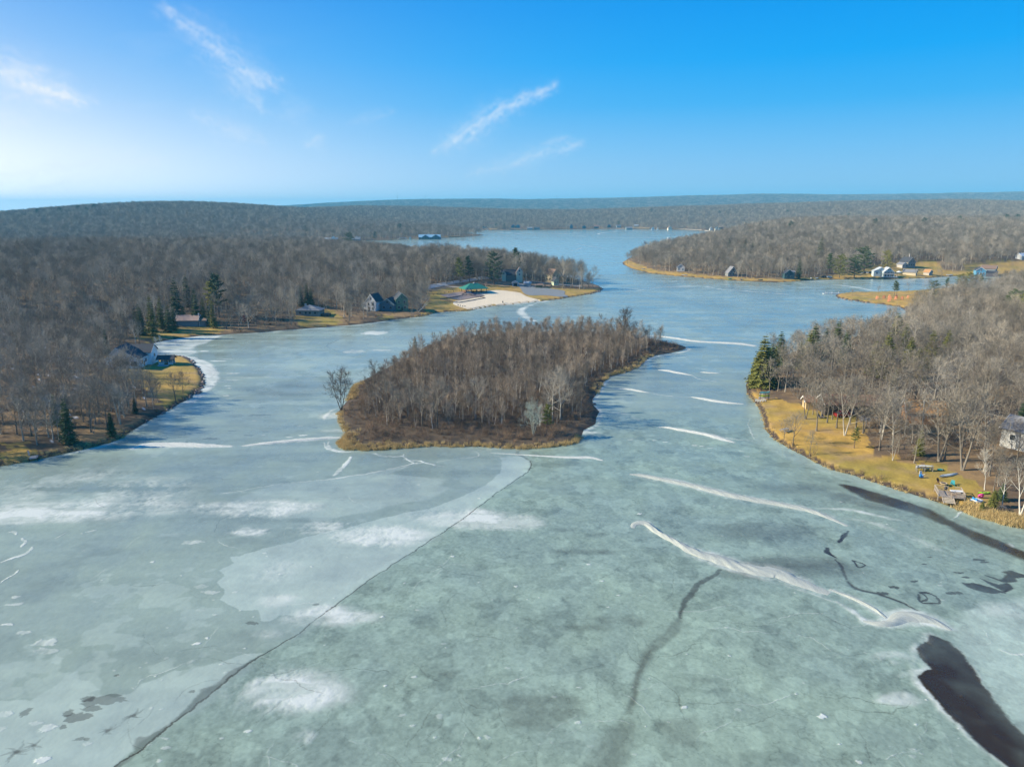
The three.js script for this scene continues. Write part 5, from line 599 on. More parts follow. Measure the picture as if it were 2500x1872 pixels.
bank('beach_sand', [[1657, 560.4], [1685, 561.7], [1713, 562.9]], 26, sandMat); bank('grass_bank', [[1545, 558.9], [1587, 559.6]], 34, bankMat); bank('grass_bank', [[1085, 579.9], [1122, 578.4]], 20, bankMat); bank('grass_bank', [[1196, 561.4], [1214, 561.3]], 34, bankMat); bank('grass_bank', [[1470, 559.3], [1525, 558.9]], 10, sandMat); bank('grass_bank', [[1240, 561.2], [1325, 560.7]], 9, bankMat); bank('grass_bank', [[1590, 559.7], [1655, 560.3]], 10, bankMat); bank('grass_bank', [[950, 585.9], [1049, 581.9], [1085, 580]], 7, bankMat); bank('grass_bank', [[1720, 563.2], [1804, 566.8]], 9, sandMat);
// -- the right-hand point and its neighbours
house('a_frame_house', 'grey timber gabled house on the far point behind bare trunks', 1786, 673, 0.05, [{ across: 10, len: 9, eave: 3.2, rise: 6, wall: W_(0.2, 0.21, 0.21), roof: shingle.grey, trim: W_(0.42, 0.42, 0.42), windows: [...row('front', 6, 2, 1.6, 0), ...row('front', 2, 2, 1.6, -2.6, 0.4), ...row('front', 4, 1.6, 1, -1.4, 1.4)] }], 8);
house('hidden_house', 'pale house deep among the trunks of the far point', 1662, 661, -0.2, [{ across: 8, len: 9, eave: 4.4, rise: 3, wall: W_(0.5, 0.5, 0.48), roof: shingle.dark, windows: [...row('front', 2, 1.2, 1.4, -2, 2), ...row('front', 5, 1, 1, 0)] }], 7);
house('teal_house', 'dark teal house with grey trim on the bank of the far point', 1924, 680, -0.1, [{ across: 9, len: 9, eave: 5.4, rise: 3.4, wall: W_(0.035, 0.085, 0.1), roof: shingle.dark, trim: W_(0.24, 0.32, 0.34), windows: [...row('front', 5, 1.6, 1.2, -1.6), ...row('front', 2.4, 1.5, 1.4, 1.8, -2)] }, { across: 7, len: 5, eave: 6.6, rise: 1, wall: W_(0.035, 0.085, 0.1), roof: shingle.grey, at: [3, -1], turn: 1.57 }], 8);
{
  const pale = W_(0.4, 0.48, 0.5), h = house('deck_house', 'pale blue gabled lake house with a long front deck', 2166, 675, -0.12, [{ across: 10, len: 9, eave: 4.8, rise: 4.4, wall: pale, roof: shingle.pale, windows: [...row('front', 7.2, 1, 1.1, -0.7, 0.7), ...row('front', 4.4, 1, 1.5, -3.4, -2, -0.6, 0.8, 2.2, 3.6), ...row('front', 1.4, 1.4, 1.7, -3, 0, 3)] }, { across: 7, len: 7, eave: 7, rise: 2, wall: pale, roof: shingle.pale, at: [-5.5, -4], windows: row('front', 5.6, 1.4, 1.2, -1) }, { across: 6, len: 6, eave: 5.4, rise: 1.4, wall: pale, roof: shingle.pale, at: [-10, -2.5], windows: row('front', 3.4, 1.6, 1.4, 0) }], 13);
  mesh('deck', box(15, 0.25, 3, -0.5, 2.9, 6), deckWood, h); for (let i = 0; i < 7; i++) mesh('post', box(0.2, 2.8, 0.2, -7.4 + i * 2.3, 1.4, 7.3), white, h); mesh('railing', merged([box(15, 0.08, 0.08, -0.5, 3.9, 7.4), box(15, 0.08, 0.08, -0.5, 3.4, 7.4)]), deckWood, h); mesh('terrace', box(16, 0.4, 5, -1, 0.1, 8), W_(0.45, 0.44, 0.43), h);
}
house('yellow_barn', 'cream gabled barn with long grey roof beside the white parasol', 2222, 671, 0.85, [{ across: 5.6, len: 12, eave: 3, rise: 2.6, wall: W_(0.6, 0.5, 0.33), roof: shingle.grey, windows: row('front', 4, 0.9, 0.9, 0), door: ['front', 0.4, 1.6, 2.2, W_(0.45, 0.37, 0.25)] }], 8, undefined, 'barn');
house('orange_roof_barn', 'pale barn with orange roof next to the cream barn', 2266, 671, 0.5, [{ across: 6, len: 6, eave: 3, rise: 2.6, wall: W_(0.42, 0.38, 0.32), roof: shingle.grey, slabs: [shingle.orange, shingle.grey], windows: row('front', 1.7, 0.9, 0.9, -1, 1.4) }], 6, undefined, 'barn');
house('chimney_house', 'large grey-brown house with white-capped chimney above the barns', 2215, 652, 0.3, [{ across: 10, len: 12, eave: 6, rise: 5, wall: W_(0.28, 0.25, 0.22), roof: shingle.dark, trim: W_(0.5, 0.48, 0.44), windows: [...row('front', 3, 1.2, 2, -3, 0, 3), ...row('front', 6.6, 1, 1.6, -1.4, 1.4)], chimney: [3, -1, 3.4] }, { across: 7, len: 8, eave: 3.4, rise: 2, wall: W_(0.42, 0.4, 0.37), roof: shingle.grey, at: [-8, 1], windows: row('front', 1.8, 1.2, 1.6, -1.6, 1.6) }], 12);
house('blue_house', 'bright blue house with brown-roofed rear wing at the arm of the lake', 2392, 671, -0.35, [{ across: 9, len: 10, eave: 5, rise: 3, wall: W_(0.1, 0.28, 0.42), roof: shingle.dark, windows: [...row('front', 2, 1.4, 1.5, -2.6, 0, 2.6), ...row('front', 5, 1.2, 1.2, 0)] }, { across: 10, len: 13, eave: 6.6, rise: 3, wall: W_(0.2, 0.22, 0.23), roof: shingle.brown, at: [9, -5], turn: 1.2, windows: row('right', 4.6, 1.3, 1.4, -4, 0, 4) }, { across: 7, len: 10, eave: 3.2, rise: 1.4, wall: W_(0.1, 0.09, 0.1), roof: shingle.dark, at: [10, 3], turn: 1.4, windows: row('right', 1.8, 1, 1, -3, 0, 3) }], 14);
house('white_roof_house', 'white-roofed house among the trees beyond the blue house', 2498, 640, 0.2, [{ across: 9, len: 14, eave: 3.6, rise: 3, wall: W_(0.45, 0.46, 0.46), roof: mat(0.6, 0.62, 0.64), turn: 1.57, windows: row('right', 2, 1.2, 1.2, -4, 0, 4) }], 10);
{ const o = thing('parasol', 'white parasol between the pale blue house and the cream barn', 'parasol', at(2195, 671)); mesh('pole', bar([0, 0, 0], [0, 3.2, 0], 0.06), white, o); mesh('canopy', new THREE.ConeGeometry(2.4, 1.3, 8).translate(0, 3, 0), white, o); mesh('base', new THREE.CylinderGeometry(0.5, 0.5, 0.12, 10).translate(0, 0.06, 0), W_(0.3, 0.3, 0.3), o); }
// -- the wooded bank on the right
house('long_brown_house', 'long low house with red-brown roof behind the lawn trees', 2078, 1004, -0.1, [{ across: 7, len: 16, eave: 2.8, rise: 1.8, wall: W_(0.06, 0.05, 0.045), roof: mat(0.24, 0.125, 0.075), turn: Math.PI / 2, windows: row('right', 1.6, 1.4, 1.2, -6, -3, 3, 6), door: ['right', 0, 1, 2.1, W_(0.3, 0.05, 0.045)] }], 9);
house('cabin', 'small tan cabin at the end of the long brown house', 1981, 995, -0.1, [{ across: 3.4, len: 4, eave: 2.3, rise: 1.1, wall: W_(0.5, 0.37, 0.2), roof: mat(0.24, 0.125, 0.075), turn: 1.57, windows: row('right', 1.3, 0.8, 0.8, 0.8) }], 4, undefined, 'cabin');
house('orange_house', 'orange timber house with brown roof in the wooded bank', 2254, 1027, -0.3, [{ across: 7, len: 9, eave: 3, rise: 2.4, wall: W_(0.4, 0.2, 0.08), roof: mat(0.5, 0.26, 0.09), turn: Math.PI / 2, windows: row('right', 1.6, 1.2, 1.2, -3, 2.6), door: ['right', 0, 1, 2.1, W_(0.14, 0.04, 0.03)] }], 7);
house('edge_house', 'pale-sided house at the wood edge beside the dark spruce', 2512, 1094, 0.5, [{ across: 7, len: 9, eave: 4.4, rise: 2.4, wall: W_(0.45, 0.45, 0.43), roof: shingle.grey, windows: [...row('front', 2.6, 1.1, 1.3, -1.6, 1.6), ...row('left', 2.6, 1.1, 1.3, -2, 1)] }], 7);
// masts on the skyline
for (const [u, h, label] of [[986, 70, 'thin mast at the low end of the far ridge'], [1050, 62, 'single mast standing highest on the far ridge'], [1117, 44, 'short mast next to the tallest one on the far ridge'], [1353, 50, 'lonely mast over the middle of the far ridge'], [1524, 56, 'mast on the rising end of the far ridge']]) {
  const d = 7600, x = (u - 1250) / FOCAL * d / 0.973, o = thing('radio_mast', label, 'mast', [x, heightAt(x, d), -d]); mesh('lattice', new THREE.CylinderGeometry(1.1, 2.2, h, 4, 1).translate(0, h / 2, 0), mat(0.2, 0.2, 0.22), o); mesh('antenna', bar([0, h, 0], [0, h + 10, 0], 0.7, 0.3, 4), mat(0.3, 0.3, 0.3), o);
}

// ---------------------------------------------------------------- bare trees picked out one by one: foot pixel, tip row, kind, label
const lichen = [mat(0.3, 0.32, 0.27), mat(0.36, 0.4, 0.33)], paleBark = [mat(0.19, 0.165, 0.13), mat(0.14, 0.12, 0.092)], darkBark = [mat(0.075, 0.062, 0.05), mat(0.105, 0.085, 0.065)];
for (const [u, v, tip, made, mats, label, name = 'bare_tree', group] of [
  [833, 1004, 886, widest, darkBark, 'wide bare tree with many stems at the island edge, leaning over the ice'],
  [921, 954, 870, leafless[2], darkBark, 'leaning bare tree at the back edge of the island'],
  [1520, 842, 746, vase, darkBark, 'tall vase-shaped bare tree rising over the narrow end of the island'],
  [1488, 838, 764, leafless[1], [paleBark[0], twigMats[1]], 'slim bare tree beside the tall vase-shaped tree on the island'],
  [1585, 836, 787, leafless[2], darkBark, 'small bare tree alone among the shrubs of the island point'],
  [1550, 843, 775, leafless[0], darkBark, 'small bare tree just behind the tall vase-shaped tree'],
  [1302, 1062, 972, widest, lichen, 'lichen-grey spreading tree on the shrubby front of the island'],
  [1068, 1046, 908, leafless[0], [barkMats[2], twigMats[0]], 'broad dark-stemmed tree on the front of the island', 'bare_tree', 1], [950, 1028, 905, leafless[1], [barkMats[2], twigMats[0]], 'broad dark-stemmed tree on the front of the island', 'bare_tree', 1], [995, 1024, 902, leafless[4], [barkMats[2], twigMats[0]], 'broad dark-stemmed tree on the front of the island', 'bare_tree', 1], [1031, 1041, 925, leafless[1], [barkMats[2], twigMats[0]], 'broad dark-stemmed tree on the front of the island', 'bare_tree', 1], [1349, 1030, 882, leafless[0], [barkMats[1], twigMats[1]], 'broad dark-stemmed tree on the front of the island', 'bare_tree', 1], [1368, 1024, 890, leafless[2], [barkMats[1], twigMats[1]], 'broad dark-stemmed tree on the front of the island', 'bare_tree', 1], [1162, 1020, 905, leafless[0], [barkMats[1], twigMats[1]], 'broad dark-stemmed tree on the front of the island', 'bare_tree', 1], [973, 1037, 945, leafless[2], [barkMats[2], twigMats[0]], 'broad dark-stemmed tree on the front of the island', 'bare_tree', 1],
  [429, 984, 893, leafless[1], [barkMats[2], twigMats[2]], 'thin bare tree by the water on the lawn of the white house'], [448, 977, 890, leafless[4], [barkMats[2], twigMats[2]], 'second thin bare tree by the stone steps of the same lawn'],
  [381, 843, 818, birches[2], [birchBark[0], birchBark[0]], 'tiny white birch at the inner end of the snowy cove', 'birch_tree', 2], [391, 842, 816, birches[0], [birchBark[0], birchBark[0]], 'tiny white birch at the inner end of the snowy cove', 'birch_tree', 2],
  [1936, 1089, 990, leafless[1], [paleBark[1], twigMats[0]], 'young bare tree on the reddish shrub edge of the golden lawn', 'bare_tree', 3], [1977, 1114, 1038, leafless[4], [paleBark[0], twigMats[0]], 'young bare tree on the reddish shrub edge of the golden lawn', 'bare_tree', 3], [1914, 1079, 1012, leafless[0], [paleBark[1], twigMats[0]], 'young bare tree on the reddish shrub edge of the golden lawn', 'bare_tree', 3],
  [1967, 1023, 900, leafless[3], [paleBark[1], twigMats[0]], 'big pale bare tree standing on the golden lawn', 'bare_tree', 4], [1994, 1052, 915, leafless[1], [paleBark[0], twigMats[0]], 'big pale bare tree standing on the golden lawn', 'bare_tree', 4], [2043, 1045, 900, leafless[0], [paleBark[1], twigMats[0]], 'big pale bare tree standing on the golden lawn', 'bare_tree', 4], [2063, 1063, 905, leafless[3], [barkMats[1], twigMats[0]], 'big pale bare tree standing on the golden lawn', 'bare_tree', 4],
  ...[[2020, 1032, 905, 1], [2090, 1046, 900, 0], [2108, 1058, 915, 3], [2076, 1036, 898, 4], [2006, 1018, 912, 2], [2032, 1024, 915, 0], [1985, 1012, 905, 4]].map(([u, v, t, k]) => [u, v, t, leafless[k], [paleBark[k % 2], twigMats[0]], 'big pale bare tree standing on the golden lawn', 'bare_tree', 4]),
  [2150, 1056, 912, leafless[4], birchBark, 'white-limbed bare tree before the thicket behind the lawn'], [2180, 1124, 1052, leafless[3], [barkMats[1], twigMats[0]], 'low many-branched tree at the back of the mown grass'], [2233, 1130, 1040, leafless[2], [barkMats[0], twigMats[0]], 'low tangled tree beside the stacked paddleboards'],
  [2351, 1148, 902, leafless[3], [paleBark[0], twigMats[0]], 'tall many-stemmed bare tree behind the white canoe'], [2293, 1126, 900, leafless[3], [paleBark[0], twigMats[0]], 'tall pale twin-stemmed tree between paddleboards and canoe'],
  [2447, 1238, 1112, leafless[4], [birchBark[0], twigMats[0]], 'thin pale tree rising from the bushes by the lake deck', 'bare_tree', 5], [2492, 1259, 1095, leafless[3], [birchBark[0], twigMats[0]], 'thin pale tree rising from the bushes by the lake deck', 'bare_tree', 5], [2405, 1196, 1080, birches[1], [birchBark[0], birchBark[2]], 'slanting thin birch beside the pink float', 'birch_tree'],
  [2218, 712, 687, leafless[2], [barkMats[2], twigMats[0]], 'small round-headed bare tree on the straw-coloured spit'], [2145, 716, 695, leafless[0], [barkMats[2], twigMats[0]], 'thin sapling near the dock end of the spit', 'bare_tree', 6], [2082, 721, 704, leafless[1], [barkMats[2], twigMats[0]], 'thin sapling near the dock end of the spit', 'bare_tree', 6], [2236, 722, 708, leafless[2], [barkMats[2], twigMats[0]], 'shrubby sapling between the pines of the spit'], [2313, 705, 687, leafless[2], [barkMats[2], twigMats[0]], 'bare sapling on the water side of the pine clump'],
  [2300, 677, 636, leafless[2], [barkMats[2], twigMats[0]], 'spreading oak-like bare tree on the shore between barns and blue house'], [2238, 680, 655, leafless[2], [barkMats[2], twigMats[0]], 'small spreading bare tree before the cream barn'], [1532, 645, 610, leafless[1], [barkMats[2], twigMats[0]], 'lone bare tree at the very tip of the far point'],
  [2440, 716, 676, leafless[2], [barkMats[1], mat(0.3, 0.2, 0.18)], 'reddish bare tree on the neck of the spit'], [1186, 706, 686, leafless[0], [barkMats[1], mat(0.3, 0.19, 0.15)], 'small reddish bare tree beside the green pavilion'],
]) {
  const p = at(u, v), h = clamp(heightTo(p, tip), 1.5, 24), o = treeAt(made, [name], mats, p, random() * 6.28, h / made.h, label, name === 'birch_tree' ? 'birch tree' : 'bare tree');
  if (group) o.userData.group = ['', 'larger trees on the island front', 'tiny birches by the cove', 'young trees on the lawn edge', 'big trees on the lawn', 'thin trees by the deck', 'saplings on the spit'][group];
}
// ---------------------------------------------------------------- woods: places by a jittered grid; the nearest as trees of their own, the rest as one mass
const nearHouse = (x, d, more = 0) => buildings.some(([bx, bd, r]) => { const q = Math.hypot(x - bx, d - bd); if (q < r + more) return true; const l = Math.hypot(bx, bd), t = (x * bx + d * bd) / l, off = Math.abs(x * bd - d * bx) / l; if (bx > 60 && bd < 300) return false; return t < l && t > l - r - 14 && off < r * 0.65 && noise(x * 3.1, d * 2.7) > (d < 300 ? 0.3 : -0.1); });
function scatter(x0, x1, d0, d1, step, keep) { for (let d = d0; d < d1; d += step) for (let x = x0; x < x1; x += step) { const px = x + (random() - 0.5) * step * 0.95, pd = d + (random() - 0.5) * step * 0.95; if (Math.abs(px) > pd * 0.78 + 14) continue; keep(px, pd); } }
const woods = [], island = [], bushes = [], reeds = [], farWoods = [], veryFar = [];
scatter(-720, 900, 120, 960, 5.3, (x, d) => {
  const [s, w] = landAt(x, d); if (w === ISLAND || s < 3) return;
  const k = clearAt(x, d); if (k || nearHouse(x, d) || evergreens.some(([ex, ed, r]) => Math.hypot(x - ex, d - ed) < r || (Math.abs(x - ex * d / ed) < r * 0.8 && ed > d && ed - d < 6))) return;
  if (s < 5 && random() < 0.3) return;
  if (random() < 0.1 + 0.25 * sstep(0.1, 0.5, fbm(x / 30, d / 30, 2))) return;
  woods.push({ x, d, y: rise(x, d, s, w), k: Math.floor(random() * 5), s: (d > 330 ? 0.98 : 0.9) * (0.62 + 0.55 * random()) * (s < 14 ? 0.88 : 1) * (x > -75 && x < 90 && d > 520 && d < 720 ? 1.4 : 1) * (x > 55 && d < 340 ? 1.12 : 1), t: random() * 6.28, c: random(), r: Math.hypot(x, d) });
});
scatter(-80, 120, 150, 360, 3.1, (x, d) => {
  const [s, w] = landAt(x, d); if (w !== ISLAND || s < (x > 15 && d > 185 ? 3.5 : 6.5)) return;
  const front = sstep(172, 194, d), arm = sstep(48, 62, x); if (random() > front * 0.97 + 0.03 || random() < arm * 0.93) return;
  island.push({ x, d, y: rise(x, d, s, w), k: Math.floor(random() * 3), s: 0.55 + 0.66 * random() * (0.75 + 0.5 * random()), t: random() * 6.28, c: random(), r: Math.hypot(x, d) });
});
// a closer stand along the water of the left bank
scatter(-190, -60, 150, 262, 4.2, (x, d) => { const [s, w] = landAt(x, d); if (w !== 0 || s < 4 || s > 20 || clearAt(x, d) || nearHouse(x, d) || random() < 0.45) return; woods.push({ x, d, y: rise(x, d, s, w), k: Math.floor(random() * 5), s: 0.62 + 0.4 * random(), t: random() * 6.28, c: random(), r: Math.hypot(x, d) }); });
scatter(-80, 120, 150, 360, 1.9, (x, d) => { const [s, w] = landAt(x, d); if (w !== ISLAND || s < 1.6) return; const margin = s < 17 || d < 205 || x > 48; if (random() > (margin ? 0.93 : 0.42)) return; bushes.push({ x, d, y: rise(x, d, s, w), k: Math.floor(random() * 3), s: (margin ? 0.65 + 0.7 * random() : 0.6 + 0.5 * random()) * (s < 5 ? 0.7 : 1), t: random() * 6.28, c: fbm(x / 12, d / 12, 2) * 1.2 + random() * 0.5 }); });
scatter(-300, 320, 115, 600, 4.2, (x, d) => { const [s, w] = landAt(x, d); if (w === ISLAND || s < 0.8 || nearHouse(x, d, -1)) return; const k = clearAt(x, d), shore = s < 3.4 && d < 320; if (k && !(shore && x > 55 && d > 132 && d < 175 && random() < 0.85)) return; if (random() > (shore ? 0.35 : 0.3)) return; bushes.push({ x, d, y: rise(x, d, s, w), k: Math.floor(random() * 3), s: (shore ? 0.5 : 0.7) + 0.8 * random(), t: random() * 6.28, c: fbm(x / 12, d / 12, 2) + random() * 0.6 }); });
{ // reeds and straw along the waterline
  const edge = (list, from, to, inner, outer, n, s0) => { const line = places(list.slice(from, to)); for (let i = 0; i < n; i++) { const t = random() * (line.length - 1), k = Math.floor(t), x = mix(line[k][0], line[k + 1]?.[0] ?? line[k][0], t - k), d = mix(line[k][1], line[k + 1]?.[1] ?? line[k][1], t - k), a = random() * 6.28, r = mix(inner, outer, random()), px = x + Math.cos(a) * r, pd = d + Math.sin(a) * r, [s, w] = landAt(px, pd); if (s < -0.5) { i -= 0.6; continue; } reeds.push({ x: px, d: pd, y: Math.max(0, rise(px, pd, s, w)), k: 0, s: s0 * (0.7 + 0.6 * random()), t: random() * 6.28, c: random() }); } };
  edge(shoreIsland, 0, 20, 0, 1.7, 480, 0.8); edge(shoreIsland, 3, 11, 0, 4.2, 230, 0.9); edge(shoreIsland, 26, 34, 0, 3, 200, 0.9); edge(shoreIsland, 46, 50, 0, 2.6, 120, 1); edge(shoreEast, 45, 50, 0, 3.4, 420, 1); edge(shoreEast, 29, 45, 0, 1.6, 260, 0.5); edge(shoreWest, 0, 10, 0, 2.5, 200, 0.55); edge(shoreWest, 42, 50, 0, 3, 150, 0.6);
}
woods.sort((a, b) => a.r - b.r); island.sort((a, b) => a.r - b.r);
const inFrame = (q) => Math.abs(q.x) < (q.d * 0.98 + 13) * 0.712;
// trees of their own
const places3 = (q) => [q.x, q.y - 0.05, -q.d];
let count = 0; const massWoods = [], massIsland = [];
for (const q of woods) { if (count < 262 && inFrame(q)) { count++; const left = q.x < -60, i = Math.floor(q.c * 3), look = ['grey-brown', 'pale grey', 'dark brown'][i] + ' ' + ['round-headed', 'tall straight', 'low spreading', 'twin-stemmed', 'slim upright'][q.k] + ' bare tree in the wood ', label = look + (left ? (q.d < 265 ? 'before the white house' : 'behind the snowy cove') : q.d < 200 ? 'beside the lake deck and canoe' : q.d < 260 ? 'round the brown-roofed house' : 'between the point and the spit'); treeAt(leafless[q.k], ['bare_tree'], [barkMats[i], twigMats[i]], places3(q), q.t, q.s, label, 'bare tree', left ? 'bare trees of the left shore wood' : 'bare trees of the lawn wood'); } else massWoods.push(q); }
count = 0; const step = island.length / 292; let next = 0;
island.forEach((q, i) => { if (i >= next && count < 292) { next += step; count++; const k = Math.floor(q.c * 3); treeAt(birches[q.k], ['birch_tree'], [birchBark[k], birchTwig[k]], places3(q), q.t, q.s, ['white-stemmed', 'dark-stemmed', 'grey-stemmed'][k] + ' ' + ['slender', 'tall wavy', 'twin-stemmed'][q.k] + ' birch in the island thicket', 'birch tree', 'birches of the island thicket'); } else massIsland.push(q); });
// masses
const M4 = new THREE.Matrix4(), Q4 = new THREE.Quaternion(), UPV = V(0, 1, 0), tint = new THREE.Color();
function mass(root, name, list, shapes, mats, colorOf, low = 0.05) {
  shapes.forEach((geo, k) => { const mine = list.filter((q) => q.k === k); if (!mine.length) return; const im = new THREE.InstancedMesh(geo, mats, mine.length); im.name = name; im.castShadow = im.receiveShadow = true; mine.forEach((q, i) => { M4.compose(V(q.x, q.y - low, -q.d), Q4.setFromAxisAngle(UPV, q.t), V(q.s, q.s * (q.sy ?? 1), q.s)); im.setMatrixAt(i, M4); im.setColorAt(i, tint.setRGB(...colorOf(q))); }); root.add(im); });
}
const stuff = (name, label, category) => { const g = new THREE.Group(); g.name = name; g.userData = { kind: 'stuff', label, category }; scene.add(g); return g; };
const whiteTint = mat(1, 1, 1);
const wood = stuff('woodland', 'bare grey-brown woodland reaching back from the shores', 'woodland');
const greyOf = (a, b, c) => (q) => { const v = 0.55 + 0.85 * q.c * q.c + 0.15 * q.c, n = fbm(q.x / 60, q.d / 60, 2); return [a * v * (1 + 0.08 * n), b * v, c * v * (1 - 0.1 * n)]; };
mass(wood, 'trunks', massWoods, leafless.map((m) => m.trunk), whiteTint, greyOf(0.34, 0.3, 0.24)); mass(wood, 'crowns', massWoods, leafless.map((m) => m.crown), whiteTint, greyOf(0.285, 0.248, 0.19));
const thicket = stuff('birch_thicket', 'dense leafless birch stems filling the island between the nearer trees', 'thicket');
mass(thicket, 'trunks', massIsland, birches.map((m) => m.trunk), whiteTint, (q) => { const v = 0.26 + 0.42 * q.c * q.c; return [v, v * 0.92, v * 0.8]; }); mass(thicket, 'crowns', massIsland, birches.map((m) => m.crown), whiteTint, greyOf(0.3, 0.235, 0.165));
const scrub = stuff('brushwood', 'dark reddish-brown leafless brush along the shores and under the trees', 'brush');
mass(scrub, 'bushes', bushes, [shrub(51), shrub(52, { h: 2.3, n: 22 }), shrub(53, { h: 1.4, n: 30 })], whiteTint, (q) => { const v = 0.75 + 0.5 * clamp(q.c, -0.3, 1); const w = 0.7 + 0.75 * random(); return [0.22 * v * w, 0.145 * v * w, 0.088 * v * w]; });
const straw = stuff('reed_fringe', 'golden dry reeds and straw fringing the waterline', 'reeds'); mass(straw, 'reeds', reeds, [reed(61)], whiteTint, (q) => [0.36 + 0.34 * q.c, 0.265 + 0.26 * q.c, 0.11 + 0.13 * q.c]);
// woods beyond 900 m: what stands behind nearer crowns is left out
{
  const bins = new Float32Array(1200).fill(-1), all = [];
  scatter(-3000, 3000, 940, 3600, 8.5, (x, d) => { const [s, w] = landAt(x, d); if (s < 4 || w === ISLAND) return; if (buildings.some(([bx, bd, r]) => Math.hypot(x - bx, d - bd) < r + 2 || (Math.abs(x - bx) < r * 0.75 && bd > d && bd - d < 55))) return; if (random() < 0.12) return; all.push({ x, d, s0: s, y: rise(x, d, s, w), k: Math.floor(random() * 3), s: 0.8 + 0.45 * random(), t: random() * 6.28, c: random(), r: Math.hypot(x, d) }); });
  scatter(-6500, 6500, 3600, 8300, 27, (x, d) => { all.push({ x, d, y: rise(x, d, 900, 0), k: 3, s: 0.8 + 0.5 * random(), t: random() * 6.28, c: random(), r: Math.hypot(x, d) }); });
  all.sort((a, b) => a.r - b.r);
  let wait = [];
  for (const q of all) { const b = Math.round((Math.atan2(q.x, q.d) + 1) * 599), e = (q.y + 14 - CAM_H) / q.r; if (b < 0 || b > 1199) continue; if (e > bins[b] - 0.0045) (q.k === 3 ? veryFar : farWoods).push(q); wait.push([b, e - 5 / q.r, q.r]); if (wait.length > 4000) { const keep = []; for (const p of wait) if (p[2] < q.r - 60) bins[p[0]] = Math.max(bins[p[0]], p[1]); else keep.push(p); wait = keep; } }
  for (const q of veryFar) q.k = Math.floor(q.c * 2);
  const clump = (seed) => { const r = rngOf(seed), C = new Twigs(); for (let i = 0; i < 9; i++) { const cx = (r() - 0.5) * 28, cz = (r() - 0.5) * 28, h = 10 + 5 * r(); for (let k = 0; k < 46; k++) { const a = r() * 6.28, el = r(), R = 4.2; C.sliver(V(cx + Math.cos(a) * R * 0.5 * r(), h * (0.45 + 0.3 * r()), cz + Math.sin(a) * R * 0.5 * r()), V(Math.cos(a) * (1 - el), 0.5 + el, Math.sin(a) * (1 - el)).normalize(), 3.5 + 2 * r(), 0.42, r); } C.sliver(V(cx, 0, cz), V(0, 1, 0), h, 0.7, r); } return C.geometry(); };
  const far = stuff('far_woodland', 'hazy bare woodland covering the hills round the lake', 'woodland');
  mass(far, 'trunks', farWoods, distant.map((m) => m.trunk), whiteTint, greyOf(0.34, 0.3, 0.24)); mass(far, 'crowns', farWoods, distant.map((m) => m.crown), whiteTint, greyOf(0.285, 0.248, 0.19));
  mass(far, 'canopies', veryFar, [clump(71), clump(72)], whiteTint, greyOf(0.285, 0.248, 0.19));
}
// pines on the skyline and in the far woods
for (const [u, v, label] of [[152, 520, 'solitary pine on the low end of the hill crest'], [203, 517, 'small pine low on the hill crest'], [246, 511, 'flat-topped pine on the hill crest', 1], [267, 513, 'flat-topped pine on the hill crest', 1], [284, 509, 'flat-topped pine on the hill crest', 1], [307, 505, 'flat-topped pine on the hill crest', 1], [387, 513, 'dark pine just below the top of the hill'], [1572, 516, 'big dark pine standing over the far shore wood'], [1582, 514, 'lower pine beside the big dark pine over the far shore wood'], [1946, 508, 'round dark pine on the skyline beyond the far point'], [1730, 521, 'dark pine in the far wood', 2], [1752, 519, 'dark pine in the far wood', 2], [1887, 520, 'dark pine in the far wood', 2], [1946, 540, 'dark pine in the far wood', 2], [2030, 528, 'dark pine in the far wood', 2], [2060, 525, 'dark pine in the far wood', 2], [2078, 550, 'dark pine in the far wood', 2], [2095, 548, 'dark pine in the far wood', 2], [2206, 546, 'dark pine in the far wood', 2], [2290, 538, 'dark pine in the far wood', 2], [2395, 537, 'dark pine in the far wood', 2], [2420, 536, 'dark pine in the far wood', 2], [2015, 543, 'dark pine in the far wood', 2], [1898, 556, 'dark pine in the far wood', 2], [1213, 552, 'dark pine in the far wood', 2], [1232, 553, 'dark pine in the far wood', 2], [1187, 532, 'dark pine in the far wood', 2], [1024, 524, 'dark pine in the far wood', 2], [988, 560, 'dark pine behind the lodge'], [770, 558, 'dark pine in the far wood', 2], [930, 586, 'dark pine in the far wood', 2], [1498, 547, 'dark pine in the far wood', 2]].map((r) => r)) {
  let best = null; for (let d = 900; d < 4200; d += 15) { const x = (u - 1250) / FOCAL * d / 0.973, y = heightAt(x, d); if (landAt(x, d)[0] < 5) continue; const a = d, Y = y + 9 - CAM_H, c = Math.cos(PITCH), s = Math.sin(PITCH), row = 936 - FOCAL * (Y * c + a * s) / (a * c - Y * s); if (row <= v && (!best || true)) { best = [x, y, -d]; break; } }
  if (!best) { const d = 2050, x = (u - 1250) / FOCAL * d / 0.973; best = [x, heightAt(x, d), -d]; }
  treeAt(pines[1], ['pine_tree'], [pineBark, needleMats[2]], best, u, (1.25 + 0.3 * Math.sin(u)), label, 'pine tree', /crest$/.test(label) ? 'pines on the hill crest' : 'pines of the far woods');
}

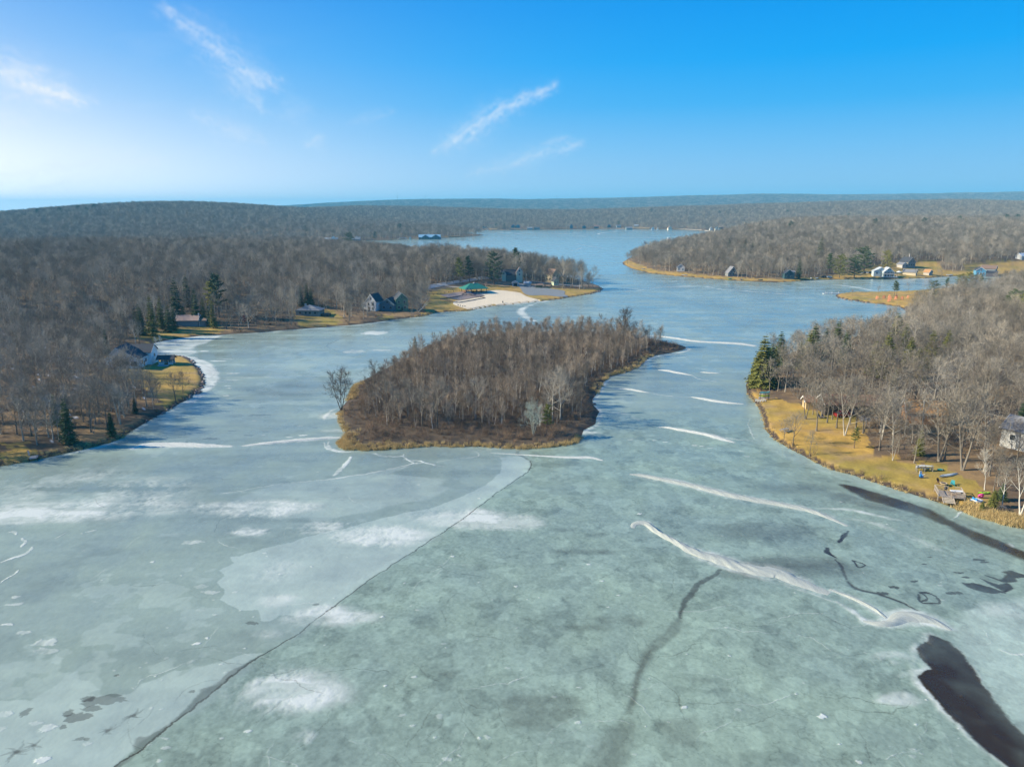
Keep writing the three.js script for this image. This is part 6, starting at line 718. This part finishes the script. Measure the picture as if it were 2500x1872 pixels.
// ---------------------------------------------------------------- things on the shores
const zR = zoomed(2200, 1100, 7.373), atR = (x, y) => at(...zR([[x, y]])[0]);
const plastic = (r, g, b) => mat(r, g, b, { roughness: 0.35 });
function hull(len, wide, high, m, parent, name = 'hull', pinch = 1.6) {   // open-topped boat shell or closed board, bow along +x
  const N = 14, K = 8, pos = [], idx = [];
  for (let i = 0; i <= N; i++) { const t = i / N * 2 - 1, w = wide / 2 * Math.max(0.015, (1 - Math.abs(t) ** pinch)), rise = high * 0.25 * t * t; for (let k = 0; k <= K; k++) { const a = Math.PI * (k / K); pos.push(t * len / 2, high + rise - Math.sin(a) * high, -Math.cos(a) * w); } }
  for (let i = 0; i < N; i++) for (let k = 0; k < K; k++) { const p = i * (K + 1) + k, q = p + K + 1; idx.push(p, p + 1, q, p + 1, q + 1, q); }
  for (let i = 0; i < N; i++) { const p = i * (K + 1), q = p + K + 1; idx.push(p, q, p + K, q, q + K, p + K); }
  const g = new THREE.BufferGeometry(); g.setAttribute('position', new THREE.Float32BufferAttribute(pos, 3)); g.setIndex(idx); g.computeVertexNormals(); return mesh(name, g, m, parent);
}
{ // the lake deck
  const p = atR(870, 830), o = thing('lake_deck', 'railed wooden deck with steps down to the ice', 'deck', [p[0], p[1], p[2]], -0.35); const w = 4.6, l = 3.8, top = 0.55;
  for (let i = 0; i < 18; i++) mesh('deck_board', box(w, 0.05, 0.2, 0, top, -l / 2 + 0.11 + i * 0.212), deckWood, o);
  for (const x of [-w / 2, 0, w / 2]) for (const z of [-l / 2, l / 2]) mesh('post', box(0.12, 1.9, 0.12, x, 0.65, z), deckWood, o);
  const rail = (a, b) => { mesh('handrail', plank([a[0], 1.52, a[1]], [b[0], 1.52, b[1]], 0.14, 0.06), mat(0.45, 0.37, 0.27), o); mesh('lower_rail', plank([a[0], 0.75, a[1]], [b[0], 0.75, b[1]], 0.06, 0.08), deckWood, o); const n = Math.round(Math.hypot(a[0] - b[0], a[1] - b[1]) / 0.24); for (let i = 1; i < n; i++) mesh('baluster', box(0.05, 0.8, 0.05, mix(a[0], b[0], i / n), 1.12, mix(a[1], b[1], i / n)), deckWood, o); };
  rail([-w / 2, -l / 2], [-w / 2, l / 2 - 0.3]); rail([-w / 2, -l / 2], [-0.2, -l / 2]); rail([0.9, l / 2], [w / 2, l / 2]); rail([w / 2, l / 2], [w / 2, -l / 2]); rail([w / 2, -l / 2], [1.2, -l / 2]);
  for (let i = 0; i < 4; i++) mesh('step', box(2, 0.08, 0.42, -0.6, top - 0.14 * (i + 1), l / 2 + 0.24 + i * 0.42), mat(0.5, 0.42, 0.31), o); for (const x of [-1.6, 0.4]) mesh('stringer', plank([x, top - 0.1, l / 2], [x, -0.1, l / 2 + 1.9], 0.08, 0.25), deckWood, o);
  const bed = thing('deck_table', 'long white-topped table on the lake deck', 'table', [p[0] + 1.25, p[1] + top + 0.03, p[2] + 0.2], -0.2); mesh('top', box(2.3, 0.08, 0.9, 0, 0.72, 0), white, bed); for (const x of [-1, 1]) for (const z of [-0.35, 0.35]) mesh('leg', box(0.08, 0.7, 0.08, x, 0.35, z), grayWood, bed);
  const grill = thing('deck_grill', 'dark kettle grill at the back of the lake deck', 'grill', [p[0] - 0.1, p[1] + top + 0.03, p[2] - 1.2]); mesh('kettle', new THREE.SphereGeometry(0.32, 12, 8).translate(0, 0.75, 0), mat(0.03, 0.03, 0.03, { roughness: 0.4 }), grill); for (let i = 0; i < 3; i++) mesh('leg', bar([Math.cos(i * 2.1) * 0.3, 0, Math.sin(i * 2.1) * 0.3], [Math.cos(i * 2.1) * 0.12, 0.6, Math.sin(i * 2.1) * 0.12], 0.025), mat(0.1, 0.1, 0.1), grill);
}
const seats = new Map();
function lawnChair(p, turn, m, label, group) {   // slatted, sloping back and wide arms
  if (seats.has(m)) { const c = copyOf(seats.get(m), label, group); c.position.set(...p); c.rotation.y = turn; return c; }
  const o = thing('lawn_chair', label, 'chair', p, turn, group); seats.set(m, o);
  for (let i = 0; i < 4; i++) mesh('back_slat', plank([-0.24 + i * 0.16, 0.32, -0.25], [-0.26 + i * 0.173, 1.05 - Math.abs(i - 1.5) * 0.05, -0.6], 0.14, 0.03), m, o);
  for (let i = 0; i < 4; i++) mesh('seat_slat', box(0.56, 0.03, 0.13, 0, 0.36 - 0.03 * (3 - i) * 0.8, -0.22 + i * 0.15), m, o);
  for (const x of [-0.36, 0.36]) { mesh('arm', box(0.14, 0.03, 0.75, x, 0.56, 0), m, o); mesh('leg', box(0.06, 0.56, 0.1, x, 0.28, 0.3), m, o); mesh('leg', plank([x, 0.3, 0.1], [x, 0, -0.55], 0.05, 0.1), m, o); }
  return o;
}
lawnChair(atR(930, 630), -0.6, plastic(0.02, 0.33, 0.36), 'turquoise slatted chair on the grass behind the lake deck'); lawnChair(atR(695, 590), 0.4, mat(0.09, 0.045, 0.03), 'dark brown slatted chair beside the round fire table');
for (const [x, y] of [[280, 1312], [325, 1318], [375, 1312], [418, 1308]]) lawnChair(at(...zoomed(1810, 800, 7.373)([[x, y + 20]])[0]), 2.6, mat(0.68, 0.66, 0.62), 'white slatted chair in the row below the kayak rack', 'white chairs on the point');
for (const [u, v] of [[2003, 1021], [2012, 1020]]) lawnChair(at(u, v), 0.5, mat(0.16, 0.15, 0.16), 'grey slatted chair among the trees of the golden lawn', 'grey chairs on the lawn');
{
  const o = thing('fire_table', 'round tan table before the dark brown chair', 'table', atR(765, 635)); mesh('top', new THREE.TorusGeometry(0.62, 0.12, 6, 18).rotateX(1.57).scale(1, 0.5, 1).translate(0, 0.62, 0), mat(0.5, 0.38, 0.24), o); mesh('bowl', new THREE.CylinderGeometry(0.5, 0.4, 0.1, 16).translate(0, 0.6, 0), mat(0.06, 0.05, 0.04), o); for (let i = 0; i < 4; i++) mesh('leg', bar([Math.cos(i * 1.57) * 0.5, 0, Math.sin(i * 1.57) * 0.5], [Math.cos(i * 1.57) * 0.5, 0.6, Math.sin(i * 1.57) * 0.5], 0.05), mat(0.4, 0.3, 0.2), o);
}
{
  const o = thing('canoe', 'long white canoe lying upturned on the grass', 'canoe', atR(862, 455), -0.32); o.rotation.x = Math.PI; o.position.y += 0.5; hull(5, 0.95, 0.42, plastic(0.62, 0.64, 0.62), o); mesh('keel', box(4.2, 0.03, 0.04, 0, -0.02, 0), mat(0.4, 0.42, 0.4), o); for (const x of [-1.3, 0.2, 1.4]) mesh('thwart', box(0.12, 0.03, 0.7, x, 0.38, 0), darkWood, o);
}
{ // paddleboard rack and what it holds
  const p = atR(420, 370), o = thing('board_rack', 'timber rack holding paddleboards at the edge of the wood', 'rack', p, -0.12); for (const x of [-1.6, 0, 1.6]) for (const z of [-0.35, 0.35]) mesh('upright', box(0.1, 1.5, 0.1, x, 0.7, z), grayWood, o); for (const y of [0.55, 1.1]) for (const x of [-1.6, 0, 1.6]) mesh('crossbar', box(0.08, 0.08, 0.9, x, y, 0), grayWood, o);
  [[0, 1.18, 0.15, 0.62, 0.64, 0.6, 'pale paddleboard on the top of the timber rack'], [0.1, 0.63, -0.05, 0.45, 0.42, 0.32, 'buff paddleboard on the lower bars of the timber rack']].forEach(([x, y, z, r, g, b, label]) => { const s = thing('paddleboard', label, 'paddleboard', [p[0] + x, p[1] + y, p[2] + z], -0.12); hull(3.3, 0.78, 0.12, plastic(r, g, b), s, 'board', 2.6); mesh('fin', box(0.2, 0.18, 0.03, -1.4, -0.05, 0), mat(0.05, 0.05, 0.05), s); });
  const q = atR(320, 360), k = thing('paddleboard', 'white paddleboard with dark stripe leaning across the rack end', 'paddleboard', [q[0], q[1] + 0.9, q[2]], 0.6); hull(2.6, 0.75, 0.14, plastic(0.7, 0.7, 0.68), k, 'board', 2.4); mesh('stripe', box(2.2, 0.02, 0.08, 0, 0.16, 0), mat(0.05, 0.06, 0.08), k); mesh('prop', box(0.08, 0.9, 0.08, 0.7, -0.45, 0), grayWood, k); mesh('prop', box(0.08, 0.9, 0.08, -0.7, -0.45, 0), grayWood, k);
  const s = thing('beach_cart', 'small blue and white cart on the golden lawn', 'cart', atR(365, 490)); mesh('tub', box(0.7, 0.55, 0.5, 0, 0.45, 0), plastic(0.03, 0.25, 0.6), s); mesh('panel', box(0.5, 0.9, 0.08, -0.1, 1.0, -0.2), white, s); for (const x of [-0.36, 0.36]) mesh('wheel', new THREE.CylinderGeometry(0.2, 0.2, 0.08, 12).rotateZ(1.57).translate(x, 0.2, 0), mat(0.04, 0.04, 0.04), s); mesh('handle', bar([0.1, 0.6, 0.2], [0.35, 1.1, 0.6], 0.03), white, s);
  const t = thing('tarp_heap', 'teal tarpaulin bundle at the bow of the white canoe', 'tarpaulin', atR(715, 358)); mesh('cloth', new THREE.SphereGeometry(0.6, 12, 8).scale(1.3, 0.4, 0.7).translate(0, 0.2, 0), mat(0.02, 0.2, 0.17), t); mesh('rope', new THREE.TorusGeometry(0.5, 0.025, 5, 14).rotateY(1.57).scale(1, 0.45, 0.9).translate(0.2, 0.2, 0), mat(0.5, 0.45, 0.35), t);
}
{ // pedal boat, float and kayak beside the deck
  const o = thing('pedal_boat', 'blue and white pedal boat beside the lake deck', 'pedal boat', atR(1360, 925), 0.35), blue = plastic(0.03, 0.25, 0.55); for (const z of [-0.5, 0.5]) hull(2.3, 0.6, 0.4, z < 0 ? blue : plastic(0.7, 0.72, 0.72), o, 'float', 3).position.z = z; mesh('deck', box(1.7, 0.14, 1.3, 0, 0.46, 0), plastic(0.7, 0.72, 0.72), o); for (const z of [-0.3, 0.3]) { mesh('seat', box(0.45, 0.12, 0.42, -0.3, 0.58, z), blue, o); mesh('seat_back', box(0.1, 0.4, 0.42, -0.55, 0.75, z), blue, o); } mesh('tiller', bar([0.1, 0.5, 0], [0.1, 0.8, 0], 0.03), mat(0.1, 0.1, 0.1), o);
  const f = thing('pink_float', 'bright pink inflatable propped behind the pedal boat', 'float', atR(1440, 855)); mesh('tube', new THREE.TorusGeometry(0.42, 0.17, 8, 18).rotateX(0.5).translate(0, 0.5, 0), plastic(0.75, 0.06, 0.3), f); mesh('valve', bar([0.4, 0.5, 0.17], [0.4, 0.5, 0.24], 0.03), white, f);
  const k = thing('kayak', 'lime green kayak half hidden in the bushes by the deck', 'kayak', atR(1500, 780), 0.05); hull(2.6, 0.72, 0.34, plastic(0.42, 0.72, 0.04), k); mesh('cockpit', new THREE.TorusGeometry(0.3, 0.04, 6, 16).rotateX(1.57).scale(1.5, 1, 1).translate(0, 0.36, 0), mat(0.03, 0.03, 0.03), k);
  const n = thing('net_dome', 'low dark netted dome at the water edge among thin trees', 'net dome', atR(1830, 1090)); const ribs = []; for (let i = 0; i < 6; i++) mesh('hoop', new THREE.TorusGeometry(1.05, 0.03, 5, 16, Math.PI).rotateY(i * 0.52), mat(0.12, 0.13, 0.14), n); mesh('net', new THREE.SphereGeometry(1, 16, 8, 0, 7, 0, 1.57), new THREE.MeshStandardMaterial({ color: 0x20242a, roughness: 0.9, transparent: true, opacity: 0.55 }), n);
}
{ // kayak rack on the point
  const [u, v] = zoomed(1810, 800, 7.373)([[410, 1300]])[0], p = at(u, v), o = thing('kayak_rack', 'timber kayak rack under the spruces of the point', 'rack', p, 0.05); for (const x of [-1.3, 1.3]) for (const z of [-0.4, 0.4]) mesh('upright', box(0.1, 2.2, 0.1, x, 1.05, z), darkWood, o); for (const y of [0.4, 0.95, 1.5, 2.05]) for (const x of [-1.3, 1.3]) mesh('crossbar', box(0.08, 0.08, 1, x, y, 0), darkWood, o);
  [[0.48, [0.62, 0.62, 0.66], 'white kayak on the lowest bars of the rack'], [1.02, [0.5, 0.72, 0.05], 'lime kayak in the middle of the rack'], [1.57, [0.75, 0.72, 0.5], 'cream kayak below the topmost one of the rack'], [2.12, [0.03, 0.42, 0.5], 'turquoise kayak on top of the rack']].forEach(([y, c, label], i) => { const k = thing('kayak', label, 'kayak', [p[0] + 0.15 * (i % 2), p[1] + y, p[2]], 0.05 + 0.05 * i); hull(3.4, 0.75, 0.34, plastic(...c), k); mesh('cockpit', new THREE.TorusGeometry(0.3, 0.04, 6, 16).rotateX(1.57).scale(1.5, 1, 1).translate(0, 0.36, 0), mat(0.03, 0.03, 0.03), k); });
  const l = thing('garden_bench_table', 'weathered grey table with benches on the golden lawn', 'picnic table', at(1917, 1054), 0.5); for (let i = 0; i < 5; i++) mesh('top_plank', box(2.3, 0.06, 0.18, 0, 0.78, -0.4 + i * 0.2), grayWood, l); for (const z of [-0.85, 0.85]) mesh('bench', box(2.3, 0.06, 0.3, 0, 0.46, z), grayWood, l); for (const x of [-0.8, 0.8]) for (const s of [-1, 1]) mesh('leg', plank([x, 0, s * 0.8], [x, 0.76, s * 0.25], 0.08, 0.14), grayWood, l);
}
{ // left shore: little dock, steps, riprap
  const o = thing('small_dock', 'short weathered dock at the foot of the left lawn', 'dock', at(82, 1121), 0.5); for (let i = 0; i < 9; i++) mesh('dock_board', box(1.7, 0.06, 0.26, 0, 0.5, -1.2 + i * 0.29), grayWood, o); for (const x of [-0.8, 0.8]) for (const z of [-1.2, 1.2]) mesh('post', bar([x, -0.2, z], [x, 0.75, z], 0.07), darkWood, o); mesh('ramp', plank([-0.9, 0.5, -1.2], [-1.3, 1.3, -3.4], 0.3, 0.08), grayWood, o);
  const s = thing('stone_steps', 'dark stone steps from the lawn down to the snowy ice', 'steps', at(479, 961), -0.7); for (let i = 0; i < 4; i++) mesh('tread', box(1.9, 0.16, 0.5, 0, 0.1 + i * 0.16, -i * 0.5), mat(0.11, 0.1, 0.1), s);
  const stoneMats = [mat(0.13, 0.1, 0.09), mat(0.2, 0.16, 0.145), mat(0.28, 0.19, 0.16)]; const shapes = [1, 2, 3].map((k) => { const g = new THREE.IcosahedronGeometry(0.42, 1), q = g.attributes.position; for (let i = 0; i < q.count; i++) { const n = 1 + 0.35 * noise(q.getX(i) * 3 + k * 7, q.getY(i) * 3 + q.getZ(i) * 2); q.setXYZ(i, q.getX(i) * n * 1.25, q.getY(i) * n * 0.7, q.getZ(i) * n); } g.computeVertexNormals(); return g; });
  const put = (line, n, label, group, size) => { for (let i = 0; i < n; i++) { const t = (i + random() * 0.8) / n * (line.length - 1), k = Math.min(line.length - 2, Math.floor(t)), u = mix(line[k][0], line[k + 1][0], t - k), v = mix(line[k][1], line[k + 1][1], t - k), [x, d] = onLevel(u, v), j = Math.floor(random() * 3), o2 = mesh('shore_stone', shapes[j], stoneMats[Math.floor(random() * 3)]); o2.position.set(x + (random() - 0.5) * 1.2, 0.1 + 0.1 * random(), -d + (random() - 0.5) * 1.2); o2.rotation.y = random() * 6.28; o2.scale.setScalar(size * (0.6 + 0.8 * random())); o2.userData = { label, category: 'stone', group }; } };
  put(shoreWest.slice(14, 23), 46, 'rough dark stone edging the lawn of the white house', 'stones round the left lawn', 1); put(shoreWest.slice(10, 14), 14, 'rough stone below the leaf-strewn bank beside the snow', 'stones below the bank', 0.8); put(shoreIsland.slice(24, 34), 16, 'grey stone at the waterline of the island bay', 'stones of the island bay', 0.8); put([[2046, 727], [2068, 732], [2097, 736], [2117, 740]], 14, 'brown stone along the edge of the spit', 'stones of the spit', 1.3); put([[1440, 718], [1458, 713.5], [1470, 708], [1470, 703]], 12, 'brown stone at the tip of the beach peninsula', 'stones of the peninsula tip', 1.5);
}
{ // dock and boats at the spit and the far point
  const o = thing('floating_dock', 'white floating dock at the end of the straw-coloured spit', 'dock', at(2030, 717), 0.15); for (let i = 0; i < 6; i++) mesh('section', box(2, 0.35, 1.6, -5 + i * 2.05, 0.2, 0), mat(0.62, 0.63, 0.63), o); for (const x of [-5, 0, 5]) mesh('post', bar([x, 0, 0.9], [x, 1.8, 0.9], 0.08), mat(0.6, 0.6, 0.6), o); mesh('railing', merged([bar([-6, 1.2, -0.8], [1, 1.2, -0.8], 0.05), bar([-6, 0.2, -0.8], [-6, 1.2, -0.8], 0.05), bar([-2.5, 0.2, -0.8], [-2.5, 1.2, -0.8], 0.05), bar([1, 0.2, -0.8], [1, 1.2, -0.8], 0.05)]), mat(0.6, 0.6, 0.6), o);
  for (const [u, v, turn, c, label, l = 4.4] of [[1571, 657, 0.3, [0.7, 0.7, 0.68], 'white boat drawn up on the tip of the far point'], [1994, 680, 0.5, [0.7, 0.72, 0.74], 'white boat tilted on the bank beside the black tarpaulin'], [1981, 680, 1.2, [0.7, 0.7, 0.7], 'short white boat upright beside the tilted boat', 3], [2194, 675.5, 0.1, [0.1, 0.4, 0.25], 'green and white boat on the shore below the parasol'], [2319, 672, 0, [0.72, 0.74, 0.76], 'white boat lying between the oak-like tree and the blue house', 6], [1782, 683, 0, [0.03, 0.3, 0.25], 'small turquoise boat on the straw bank of the far point', 3], [1810, 684.5, 0.8, [0.35, 0.33, 0.32], 'grey overturned boat at the waterline of the far point', 3.4], [1672, 674, 0, [0.62, 0.6, 0.56], 'pale overturned boat under the trunks of the far point', 5], [1857, 684, 0.1, [0.06, 0.12, 0.1], 'dark green boat on the bank beside the dark teal house', 4], [2455, 672, 0.3, [0.05, 0.3, 0.36], 'turquoise boat on the straw bank beyond the blue house', 4]]) { const b = thing('rowing_boat', label, 'boat', at(u, v), turn); hull(l, 1.5, 0.6, plastic(...c), b); for (const x of [-0.8, 0.6]) mesh('thwart', box(0.3, 0.05, 1.1, x, 0.55, 0), darkWood, b); }
  for (let i = 0; i < 6; i++) { const b = thing('stored_boat', 'white boat in the stored row beside the lodge hut', 'boat', at(974 + i * 3.6, 583.5 - i * 0.16), 0.1 * i, 'boats stored by the lodge'); hull(5, 1.9, 0.9, plastic(0.72, 0.74, 0.76), b); mesh('thwart', box(0.4, 0.06, 1.4, 0, 0.8, 0), darkWood, b); }
}
const cars = [];
function car(p, turn, c, label, tall = 0) {
  let o;
  const body = mat(...c, { roughness: 0.25, metalness: 0.2 });
  o = thing('parked_car', label, 'car', p, turn, 'cars parked by the lake houses');
  const side = (pts, w, m, name) => mesh(name, new THREE.ExtrudeGeometry(new THREE.Shape(pts.map(([x, y]) => new THREE.Vector2(x, y))), { depth: w - 0.12, bevelEnabled: true, bevelSize: 0.06, bevelThickness: 0.06, bevelSegments: 2 }).translate(0, 0, -(w - 0.12) / 2), m, o);
  side([[-2.2, 0.35], [2.2, 0.35], [2.25, 0.7], [2.1, 0.92], [1.0, 1.0], [-2.0, 1.02], [-2.25, 0.9]], 1.8, body, 'body'); side([[-1.9, 1.0], [1.0, 1.0], [0.35, 1.45 + tall], [-1.45, 1.47 + tall]], 1.55, glass, 'windows'); side([[-1.5, 1.42 + tall], [0.4, 1.4 + tall], [0.3, 1.5 + tall], [-1.35, 1.53 + tall]], 1.5, body, 'roof');
  for (const x of [-1.35, 1.4]) for (const z of [-0.82, 0.82]) { const w = mesh('wheel', new THREE.CylinderGeometry(0.34, 0.34, 0.22, 16).rotateX(1.57).translate(x, 0.34, z), mat(0.02, 0.02, 0.02), o); mesh('rim', new THREE.CylinderGeometry(0.19, 0.19, 0.24, 10).rotateX(1.57).translate(x, 0.34, z), mat(0.5, 0.5, 0.5, { metalness: 0.7, roughness: 0.4 }), w); }
  for (const z of [-0.65, 0.65]) { mesh('headlight', box(0.06, 0.14, 0.34, 2.25, 0.75, z), mat(0.7, 0.7, 0.7, { roughness: 0.1 }), o); mesh('tail_light', box(0.06, 0.14, 0.3, -2.27, 0.82, z), mat(0.35, 0.02, 0.02), o); }
  return o;
}
[[2103, 668, [0.7, 0.7, 0.7], 'white car nearest the broad pines in the parking row'], [2110, 667, [0.06, 0.06, 0.07], 'black car between two white cars by the pale blue house'], [2117, 667.5, [0.68, 0.69, 0.7], 'white van-like car in the middle of the parking row', 0.35], [2124, 667, [0.12, 0.13, 0.15], 'dark grey car in the parking row by the pale blue house'], [2131, 668, [0.7, 0.7, 0.71], 'white car beside the pale blue house wall']].forEach(([u, v, c, label, tall]) => car(at(u, v), 1.4, c, label, tall)); car(at(2025, 678), 0.2, [0.7, 0.7, 0.7], 'white car on the bank beside the black tarpaulin');
{ const o = thing('tarpaulin_mound', 'black tarpaulin over a boat on the bank of the far point', 'tarpaulin', at(2012, 678), 0.1); mesh('cover', new THREE.SphereGeometry(1, 16, 10, 0, 7, 0, 1.57).scale(2.6, 2, 1.3), mat(0.02, 0.02, 0.022), o); mesh('rope', new THREE.TorusGeometry(1, 0.03, 5, 20, Math.PI).rotateY(1.57).scale(1, 2.02, 1.32), mat(0.3, 0.3, 0.28), o); mesh('hull_end', hull(5, 1.2, 0.5, mat(0.3, 0.3, 0.3), o).geometry, mat(0.25, 0.25, 0.25), o); }
car(at(2058, 1017), 0.2, [0.3, 0.03, 0.03], 'red car on the drive before the long brown house'); car(at(2095, 1012), 0.1, [0.08, 0.09, 0.1], 'dark car on the drive before the long brown house', 0.25);
// fence posts along the beach road, felled birches on the bank
{ const line = [[1048, 722], [1100, 713.5], [1180, 702.5]]; for (let i = 0; i < 12; i++) { const t = i / 11 * 2, k = Math.min(1, Math.floor(t)), o = thing('road_post', 'short dark timber post along the pale beach road', 'post', at(mix(line[k][0], line[k + 1][0], t - k), mix(line[k][1], line[k + 1][1], t - k)), 0, 'posts along the beach road'); mesh('shaft', box(0.22, 1, 0.22, 0, 0.5, 0), darkWood, o); mesh('cap', box(0.28, 0.08, 0.28, 0, 1.02, 0), grayWood, o); } }
for (const [a, b, label] of [[[1020, 762], [1042, 741], 'pale dead birch leaning over the beach end of the wood'], [[1030, 752], [1048, 726], 'longer dead birch leaning beside the pale one'], [[1032, 731], [1050, 727], 'pale fallen trunk beside the beach road']]) { const p = at(...a), q = at(...b), o = thing('dead_birch', label, 'dead tree', p); const top = [(b[0] - a[0]) * 0.26, (a[1] - b[1]) * 0.24, -2]; mesh('stem', bar([0, 0, 0], top, 0.16, 0.05), birchBark[0], o); for (let i = 0; i < 4; i++) { const t = 0.4 + 0.15 * i; mesh('branch', bar(top.map((v) => v * t), [top[0] * t + 0.9, top[1] * t + 0.9 + 0.2 * i, top[2] * t + (i % 2 ? 0.8 : -0.8)], 0.04, 0.015), birchBark[2], o); } }

renderer.render(scene, camera);
